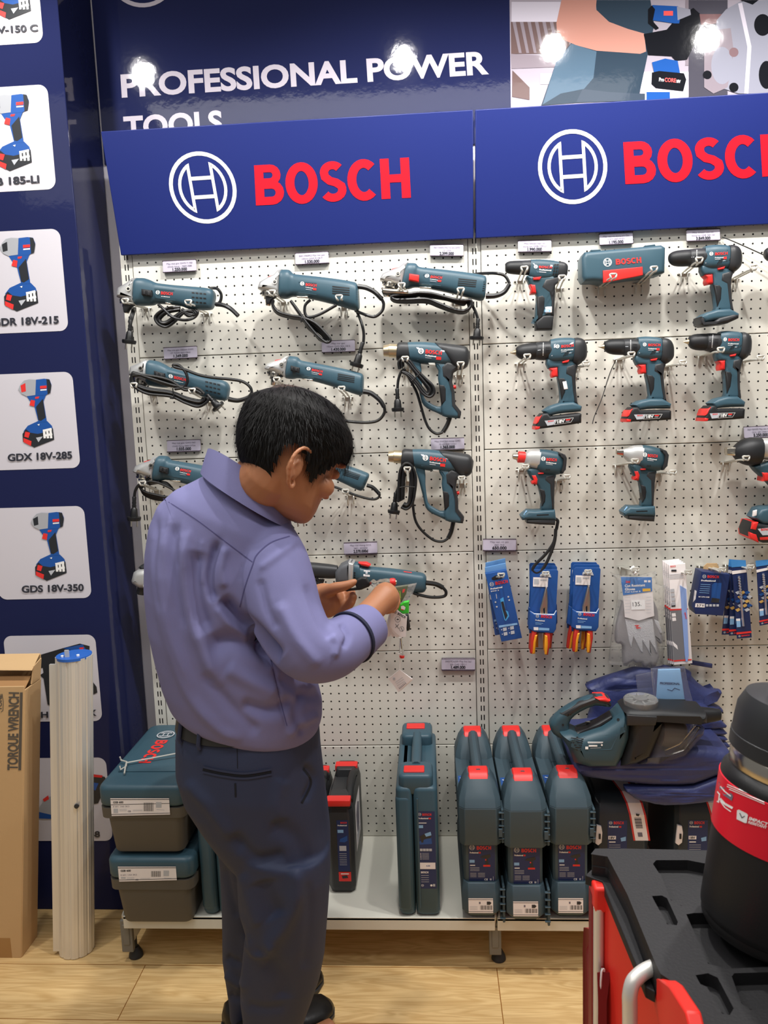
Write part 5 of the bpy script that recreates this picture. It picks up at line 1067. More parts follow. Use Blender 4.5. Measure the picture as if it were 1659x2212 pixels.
# two dark 18 V cases at the right with striped stickers
stripe = mat('sticker_red_edge', '#cf3a36', .5)
def dcase(x0, x1, label):
    t = thing('power_tool_case', label, 'tool case', 'two dark cases under the navy bags'); yf, yb, z0, zt = -.3, -.04, .151, .432
    b = MB(); b.rings([cr(x0, x1, yf, yb, z0, .01), cr(x0, x1, yf, yb, zt-.045, .012), cr(x0+.004, x1-.004, yf+.012, yb, zt-.018, .012), cr(x0+.012, x1-.012, yf+.04, yb-.02, zt, .012)], mat('dark_slate_plastic', '#2c353b', .4)); b.build('shell', t, bevel=.002)
    m = MB(); slab(m, [(0, 0), (.012, .004), (.015, .022), (.013, .05), (.004, .058), (-.004, .052)], lambda u, v: proj(Vector((x0+.004+u, yf-.004, zt-.07-v))), yf-.006, .004, paper, .002); m.box((x0+.011, yf-.011, zt-.1), (.005, .002, .014), blk); m.build('latch', t)
    fn = lambda u, v: Vector((x0+u, yf, zt-.055-v)); pr = Print(lambda u, v: (u, v), fn=fn, lift=.0006)
    pr.rect(.034, .006, .085, .13, packnavy).up().logo(.042, .013, .0045, .0045, greyp, .18).text('BOSCH', (.05, .017), (.076, .017), .008, redp).text('Professional', (.038, .026), (.062, .026), .005, white).rect(.064, .022, .07, .0265, redp).rect(.036, .05, .056, .06, paper).rect(.038, .066, .055, .069, white).up().text('18V', (.039, .0585), (.053, .0585), .0065, dkp)
    for k in range(4): pr.line([(.038, .076+k*.006), (.068, .076+k*.006)], .0012, greyp)
    pr.poly([(.068, .056), (.082, .052), (.082, .064), (.07, .066)], skyblue); pr.build('front_label', t)
    q = lambda u, s: Vector((x0+.075+u+s*.022, [yf+.10, yf+.05, yf+.012, yf-.0008, yf-.0008][int(s)] if False else 0, 0))
    P = [(yf+.10, zt+.001, 0), (yf+.04, zt+.001, .008), (yf+.011, zt-.0175, .016), (yf-.0009, zt-.045, .022), (yf-.0009, zt-.118, .034)]
    m = MB(); R = []
    for y, z, s in P: R.append([Vector((x0+.068+s+u, y, z)) for u in (0, .005, .039, .044)])
    for k in range(4):
        for j in range(3): m.add([R[k][j], R[k][j+1], R[k+1][j+1], R[k+1][j]], [(0, 1, 2, 3)], paper if j == 1 else stripe)
    fn = lambda u, v: Vector((x0+.068+.022+.0164*v/.1+u, yf-.0009, zt-.045-v)); pr = Print(lambda u, v: (u, v), fn=fn, lift=.0006, mb=m)
    for k in range(11): pr.rect(.012, .008+k*.0028, .03, .008+k*.0028+(.0017 if k % 3 else .0009), dkp)
    pr.rect(.014, .05, .026, .062, greyp2).poly([(.018, -.004), (.028, -.002), (.024, .004), (.018, .002)], dkp)
    m.build('striped_sticker', t, ang=0); settle(t)
dcase(.272, .413, 'dark case marked 18V, left one under the navy bags')
dcase(.482, .615, 'dark case marked 18V, right one beside the bottle')

# ---------------------------------------------------------------- navy bags, hand vacuum, zip bag
nylon = mat('navy_nylon', '#333a66', .5, bump=(45, .35, .006))
rnd = random.Random(5)
def crumple(name, out, Y, d, label, amp=.004, tr=V_, seed=1, rr_=None):
    b = MB(); slab(b, out, tr, Y, d, nylon, rr_ or d*.8, 2, steps=4, ym=Y-d); r = random.Random(seed); ph = [(r.uniform(20, 70), r.uniform(-30, 30), r.uniform(20, 80), r.uniform(0, 6)) for _ in range(6)]
    o = b.build(name, ang=60); me = o.data
    bm = bmesh.new(); bm.from_mesh(me); bmesh.ops.subdivide_edges(bm, edges=[e for e in bm.edges if e.calc_length() > .02], cuts=2, use_grid_fill=True); bmesh.ops.triangulate(bm, faces=[f for f in bm.faces if len(f.verts) > 4])
    for v in bm.verts:
        c = v.co; s = sum(math.sin(a*c.x+bb*c.y+e*c.z+p) for a, bb, e, p in ph)/6; v.co += Vector((.3*s, -.9*s, .5*s))*amp
    bm.to_mesh(me); bm.free(); tag(o, label, 'bag', 'folded navy nylon bags'); return o
crumple('nylon_bag', [(305, 240), (380, 200), (560, 140), (780, 85), (1080, 110), (1115, 150), (1180, 220), (1250, 265), (1330, 270), (1325, 298), (1270, 320), (1240, 350), (1330, 400), (1335, 430), (1290, 445), (1250, 540), (400, 560), (350, 420), (330, 290)], -.06, .03, 'navy bag propped upright against the panels behind the vacuum', .010, seed=2)
for k, (q, l) in enumerate((([(1100, 500), (1280, 470), (1330, 500), (1345, 535), (1100, 545)], 'uppermost thin folded navy bag of the pile right of the vacuum'), ([(1080, 550), (1300, 538), (1345, 560), (1342, 586), (1080, 590)], 'second thin folded navy bag in the pile right of the vacuum'), ([(1060, 596), (1300, 592), (1350, 610), (1340, 632), (1060, 636)], 'third thin folded navy bag in the pile right of the vacuum'), ([(1020, 642), (1300, 637), (1360, 655), (1350, 690), (1000, 700)], 'lowest thin folded navy bag in the pile right of the vacuum'))):
    crumple('nylon_bag', q, -.155, .065, l, .004, seed=10+k, rr_=.007)
crumple('nylon_bag', [(218, 862), (262, 790), (420, 778), (800, 735), (1100, 690), (1330, 715), (1400, 730), (1400, 895), (1290, 905), (1115, 968), (900, 975), (700, 965), (300, 915)], -.215, .145, 'large folded navy bag lying under the hand vacuum', .005, seed=21, rr_=.022)
crumple('nylon_bag', [(592, 990), (900, 985), (1110, 980), (1280, 915), (1400, 905), (1400, 1040), (1180, 1100), (900, 1120), (760, 1095), (690, 1080), (640, 1050)], -.34, .02, 'lowest navy bag drooping over the two dark cases', .006, seed=33, rr_=.012)
m = MB(); slab(m, [(905, 1150), (1115, 1186), (1113, 1226), (905, 1190)], Q_, -.03, .006, nylon, .003); tag(m.build('bag_strap'), 'short navy strap end sticking out behind the saw blade packs', 'strap')

t = thing('hand_vacuum', 'teal and black cordless hand vacuum lying on navy bags', 'vacuum cleaner'); Y = -.325
b = MB(); slab(b, [(90, 530), (170, 520), (230, 548), (400, 492), (500, 428), (556, 372), (600, 440), (592, 560), (548, 690), (500, 770), (300, 772), (190, 742), (150, 640), (110, 580)], V_, Y, .055, teald, .028, 1, steps=5)
slab(b, [(28, 470), (110, 392), (240, 318), (360, 280), (455, 288), (480, 345), (460, 362), (360, 350), (250, 396), (180, 452), (166, 520), (200, 560), (120, 600), (50, 562), (26, 515)], V_, Y, .021, teald, .014, 2, steps=4); bv = b.bvh(); b.build('motor_housing', t)
m = MB(); slab(m, [(95, 405), (240, 318), (360, 279), (458, 286), (482, 348), (450, 352), (370, 320), (255, 365), (150, 440)], V_, Y, .0225, blk2, .012, 1); slab(m, [(190, 548), (300, 520), (480, 410), (490, 440), (400, 495), (240, 560)], V_, Y, .02, blk2, .008, 1); m.build('grip', t)
m = MB(); slab(m, [(353, 282), (430, 279), (468, 300), (455, 316), (385, 306)], V_, Y, .0245, red, .006, 1); m.build('power_button', t)
m = MB(); slab(m, [(555, 368), (590, 346), (830, 345), (1155, 368), (1168, 395), (1160, 450), (840, 445), (825, 510), (745, 695), (640, 745), (525, 762), (590, 560), (600, 440)], V_, Y, .057, blk, .026, 1, steps=5); slab(m, [(600, 425), (830, 440), (815, 505), (600, 505)], V_, Y-.052, .006, blk2, .003); m.build('front_body', t)
m = MB(); loft2(m, [(1120, 366), (1160, 375), (1290, 388), (1298, 400)], [(1120, 500), (1170, 490), (1285, 470), (1296, 460)], V_, Y, blk, [1, 1, .9, .8], 2.6); m.build('nozzle', t)
m = MB(); slab(m, [(815, 455), (1000, 470), (1150, 490), (1142, 535), (1010, 690), (905, 728), (720, 745), (650, 748), (745, 695)], V_, Y, .05, smoke, .02, 1, steps=4); m.build('dust_cup', t)
m = MB(); p = W(*V_(1000, 560), Y); m.lathe([(.035, -.05), (.038, -.04), (.036, 0), (.025, .01)], mat('filter_beige', '#6d655c', .8), p, (1, 0, -.1), 20); m.build('filter', t)
m = MB(); slab(m, [(885, 700), (1000, 650), (1120, 515), (1150, 520), (1030, 690), (930, 725), (890, 722)], V_, Y-.04, .006, clear2, .003); m.build('cup_rim', t)
p = W(*V_(706, 378), Y); m = MB(); m.lathe([(.04, 0), (.043, .006), (.043, .024), (.04, .027), (.036, .024), (.02, .022), (.018, .028), (.005, .029)], knobc, p, (0, 0, 1), 28); m.lathe([(.042, -.012), (.0425, -.001)], blk2, p, (0, 0, 1), 24)
for k in range(8): a = math.pi*k/4; m.box(p+Vector((.028*math.cos(a), .028*math.sin(a), .023)), (.022, .004, .005), knobc, Matrix.Rotation(a, 3, 'Z'))
m.build('filter_knob', t)
pr = Print(V_, Y, bv); pr.poly([(280, 600), (540, 572), (490, 690), (250, 702)], teal).up().rect(310, 632, 425, 638, white).rect(318, 656, 382, 668, white).rect(292, 668, 314, 688, white).disc(416, 656, 7, white).line([(330, 680), (410, 676)], 3, greyp).line([(312, 645), (420, 642)], 3, greyp)
for k in range(6): pr.line([(185+k*8, 602+k*18), (280-k*4, 610+k*16)], 7, blk)
pr.disc(232, 600, 8, blk).disc(538, 466, 11, blk).disc(125, 505, 8, blk).disc(180, 425, 8, blk).poly([(290, 480), (340, 470), (342, 488), (296, 500)], steel); pr.build('housing_marks', t); settle(t)

t = thing('zip_bag', 'clear zip bag holding a pale blue card, standing on the vacuum', 'plastic bag'); Y = -.265
m = MB(); slab(m, [(835, 92), (1000, 86), (1036, 330), (822, 325)], V_, Y, .003, skyblue, .001); pr = Print(V_, Y-.0032, mb=m); pr.text('PROFESSIONAL', (850, 200), (1000, 205), 16, packnavy).line([(905, 240), (940, 250), (960, 230), (1000, 245)], 5, packnavy); m.build('card', t)
m = MB(); slab(m, [(782, 82), (1036, 68), (1060, 200), (1100, 348), (812, 346)], V_, Y, .008, clear, .006); slab(m, [(668, 132), (800, 105), (830, 330), (690, 300)], V_, Y+.02, .004, clear, .003); m.build('film', t); settle(t)

# ---------------------------------------------------------------- left: cardboard box and aluminium column
R6, W6 = crop(0, 1380, 6.381), crop(1250, 1600, 3.6137)
t = thing('cardboard_box', 'tall brown cardboard box marked TORQUE WRENCH with open torn top', 'cardboard box')
p0 = WZ(46, 2068, 0); yf = p0.y; xr = p0.x; yb = yf+.085; xl = xr-.15; z1 = W(52, 1482, yf).z; kx = (W(53, 1482, yf).x-xr)/z1
m = MB(); T = .004
m.box(((xl+xr)/2, yf, z1/2), (xr-xl, T, z1), cardm); m.box((xr, (yf+yb)/2, z1/2-.005), (T, yb-yf, z1-.01), cardm); m.box((xl, (yf+yb)/2, z1/2), (T, yb-yf, z1), cardm); m.box(((xl+xr)/2, yb, (z1+.06)/2), (xr-xl, T, z1+.06), cardm); m.box(((xl+xr)/2, (yf+yb)/2, .004), (xr-xl, yb-yf, T), cardm); shear(m, kx).build('carton', t, ang=0, bevel=.0015)
m = MB(); m.hexa([(xl+.01, yb-.004, z1+.06), (xr-.002, yb-.004, z1+.06), (xr-.002, yb-.001, z1+.062), (xl+.01, yb-.001, z1+.062)], [(xl+.01, yf+.03, z1+.035), (xr+.004, yf+.03, z1+.032), (xr+.004, yf+.033, z1+.035), (xl+.01, yf+.033, z1+.038)], cardm); shear(m, kx).build('back_flap', t, ang=0)
m = MB(); m.hexa([(xr-.002, yf+.035, z1-.008), (xr-.002, yb-.004, z1-.008), (xr+.002, yb-.004, z1-.008), (xr+.002, yf+.035, z1-.008)], [(xr+.001, yf+.04, z1+.04), (xr+.001, yb-.004, z1+.05), (xr+.004, yb-.004, z1+.05), (xr+.004, yf+.04, z1+.04)], cardm); shear(m, kx).build('side_flap', t, ang=0)
m = MB(); m.hexa([(xl+.01, yf+.006, z1-.03), (xr-.012, yf+.006, z1-.03), (xr-.012, yf+.009, z1-.03), (xl+.01, yf+.009, z1-.03)], [(xl+.01, yf+.045, z1+.012), (xr-.006, yf+.045, z1+.012), (xr-.006, yf+.048, z1+.012), (xl+.01, yf+.048, z1+.012)], cardi); shear(m, kx).build('tucked_flap', t, ang=0)
inkc = mat('carton_ink', '#5b544b', .75)
pr = Print(R6, yf-.0022); pr.text('TORQUE WRENCH', (238, 1812), (258, 738), 140, inkc).poly([(275, 738), (312, 738), (290, 1812), (252, 1812)], inkc).text('TONE', (20, 990), (28, 760), 60, inkc).line([(28, 760), (45, 860), (40, 990), (10, 1010)], 8, inkc); pr.build('printing', t)
m = MB(); m.box((xr-.06, yf-.0022, .03), (.07, .0006, .06), mat('packing_tape', '#a77d4c', .3)); m.build('tape', t, ang=0); settle(t)

t = thing('aluminium_column', 'ribbed silver aluminium column with blue end standing on the floor', 'aluminium column')
pb = WZ(150, 2070, 0); cx, cy = pb.x+.005, pb.y+.035; zt2 = W(158, 1416, cy).z; R0 = .0475; xt = W(160, 1416, cy).x
alu = mat('ribbed_aluminium', '#e2dfd8', .36, .45)
def flute(z, k=1, dx=0):
    out = []
    for i in range(120):
        a = 2*math.pi*i/120; g = -.0022 if (i % 10 in (0, 1)) else (.0008 if i % 10 in (5,) else 0)
        out.append(Vector((cx+dx+(R0+g)*k*math.cos(a), cy+(R0+g)*k*math.sin(a)*.9, z)))
    return out
m = MB(); m.rings([flute(.002), flute(zt2, 1, xt-cx)], alu)
f_ = MB(); f_.box((cx-.046, cy-.022, .01+zt2*.487), (.02, .007, zt2*.966), alu); shear(f_, (xt-cx)/zt2); m.add(f_.v, f_.f, alu); m.build('tube', t, ang=20)
m = MB(); bl = mat('blue_end_cap', '#2b62b8', .4); m.lathe([(R0*.95, -.004), (R0*.95, .003), (.002, .0035)], bl, (xt, cy, zt2), (0, 0, 1), 32); m.build('end_cap', t)
for x, y in ((-.022, -.02), (.018, -.015)): m = MB(); m.lathe([(.004, 0), (.004, .004), (.001, .005)], white, (xt+x, cy+y, zt2+.003)); m.build('screw', t)
m = MB(); m.box((xt-.008, cy-.022, zt2+.012), (.011, .004, .02), greyp); m.build('corner_tab', t)
m = MB(); q = W(165, 1742, cy-R0); m.lathe([(.0062, 0), (.0062, .004), (.001, .005)], blk2, W(165, 1742, cy-R0*.88)+Vector((0, .003, 0)), (0, -1, 0), 18); m.build('hole_plug', t); settle(t)

# ---------------------------------------------------------------- right foreground: rolling tool chest and bottle
def holed(mb, outer, holes, z1, z0, mt):
    """slab in the horizontal plane with sunken openings"""
    loops = [[Vector((p.x, p.y, 0)) for p in q] for q in [outer]+holes]; flat = [p for l in loops for p in l]
    mb.add([Vector((p.x, p.y, z1)) for p in flat], [tuple(t) for t in tessellate_polygon(loops)], mt)
    for l in loops:
        n = len(l); mb.add([Vector((p.x, p.y, z)) for z in (z1, z0) for p in l], [(i, (i+1) % n, n+(i+1) % n, n+i) for i in range(n)], mt)
ZL = 1.0
lidm = mat('black_chest_plastic', '#181719', .6, bump=(350, .25, .001)); chred = mat('chest_red', '#ea3026', .42); dkred = mat('chest_dark_red', '#7d1018', .45)
wz = lambda q, z=ZL: [WZ(*W6(*p), z) for p in q]
t = thing('tool_chest', 'red tool chest with black recessed lid in the right foreground', 'tool chest')
outer = [(95, 885), (130, 842), (360, 842), (1000, 856), (1900, 870), (2050, 2300), (2150, 2900), (1330, 2900), (1120, 2560), (900, 2250), (830, 2110), (730, 1880), (640, 1820), (600, 1740), (380, 1200), (225, 905)]
holes = [[(580, 962), (605, 932), (850, 932), (1100, 980), (1500, 980), (1500, 1300), (1000, 1290), (800, 1288), (720, 1245), (640, 1040), (625, 1030)],
         [(572, 1212), (650, 1208), (690, 1230), (775, 1415), (765, 1440), (690, 1432), (585, 1240)],
         [(840, 1355), (900, 1345), (1500, 1340), (1600, 1760), (1150, 1780), (1010, 1740), (950, 1600)],
         [(912, 1830), (1010, 1815), (1085, 1850), (1210, 2090), (1180, 2140), (1120, 2130), (1000, 1920), (950, 1900)],
         [(1195, 1840), (1215, 1815), (1700, 1800), (1800, 2100), (1340, 2100), (1270, 2050)]]
m = MB(); O = wz(outer); holed(m, O, [wz(h) for h in holes], ZL, ZL-.012, lidm)
base = [Vector((p.x, p.y, ZL-.03)) for p in O]; m.rings([base, [Vector((p.x, p.y, ZL-.0115)) for p in O]], lidm)
for q in ([(345, 1175), (480, 1130), (640, 1700), (620, 1745)],): pass
m.build('lid', t, ang=20, bevel=.0022)
fl = [(80, 890), (225, 905), (380, 1200), (600, 1740), (560, 1760), (215, 1130), (200, 1080), (80, 1020)]
m = MB(); P = wz([(80, 885), (130, 840), (300, 850), (420, 1200), (640, 1760), (560, 1720), (250, 1020), (215, 930)]); m.rings([[Vector((p.x-.004, p.y, ZL-.035)) for p in P], [Vector((p.x-.004, p.y, ZL-.024)) for p in P]], lidm); m.build('lid_flange', t, bevel=.001)
xb = wz([(225, 905)])[0].x; ybk = wz([(130, 842)])[0].y; yfr = wz([(1330, 2900)])[0].y
m = MB(); B0 = [Vector((xb-.008, ybk-.02, 0)), Vector((xb+.42, ybk-.02, 0)), Vector((xb+.46, yfr+.02, 0)), Vector((xb+.06, yfr+.02, 0))]
m.rings([[Vector((p.x+.03 if i in (0, 3) else p.x, p.y, .12)) for i, p in enumerate(B0)], [Vector((p.x, p.y, .55)) for p in B0], [Vector((p.x, p.y, ZL-.031)) for p in B0]], chred); m.build('body', t, bevel=.004)
m = MB(); m.box((xb-.012, ybk-.010, .68), (.010, .02, .56), dkred); m.build('rear_channel', t, bevel=.003)
m = MB(); m.box((xb-.006, ybk-.016, ZL-.04), (.021, .03, .028), chred); m.build('rear_bracket', t, bevel=.003)
m = MB(); m.tube([(xb-.0115, ybk-.026, ZL-.05), (xb-.0115, ybk-.026, .70)], .0055, alu, 12); m.build('rear_handle_bar', t)
a = WZ(*W6(600, 1765), ZL-.014); b_ = WX(*W6(500, 1860), a.x-.022)
m = MB(); m.tube([a+Vector((.02, 0, .001)), a, a+Vector((-.016, -.006, -.004)), a+Vector((-.024, -.01, -.016)), a+Vector((-.024, -.01, -.06)), a+Vector((-.024, -.01, -.3))], .0065, alu, 12); m.build('side_handle_bar', t)
m = MB(); q = [W6(548, 1885), W6(612, 1838), W6(700, 1905), W6(830, 2110), W6(900, 2400), W6(660, 2400)]; P = [WX(*p, xb+.026) for p in q]; P = [WX(*p, a.x-.004) for p in q]
m.rings([[p+Vector((.012, 0, 0)) for p in P], P], chred); m.build('latch', t, bevel=.002)
m = MB(); yb_ = ybk-.01; xl_ = W(1298, 2165, yb_-.035).x; zl_ = W(1285, 2108, yb_-.035).z; m.rings([rr(xl_+.006, xb-.010, yb_-.03, yb_+.04, .1, .006), rr(xl_, xb-.010, yb_-.035, yb_+.045, zl_-.03, .006), rr(xl_+.005, xb-.010, yb_-.03, yb_+.04, zl_, .006)], dkred); m.build('lower_bin', t); m = MB(); m.tube([(xl_+.001, yb_-.03, .55), (xl_, yb_-.032, zl_-.03), (xl_+.005, yb_-.028, zl_), (xb-.011, yb_-.029, zl_)], .0011, white, 6); m.build('bin_edging', t)
for y in (ybk-.06, yfr+.08):
    for x in (xb+.08, xb+.4): m = MB(); m.lathe([(.02, -.02), (.06, -.018), (.06, .018), (.02, .02)], blk, (x, y, .06), (1, 0, 0), 24); m.box((x, y, .11), (.05, .08, .04), blk); m.build('wheel', t)
settle(t)

t = thing('insulated_bottle', 'black insulated bottle with red label standing tilted on the tool chest', 'bottle')
bc = WZ(1655, 2024, ZL-.0105); ax = Vector((math.sin(math.radians(7.5)), .02, math.cos(math.radians(7.5)))).normalized(); bc = bc+Vector((0, 0, .0585*math.sin(math.radians(7.5))))
bm1 = mat('bottle_black', '#1b1a1a', .42, bump=(900, .15, .0006))
BK = .86
m = MB(); m.lathe([(.049, 0), (.054, .002), (.056, .006), (.0555, .012), (.0575, .015), (.0578, .02), (.0578, .163), (.0568, .168), (.053, .173), (.051, .175)], bm1, bc, ax, 64, BK); m.build('flask', t)
m = MB(); m.lathe([(.0513, .174), (.0525, .176), (.0525, .191), (.0513, .193)], chrome, bc, ax, 64, BK); m.build('steel_neck_ring', t)
m = MB(); m.lathe([(.0515, .1915), (.0545, .194), (.0545, .208), (.0538, .2085), (.0535, .220), (.0525, .236), (.047, .250), (.03, .256), (.001, .257)], blk2, bc, ax, 64, BK); m.build('lid', t)
q = Vector((0, 0, 1)).rotation_difference(ax); h = lambda x, y, z: bc+q@Vector((x, y, z*BK))
m = MB(); m.tube([h(-.02, 0, .25), h(-.025, -.005, .285), h(0, 0, .30), h(.025, .005, .285), h(.02, 0, .25)], .007, blk, 10); m.build('carry_loop', t)
m = MB(); m.tube([h(-.03, -.03, .248), h(-.02, -.033, .262), h(-.008, -.02, .27), h(.01, -.025, .255)], .008, paper, 8, flat=.5); m.build('paper_tag', t)
lab = MB(); lab.lathe([(.0578, .104), (.0587, .1045), (.0587, .1605), (.0578, .161)], mat('bottle_label_red', '#e3182f', .35), bc, ax, 64, BK); bl_ = lab.bvh(); lab.build('label', t)
Z5 = crop(1480, 1480, 5.268); pr = Print(Z5, bvh=bl_, Y=-1.6, lift=.0006)
for a0, b0, k in ((480, 900, 1130), (615, 910, 1178), (475, 900, 1152), (500, 905, 1185)): pr.line([(a0+(b0-a0)*i/8, k+(b0-a0)*i/8*.42) for i in range(9)], 9, white)
pr.line([(710, 1155), (810, 1190), (915, 1222)], 14, white).line([(790, 1240), (910, 1278)], 22, white).poly([(380, 1100), (395, 1105), (450, 1165), (535, 1240), (545, 1265), (530, 1318), (500, 1295), (440, 1255), (390, 1185)], greyp2).up().line([(400, 1150), (450, 1210), (520, 1265)], 14, white)
pr.line([(365, 1210), (390, 1240), (380, 1330), (360, 1320)], 14, white).line([(395, 1290), (450, 1350), (540, 1400)], 26, white).line([(400, 1320), (450, 1390), (520, 1440)], 12, white)
pr.poly([(590, 1425), (610, 1415), (700, 1460), (715, 1478), (700, 1570), (680, 1570), (585, 1525)], white).up().line([(620, 1455), (645, 1510), (678, 1490)], 9, dkp).text('IMPACT', (722, 1532), (935, 1605), 38, white).text('RESISTANT', (715, 1570), (925, 1635), 28, white); pr.build('label_print', t); settle(t)

# ---------------------------------------------------------------- the man
skin = mat('skin', '#a8714f', .5, bump=(250, .15, .001)); skin.node_tree.nodes['Principled BSDF'].inputs['Subsurface Weight'].default_value = .08
shirt = mat('shirt_twill', '#7675a0', .85, bump=(1500, .35, .0012)); trou = mat('navy_wool_trousers', '#2a324b', .7, bump=(500, .2, .001))
leather = mat('black_leather', '#1a1817', .35, bump=(120, .2, .001)); hairm = mat('black_hair', '#0c0a09', .6, spec=.25); scalp = mat('scalp', '#3b2c23', .55); beltm = mat('belt_leather', '#2f2e2b', .4)
def fuse(mb, voxel, it=6, fac=.5):
    me = bpy.data.meshes.new('t'); me.from_pydata([tuple(v) for v in mb.v], [], mb.f); fix_normals(me); o = bpy.data.objects.new('t', me); COL.objects.link(o)
    r = o.modifiers.new('r', 'REMESH'); r.mode = 'VOXEL'; r.voxel_size = voxel; r.adaptivity = 0
    s = o.modifiers.new('s', 'SMOOTH'); s.factor = fac; s.iterations = it
    out = bpy.data.meshes.new_from_object(o.evaluated_get(bpy.context.evaluated_depsgraph_get())); bpy.data.objects.remove(o); bpy.data.meshes.remove(me); return out
def sculpt(me, folds, lim=None):
    """press folds (polylines as seen in the photograph) into the side of a garment that faces the photographer"""
    n = len(me.vertices); co = np.empty(n*3); me.vertices.foreach_get('co', co); co = co.reshape(-1, 3); no = np.empty(n*3); me.vertices.foreach_get('normal', no); no = no.reshape(-1, 3)
    v = co-np.array(CAM); c = v@np.array(FW); px = 829.5+FPX*(v@np.array(RT))/c; py = 1106-FPX*(v@np.array(UP))/c
    face = np.clip(-(no*v).sum(1)/np.linalg.norm(v, axis=1)*3, 0, 1); D = np.zeros(n)
    for pts, amp, w in folds:
        best = np.full(n, 1e9); tt = np.zeros(n); P = spline([Vector((a, b, 0)) for a, b in pts], 6); L = len(P)-1
        for i in range(L):
            a, b = P[i], P[i+1]; dx, dy = b.x-a.x, b.y-a.y; s = np.clip(((px-a.x)*dx+(py-a.y)*dy)/(dx*dx+dy*dy+1e-9), 0, 1)
            d = np.hypot(px-a.x-s*dx, py-a.y-s*dy); u = d < best; best[u] = d[u]; tt[u] = (i+s[u])/L
        D += amp*np.exp(-(best/w)**2)*np.clip(np.minimum(tt, 1-tt)*6+.15, 0, 1)
    co += no*(D*face)[:, None]; me.vertices.foreach_set('co', co.ravel()); me.update()
def finish(me, name, m, parent, ang=None):
    me.materials.clear(); me.materials.append(m); me.polygons.foreach_set('material_index', [0]*len(me.polygons)); me.polygons.foreach_set('use_smooth', [True]*len(me.polygons)); me.name = name
    return put(name, me, parent)
def ring(L, R, Y, d, dz=0, n=36, sq=2.2):
    a, b = W(*L, Y), W(*R, Y); c = (a+b)/2; u = (b-a)/2; v = Vector((0, d, dz)); out = []
    for k in range(n):
        th = 2*math.pi*k/n; co, si = math.cos(th), math.sin(th)
        out.append(c+u*math.copysign(abs(co)**(2/sq), co)+v*math.copysign(abs(si)**(2/sq), si))
    return out
def limb(mb, P, m, n=20):
    pts = [W(p[0], p[1], p[2]) for p in P]; rad = [p[3] for p in P]; S = spline(pts, 5); rs = spline([Vector((r, 0, 0)) for r in rad], 5)
    L = len(S)-1; mb.tube(S, lambda t: rs[min(L, int(round(t*L)))].x, m, n, smooth=False)
    mb.ball(S[0], rad[0], m); mb.ball(S[-1], rad[-1], m)
man = thing('person', 'man in purple-grey shirt and dark trousers looking down at a tester', 'person')

HC = W(622, 990, -.765); hf = Vector((.696, .544, -.469)).normalized(); hr = hf.cross(Vector((.37, .289, .883))).normalized(); hu = hr.cross(hf).normalized()
HS = 1.09
H = lambda x, y, z: HC+(hr*x+hf*y+hu*z)*HS
HR = Matrix((hr, hf, hu)).transposed()
HP = [(-.118, .076, .035, .02), (-.112, .086, .01, .032), (-.1, .091, -.01, .043), (-.082, .093, -.03, .053), (-.06, .093, -.055, .06), (-.035, .092, -.078, .066), (-.01, .089, -.092, .069), (.012, .088, -.099, .072), (.035, .095, -.101, .0745), (.058, .092, -.099, .0755), (.08, .078, -.088, .07), (.098, .055, -.066, .055), (.108, .03, -.04, .035), (.113, .005, -.01, .01)]
HP = [(z*.8-.004 if z < -.02 else z, f-.006 if z < -.05 else f-.002, b*.95, w) for z, f, b, w in HP]
def hring(z, f, b, w, n=32, ex=0): return [H((w+ex)*math.sin(2*math.pi*k/n), (f+b)/2+((f-b)/2+ex)*math.cos(2*math.pi*k/n), z) for k in range(n)]
B = MB(); B.rings([hring(*p) for p in HP], skin)
B.rings([[H(x*w, y, z) for x, y, z in ((-1, .085, zz), (0, f, zz), (1, .085, zz), (0, .07, zz))] for zz, f, w in ((.015, .095, .007), (-.008, .097, .009), (-.022, .102, .013), (-.032, .102, .016), (-.038, .093, .012))], skin)
for s in (-1, 1):
    B.ball(H(s*.012, .094, -.033), .008, skin); B.ball(H(s*.031, .083, .006), (.0145, .011, .0105), skin, 12, HR); B.ball(H(s*.031, .09, .026), (.018, .007, .006), skin, 12, HR); B.ball(H(s*.045, .062, -.025), (.022, .025, .022), skin, 12, HR)
    E = [(.016, .022, .074), (.006, .034, .082), (-.012, .033, .089), (-.024, .018, .093), (-.025, -.002, .092), (-.018, -.018, .087), (-.008, -.032, .08), (.002, -.034, .076), (.004, -.022, .073)]
    B.tube([H(s*x, y-.012, z-.022) for y, z, x in E], .0046, skin, 10); B.ball(H(s*.0765, -.02, -.022), (.007, .018, .027), skin, 12, HR); B.tube([H(s*.083, -.008-.012, .012-.022), H(s*.086, -.017-.012, -.002-.022), H(s*.081, -.008-.012, -.018-.022)], .0035, skin, 8)
B.ball(H(0, .083, -.050), (.022, .007, .0055), skin, 12, HR); B.ball(H(0, .081, -.059), (.019, .007, .006), skin, 12, HR); B.ball(H(0, .070, -.08), (.02, .014, .012), skin, 12, HR)
nb = W(545, 1060, -.735)
B.tube([H(0, -.018, .01), H(0, -.022, -.045), W(556, 1048, -.752), W(540, 1100, -.74), W(530, 1150, -.73)], lambda t: .055+.012*t*t, skin, 22)
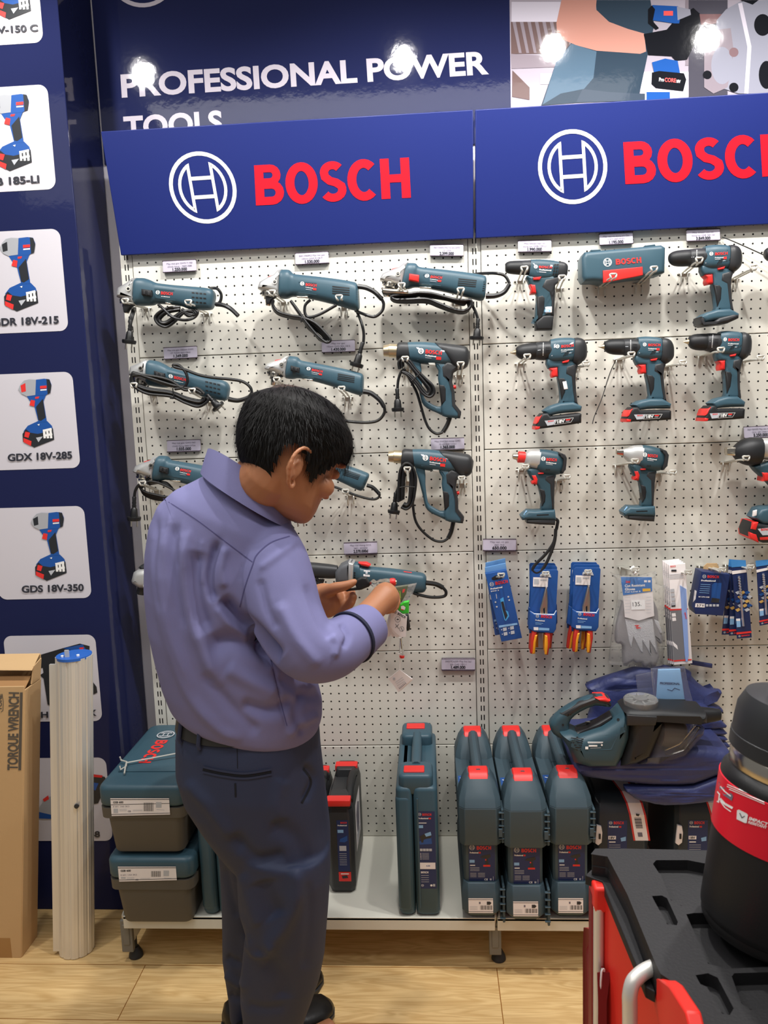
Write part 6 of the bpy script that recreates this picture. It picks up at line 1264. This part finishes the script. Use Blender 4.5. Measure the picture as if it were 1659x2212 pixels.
# trunk and limbs under the clothes
B.rings([ring((490, 1100), (600, 1170), -.735, .05), ring((440, 1140), (590, 1220), -.73, .07), ring((410, 1250), (560, 1320), -.72, .07), ring((430, 1400), (570, 1440), -.715, .07), ring((440, 1540), (620, 1570), -.72, .08), ring((430, 1660), (670, 1690), -.72, .11), ring((500, 1800), (690, 1830), -.73, .09)], skin)
limb(B, [(580, 1800, -.75, .075), (610, 1950, -.76, .06), (610, 2080, -.74, .05), (585, 2200, -.73, .04)], skin, 16); limb(B, [(540, 1790, -.67, .075), (535, 1950, -.64, .05), (530, 2080, -.61, .04), (528, 2180, -.6, .036)], skin, 16)
for cx_, cy_, yy in ((585, 2205, -.73), (528, 2185, -.6)): p = W(cx_, cy_, yy); p.z = .045; B.tube([p, p+Vector((.06, .05, -.005)), p+Vector((.12, .1, -.012))], .028, skin, 12)
limb(B, [(575, 1185, -.76, .045), (605, 1255, -.80, .04), (630, 1335, -.84, .036), (680, 1398, -.855, .034), (725, 1392, -.82, .036), (775, 1352, -.745, .03)], skin, 16)
limb(B, [(770, 1358, -.752, .030), (792, 1330, -.715, .0275), (815, 1306, -.68, .027), (832, 1290, -.655, .031)], skin, 18)
limb(B, [(420, 1140, -.64, .045), (425, 1260, -.56, .045), (450, 1340, -.47, .04), (560, 1330, -.46, .034), (660, 1305, -.5, .029), (690, 1296, -.51, .029)], skin, 16)
# right hand: palm, five separate fingers closing on the pack
F = lambda pts, r0, r1: B.tube([W(*P_(a, b), y) for a, b, y in pts], lambda t: r0+(r1-r0)*t, skin, 12)
def finger(pts, r0, r1):
    F(pts, r0, r1); B.ball(W(*P_(pts[-1][0], pts[-1][1]), pts[-1][2]), r1, skin, 10)
B.ball(W(*P_(890, 610), -.645), (.03, .022, .036), skin)
finger([(900, 560, -.64), (945, 540, -.60), (985, 560, -.585), (1000, 600, -.60)], .0098, .0078)
finger([(905, 600, -.64), (960, 590, -.60), (1000, 615, -.59), (1005, 655, -.605)], .0102, .008)
finger([(900, 640, -.64), (955, 640, -.605), (990, 665, -.598), (990, 700, -.61)], .0096, .0076)
finger([(885, 670, -.645), (935, 680, -.615), (965, 705, -.61), (960, 735, -.62)], .0086, .0068)
finger([(850, 580, -.65), (840, 530, -.64), (862, 500, -.62), (890, 492, -.605)], .0115, .0088)
# left hand: thumb along the top, fingers curled below
yl = -.515
B.ball(W(*P_(275, 600), yl), (.038, .024, .034), skin); B.ball(W(*P_(350, 640), yl), (.032, .022, .036), skin); B.ball(W(*P_(300, 690), yl), (.03, .022, .028), skin)
finger([(280, 550, yl-.01), (380, 510, yl-.025), (470, 490, yl-.03), (530, 470, yl-.03), (578, 446, yl-.028)], .0155, .0082)
finger([(350, 590, yl+.015), (440, 560, yl+.02), (510, 552, yl+.012), (560, 548, yl)], .0105, .0082)
finger([(370, 640, yl+.01), (460, 640, yl+.015), (530, 600, yl), (560, 560, yl-.012)], .0108, .0085)
finger([(370, 690, yl), (460, 700, yl), (535, 650, yl-.012), (572, 596, yl-.022)], .0112, .009)
finger([(340, 740, yl), (430, 745, yl-.006), (510, 705, yl-.016), (560, 645, yl-.024)], .0098, .008)
body = finish(fuse(B, .0032, 5), 'body', skin, man)

# hair: a close shell cut at the hairline, and strands combed away from the crown
def hl(th):
    a = abs(math.degrees(math.atan2(math.sin(th), math.cos(th)))); return np.interp(a, [0, 30, 48, 62, 74, 84, 92, 104, 118, 130, 150, 180], [.030, .032, .026, .000, -.018, -.034, -.006, .016, .002, -.04, -.07, -.082])
hp = MB(); N = 72; zs = np.linspace(-.09, .122, 46); prof = np.array(sorted(HP)); ex = lambda z: .008+.012*max(0, min(1, (z+.04)/.13))
def hpt(th, z, e=0):
    zz = min(max(z, -.118), .1125); f, b, w = [np.interp(zz, prof[:, 0], prof[:, k]) for k in (1, 2, 3)]; e = e+ex(z)
    if z > .1: k = max(.02, 1-((z-.1)/.0235)**2)**.5; f, b, w = [np.interp(.1, prof[:, 0], prof[:, j]) for j in (1, 2, 3)]; m_ = (f+b)/2; f, b, w = m_+(f-m_)*k, m_+(b-m_)*k, w*k; e *= k
    return H((w+e)*math.sin(th), (f+b)/2+((f-b)/2+e)*math.cos(th), z)
G = [[hpt(2*math.pi*k/N, z) for k in range(N)] for z in zs]
CR = H(.005, -.055, .118)
for i in range(len(zs)-1):
    for k in range(N):
        th = 2*math.pi*(k+.5)/N
        if zs[i]+.002 < hl(th): continue
        j = (k+1) % N; q = [G[i][k], G[i][j], G[i+1][j], G[i+1][k]]; hp.add(q, [(0, 1, 2, 3)], scalp if (sum(q, Vector())/4-CR).length < .034 else hairm)
hp.poly(G[-1], hairm)
rnd = random.Random(3)
for _ in range(13000):
    z = rnd.uniform(-.085, .121); th = rnd.uniform(0, 2*math.pi)
    if z < hl(th)-.004+rnd.uniform(0, .012): continue
    p = hpt(th, z, -.002); c = H(0, -.005, 0); nn = (p-c).normalized(); d = (p-CR); d = (d-nn*d.dot(nn)); dl = (p-CR).length
    if dl < .036 and rnd.random() < .72: continue
    d = d.normalized() if d.length > 1e-6 else hf; d = (d+Vector((rnd.gauss(0, .13), rnd.gauss(0, .13), rnd.gauss(0, .13)))).normalized()
    Ln = rnd.uniform(.012, .026)*(1.5 if abs(math.degrees(math.atan2(math.sin(th), math.cos(th)))) < 45 else 1)*(.45 if z < -.03 else 1); s = d.cross(nn).normalized()*rnd.uniform(.0003, .0007); lift = rnd.uniform(.0002, .003)
    a, b, e = p, p+d*Ln*.5+nn*lift, p+d*Ln+nn*(lift*.6-.002)
    hp.add([a-s, a+s, b+s*.8, b-s*.8, e], [(0, 1, 2, 3), (3, 2, 4)], hairm)
hp.build('hair', man, ang=60)

# shirt
B = MB()
SR = [((462, 1016), (606, 1126), -.74, .072), ((425, 1036), (628, 1150), -.737, .09), ((380, 1058), (640, 1180), -.735, .107), ((348, 1088), (640, 1222), -.73, .118), ((331, 1132), (634, 1272), -.73, .128), ((323, 1192), (628, 1322), -.73, .134), ((322, 1262), (632, 1372), -.73, .137), ((330, 1342), (650, 1432), -.727, .14), ((345, 1412), (682, 1476), -.724, .142), ((360, 1468), (694, 1522), -.722, .142), ((376, 1508), (694, 1556), -.72, .138), ((386, 1518), (684, 1582), -.72, .134), ((396, 1524), (664, 1594), -.72, .126)]
B.rings([ring(*s, n=44, sq=2.3) for s in SR], shirt)
limb(B, [(572, 1165, -.755, .062), (588, 1215, -.785, .071), (602, 1268, -.812, .072), (622, 1335, -.838, .0695), (662, 1398, -.856, .063), (708, 1406, -.838, .058), (748, 1385, -.79, .053), (775, 1366, -.752, .048)], shirt, 26)
limb(B, [(425, 1120, -.66, .06), (425, 1200, -.62, .06), (440, 1310, -.52, .058), (520, 1340, -.45, .056), (610, 1320, -.47, .048)], shirt, 22)
sm_ = fuse(B, .0042, 12)
sculpt(sm_, [([(471, 1168), (455, 1222), (452, 1260), (462, 1300)], -0.0162, 9), ([(368, 1110), (360, 1200), (372, 1310)], .003, 5), ([(410, 1142), (402, 1230), (414, 1330)], .0035, 5), ([(438, 1165), (432, 1220), (434, 1265)], .003, 5), ([(386, 1130), (384, 1230)], -.0025, 5), ([(340, 1120), (338, 1220), (350, 1320)], -.003, 6), ([(488, 1180), (480, 1225), (484, 1270)], 0.0081, 10), ([(430, 1190), (418, 1244), (424, 1305), (447, 1370)], -0.0162, 17), ([(395, 1146), (405, 1266), (424, 1361), (477, 1488)], 0.01215, 15), ([(355, 1140), (352, 1240), (372, 1360), (420, 1490)], 0.00675, 9), ([(375, 1130), (378, 1240), (398, 1360)], -0.00675, 9),
  ([(332, 1171), (352, 1330), (404, 1488), (470, 1570), (525, 1598)], 0.0081, 13), ([(478, 1292), (515, 1336), (553, 1371), (590, 1425)], -0.027, 15), ([(448, 1399), (502, 1384), (565, 1402), (600, 1430)], -0.0189, 22), ([(470, 1310), (500, 1350), (545, 1385)], 0.0081, 10), ([(490, 1440), (540, 1470), (600, 1500)], 0.0108, 18), ([(520, 1520), (580, 1535), (640, 1510)], -0.0108, 14), ([(440, 1450), (500, 1530), (560, 1585)], -0.0081, 14), ([(600, 1460), (660, 1500), (690, 1500)], -0.0081, 12),
  ([(735, 1345), (752, 1372), (742, 1400)], -0.0081, 6), ([(715, 1372), (728, 1392), (722, 1420)], 0.00675, 7), ([(600, 1300), (640, 1380), (690, 1440)], 0.00675, 14), ([(560, 1250), (575, 1310), (600, 1360)], -0.0054, 9), ([(640, 1170), (600, 1200), (560, 1230)], 0.00405, 8), ([(660, 1260), (690, 1340), (715, 1380)], -0.0054, 9), ([(620, 1590), (655, 1560), (690, 1545)], 0.00675, 9), ([(590, 1418), (604, 1507), (620, 1570)], -0.00405, 4), ([(655, 1590), (640, 1540), (660, 1490)], -0.0081, 9)])
so = finish(sm_, 'shirt', shirt, man)
sb = BVHTree.FromPolygons([v.co.copy() for v in sm_.vertices], [tuple(p.vertices) for p in sm_.polygons])
def drape_line(name, pts, w, m, bv, lift, parent, Y=-.85):
    pr = Print(idt, Y, bv, lift=lift); P = [(p.x, p.y) for p in spline([Vector((a, b, 0)) for a, b in pts], 8)]; pr.line(P, w, m); return pr.build(name, parent)
seam = mat('shirt_seam', '#4f4c78', .85)
drape_line('yoke_seam', [(352, 1077), (420, 1120), (480, 1165), (545, 1214)], 2.2, seam, sb, .0006, man)
drape_line('sleeve_seam', [(626, 1158), (585, 1172), (555, 1198), (545, 1222), (530, 1265), (518, 1312)], 2.6, seam, sb, .0006, man)
drape_line('side_seam', [(584, 1420), (604, 1507), (620, 1568)], 1.8, seam, sb, .0006, man)
# collar: a folded band round the neck, and the cuff
m = MB(); CL = [((452, 979), (616, 1086), -.745, .068, -.034), ((446, 996), (624, 1110), -.745, .078, -.028), ((438, 1020), (630, 1142), -.745, .092, -.012)]
Rg = [ring(*c, n=44, sq=2.1) for c in CL]; inn = [[p+(sum(r, Vector())/44-p)*.06 for p in r] for r in Rg]; m.rings([inn[2], inn[1], inn[0], Rg[0], Rg[1], Rg[2]], shirt, cap=False, loop=True); m.build('collar', man, ang=60)
m = MB(); ca, cb = W(764, 1374, -.77), W(796, 1352, -.725); ax_ = (cb-ca).normalized(); Lc = (cb-ca).length
m.lathe([(.046, -.004), (.0525, -.006), (.0535, .0), (.050, Lc*.5), (.047, Lc), (.0445, Lc+.001), (.044, Lc*.5), (.045, 0)], shirt, ca, ax_, 40); m.build('cuff', man, ang=60)
m = MB(); m.lathe([(.0545, -.011), (.0555, -.008), (.0545, -.004), (.052, -.006)], mat('cuff_gap_shade', '#1f2238', .8), ca, ax_, 40); m.build('cuff_gap_shade', man, ang=60)  # dark ring: shade of the gap behind the cuff, put into its colour

# trousers, belt, shoes
B = MB()
B.rings([ring(*s, n=40, sq=2.3) for s in [((394, 1530), (686, 1542), -.72, .120), ((388, 1580), (690, 1612), -.72, .135), ((389, 1650), (698, 1684), -.72, .142), ((405, 1705), (706, 1745), -.72, .138), ((436, 1755), (712, 1798), -.725, .128), ((466, 1800), (713, 1842), -.73, .115), ((495, 1840), (713, 1870), -.74, .1)]], trou)
B.rings([ring(*s, n=36) for s in [((500, 1800), (712, 1830), -.755, .104), ((514, 1860), (713, 1880), -.76, .1), ((519, 1950), (709, 1955), -.76, .092), ((534, 2000), (705, 2005), -.757, .086), ((528, 2052), (701, 2058), -.752, .08), ((522, 2102), (691, 2110), -.748, .074), ((521, 2150), (675, 2156), -.744, .068), ((526, 2190), (660, 2196), -.74, .062), ((528, 2222), (652, 2226), -.74, .06)]], trou)
B.rings([ring(*s, n=32) for s in [((470, 1795), (620, 1810), -.67, .09), ((479, 1850), (600, 1852), -.66, .082), ((482, 1930), (592, 1932), -.645, .074), ((483, 2000), (588, 2000), -.63, .066), ((483, 2060), (578, 2060), -.62, .06), ((490, 2110), (568, 2110), -.61, .054), ((497, 2156), (562, 2156), -.605, .05), ((499, 2192), (560, 2192), -.6, .048)]], trou)
tm = fuse(B, .0045, 9)
z0 = lambda a, b: (360+a/3.1075, 1500+b/3.1075)
sculpt(tm, [([z0(130, 580), z0(300, 780), z0(440, 960)], .006, 14), ([z0(440, 940), z0(600, 1100), z0(800, 1080)], -.010, 14), ([z0(480, 1040), z0(640, 1130), z0(800, 1110)], .004, 18), ([z0(500, 1200), z0(560, 1400), z0(620, 1560)], .006, 14), ([z0(870, 1150), z0(870, 1350), z0(780, 1560), z0(640, 1720)], .012, 16), ([z0(640, 1250), z0(680, 1400), z0(740, 1500)], -.012, 24), ([z0(560, 1640), z0(600, 1740), z0(690, 1730), z0(720, 1640)], .008, 9), ([z0(660, 1780), z0(760, 1900), z0(780, 2050)], -.008, 20), ([z0(540, 1600), z0(520, 1800), z0(520, 2000)], .006, 12), ([z0(780, 560), z0(740, 720), z0(760, 860)], .006, 16), ([z0(920, 480), z0(985, 560), z0(920, 720)], -.008, 8), ([z0(700, 860), z0(860, 960), z0(960, 1150)], -.006, 20), ([z0(390, 1150), z0(430, 1350), z0(480, 1500)], -.006, 9), ([z0(400, 1760), z0(460, 1800), z0(505, 1790)], -.007, 9), ([z0(390, 1880), z0(450, 1920), z0(505, 1950)], .007, 10), ([z0(420, 2010), z0(460, 2040), z0(505, 2030)], -.006, 8), ([z0(540, 2080), z0(650, 2110), z0(800, 2100)], -.004, 10), ([z0(950, 1250), z0(960, 1550), z0(920, 1850)], -.004, 12)])
finish(tm, 'trousers', trou, man); tb = BVHTree.FromPolygons([v.co.copy() for v in tm.vertices], [tuple(p.vertices) for p in tm.polygons])
dark = mat('pocket_shadow_cloth', '#10131d', .85)
drape_line('pocket_opening', [(438, 1662), (480, 1670), (530, 1675), (586, 1667)], 7, dark, tb, .001, man)
for y in (-5, 6): drape_line('pocket_welt', [(438, 1662+y), (480, 1671+y), (530, 1676+y), (587, 1667+y)], 4.5, trou, tb, .0024, man)
drape_line('pocket_buttonhole', [(508, 1692), (509, 1722)], 4, dark, tb, .001, man); drape_line('side_pocket', [(655, 1660), (672, 1690), (652, 1735)], 5, dark, tb, .001, man); drape_line('trouser_seam', [(512, 1612), (513, 1660)], 1.6, dark, tb, .0008, man)
m = MB(); bl2 = [ring((390, 1528), (684, 1532), -.72, .126, n=60, sq=2.3), ring((387, 1555), (688, 1556), -.72, .131, n=60, sq=2.3)]; m.rings([bl2[0], bl2[1], [p+(sum(bl2[1], Vector())/60-p)*.03 for p in bl2[1]], [p+(sum(bl2[0], Vector())/60-p)*.03 for p in bl2[0]]], beltm, cap=False, loop=True); bbv = m.bvh(); m.build('belt', man, ang=50)
for tx in (396, 441):
    k = min((k for k in range(60) if bl2[0][k].y < -.72), key=lambda k: abs(proj(bl2[0][k])[0]-tx)); p, q = bl2[0][k], bl2[1][k]; o = Vector((p.x-(-.52), p.y+.72, 0)).normalized()*.004
    m = MB(); m.tube([p+o*.3+Vector((0, 0, .006)), p+o, q+o, q+o*.3-Vector((0, 0, .008))], .0045, trou, 8, smooth=False, flat=1); m.build('belt_loop', man)
def shoe(toe, heel, name):
    d = (toe-heel); d.z = 0; Ls = d.length; d.normalize(); s = Vector((d.y, -d.x, 0)); R = []
    for t_, w, h, zb in ((0, .018, .05, .004), (.04, .03, .066, .002), (.15, .036, .072, .002), (.3, .036, .078, .004), (.42, .037, .07, .006), (.55, .042, .056, .004), (.7, .048, .046, .002), (.85, .046, .04, .003), (.95, .034, .034, .006), (1, .014, .022, .01)):
        c = heel+d*(t_*Ls); R.append([c+s*(w*math.copysign(abs(math.cos(a))**.8, math.cos(a)))+Vector((0, 0, zb+(h-zb)*(.42+.58*math.sin(a)) if math.sin(a) > 0 else zb+(h-zb)*.42*(1+math.sin(a)))) for a in [2*math.pi*k/24 for k in range(24)]])
    m = MB(); m.rings(R, leather); m.build(name, man, ang=60)
    m = MB(); R = [[heel+d*(t_*Ls)+s*w*g+Vector((0, 0, z)) for g, z in ((-1, 0), (1, 0), (1, .012), (-1, .012))] for t_, w in ((-.01, .02), (.05, .034), (.3, .036), (.45, .036), (.7, .051), (.87, .047), (.97, .03), (1.01, .012))]; m.rings(R, blk2); m.build('sole', man, bevel=.002)
toe = WZ(716, 2178, .02); fd = Vector((.8, .6, 0)); shoe(toe, toe-fd*.275, 'shoe'); heel = WZ(486, 2200, .035); heel.z = 0; toe.z = 0; shoe(heel+Vector((.74, .67, 0))*.275, heel+Vector((.0, .0, 0)), 'shoe')
settle(man)

# ---------------------------------------------------------------- what he holds
t = thing('voltage_tester', 'clear screwdriver tester with red cap held between the fingers', 'tester'); y = -.545
a, b = W(*P_(735, 462), y), W(*P_(935, 452), y); L = (b-a).length; m = MB(); m.lathe([(.003, -.012), (.0035, 0), (.009, .006), (.009, .01), (.005, .014), (.0075, .02), (.0095, L*.5), (.0092, L*.85), (.0085, L)], clear2, a, b-a, 20); m.build('handle', t)
m = MB(); m.lathe([(.009, 0), (.0095, .003), (.0095, .009), (.007, .0125), (.001, .013)], red, b, b-a, 20); m.lathe([(.005, .0128), (.0045, .0145), (.0005, .0147)], brass, b, b-a, 16); m.build('cap', t)
m = MB(); slab(m, [(585, 462), (612, 420), (650, 398), (700, 400), (716, 430), (745, 468), (725, 492), (650, 522), (560, 532), (480, 534), (470, 526), (520, 516), (600, 502)], P_, y+.004, .007, blk, .004, 1); m.build('clip', t)
m = MB(); m.tube([a+Vector((-.012, 0, 0)), a+(a-b)*.55], .0022, chrome, 8); m.build('blade', t); settle(t)
t = thing('tool_pack', 'clear hanging pack with green label in the man\'s right hand', 'tool pack'); y = -.585
m = MB(); slab(m, [(945, 505), (1115, 480), (1095, 560), (1050, 645), (995, 668), (975, 640)], P_, y, .002, mat('dark_green_card', '#4e5b32', .5), .001); pr = Print(P_, y-.0022, mb=m); gr = mat('lime_print', '#9fd34a', .5)
for k in range(4): pr.line([(965+k*22, 520+k*6), (985+k*18, 640-k*10)], 9, gr)
pr.poly([(1060, 520), (1085, 515), (1075, 550), (1055, 555)], redp); m.build('card', t, ang=0)
m = MB(); slab(m, [(935, 500), (1130, 470), (1200, 458), (1160, 560), (1110, 640), (1000, 672), (960, 650)], P_, y, .007, clear, .005); m.build('blister', t)
m = MB(); slab(m, [(990, 692), (1040, 662), (1070, 640), (1125, 630), (1120, 755), (1060, 762), (1020, 730)], P_, y-.004, .006, mat('green_clip', '#3fc33a', .4), .003); pr = Print(P_, y-.0103, mb=m); pr.poly([(1040, 690), (1065, 682), (1088, 700), (1080, 725), (1045, 722)], paper).poly([(1042, 716), (1070, 722), (1068, 730), (1042, 726)], redp); m.build('clip', t, ang=0)
m = MB(); slab(m, [(915, 555), (945, 560), (970, 600), (998, 655), (985, 672), (955, 660), (930, 620)], P_, y-.012, .008, mat('coral_handle', '#e04b4b', .4), .005, 1); m.build('red_handle', t)
m = MB(); slab(m, [(1088, 760), (1115, 760), (1135, 890), (1125, 925), (1100, 932), (1090, 850)], P_, y+.03, .008, blk2, .004, 1); m.build('dark_handle', t); settle(t)
t = thing('tag_booklet', 'white folded tag printed with emblem hanging from the pack', 'tag'); y = -.6
m = MB()
for k in range(4): a_ = .8*k/3; slab(m, [(940, 702), (1104-160*a_, 792-60*a_), (1090-190*a_, 992-15*a_), (1040-160*a_, 1000), (936-60*a_, 898-5*a_)], P_, y-.002+k*.006, .0006, paper, 0)
m.build('pages', t, ang=0)
pr = Print(P_, y-.0031); pr.logo(985, 748, 13, 15, greyp2, .16, -20).text('BOSCH', (1005, 772), (1080, 812), 26, dkp).line([(1010+26*math.cos(q), 820+28*math.sin(q)) for q in np.linspace(0, 6.28, 20)], 3, dkp).rect(1000, 815, 1020, 826, dkp).line([(985, 865), (1022, 915)], 4, dkp).line([(1022, 868), (985, 905)], 4, dkp).line([(1050+22*math.cos(q), 915+24*math.sin(q)) for q in np.linspace(0, 6.28, 20)], 3, dkp).line([(1045, 900), (1060, 940)], 5, dkp); pr.build('print', t)
m = MB(); m.tube([W(*P_(940, 505), y), W(*P_(942, 600), y), W(*P_(945, 700), y)], .0007, white, 6); m.tube([W(*P_(935, 505), y), W(*P_(955, 600), y), W(*P_(968, 715), y)], .0007, white, 6); m.build('string', t); settle(t)
t = thing('hanging_tester', 'clear tester hanging low with diamond-shaped white tag below it', 'tester'); y = -.59
a, b = W(*P_(1040, 1010), y), W(*P_(1052, 1178), y); L = (b-a).length; m = MB(); m.lathe([(.002, 0), (.0035, L*.2), (.0055, L*.7), (.005, L)], clear2, a, b-a, 16); m.tube([a, a+(b-a)*.6], .0012, chrome, 6); m.build('handle', t)
m = MB(); m.lathe([(.0052, 0), (.0055, .003), (.0045, .006), (.0005, .0065)], red, b, b-a, 16); m.build('cap', t)
m = MB(); m.tube([W(*P_(985, 980), y), a], .0007, white, 6); m.tube([W(*P_(998, 1150), y), W(*P_(1020, 1165), y), W(*P_(1040, 1160), y)], .0009, white, 6); m.tube([W(*P_(1022, 1165), y), W(*P_(1032, 1240), y), W(*P_(1030, 1325), y)], .0009, white, 6); m.build('string', t)
m = MB(); slab(m, [(1048, 1335), (1160, 1412), (1150, 1430), (1040, 1530)], P_, y+.004, .0006, paper, 0); slab(m, [(1028, 1318), (1150, 1412), (1020, 1546), (918, 1408)], P_, y, .0008, paper, 0); pr = Print(P_, y-.0015, mb=m); pr.rect(962, 1402, 985, 1424, greyp)
for k in range(3): pr.line([(985+k*10, 1448+k*16), (1060+k*10, 1395+k*20)], 4, greyp)
for k in range(6): pr.line([(1020+k*12, 1500-k*10), (1035+k*12, 1512-k*10)], 5, greyp2)
m.build('paper_tag', t, ang=0); settle(t)
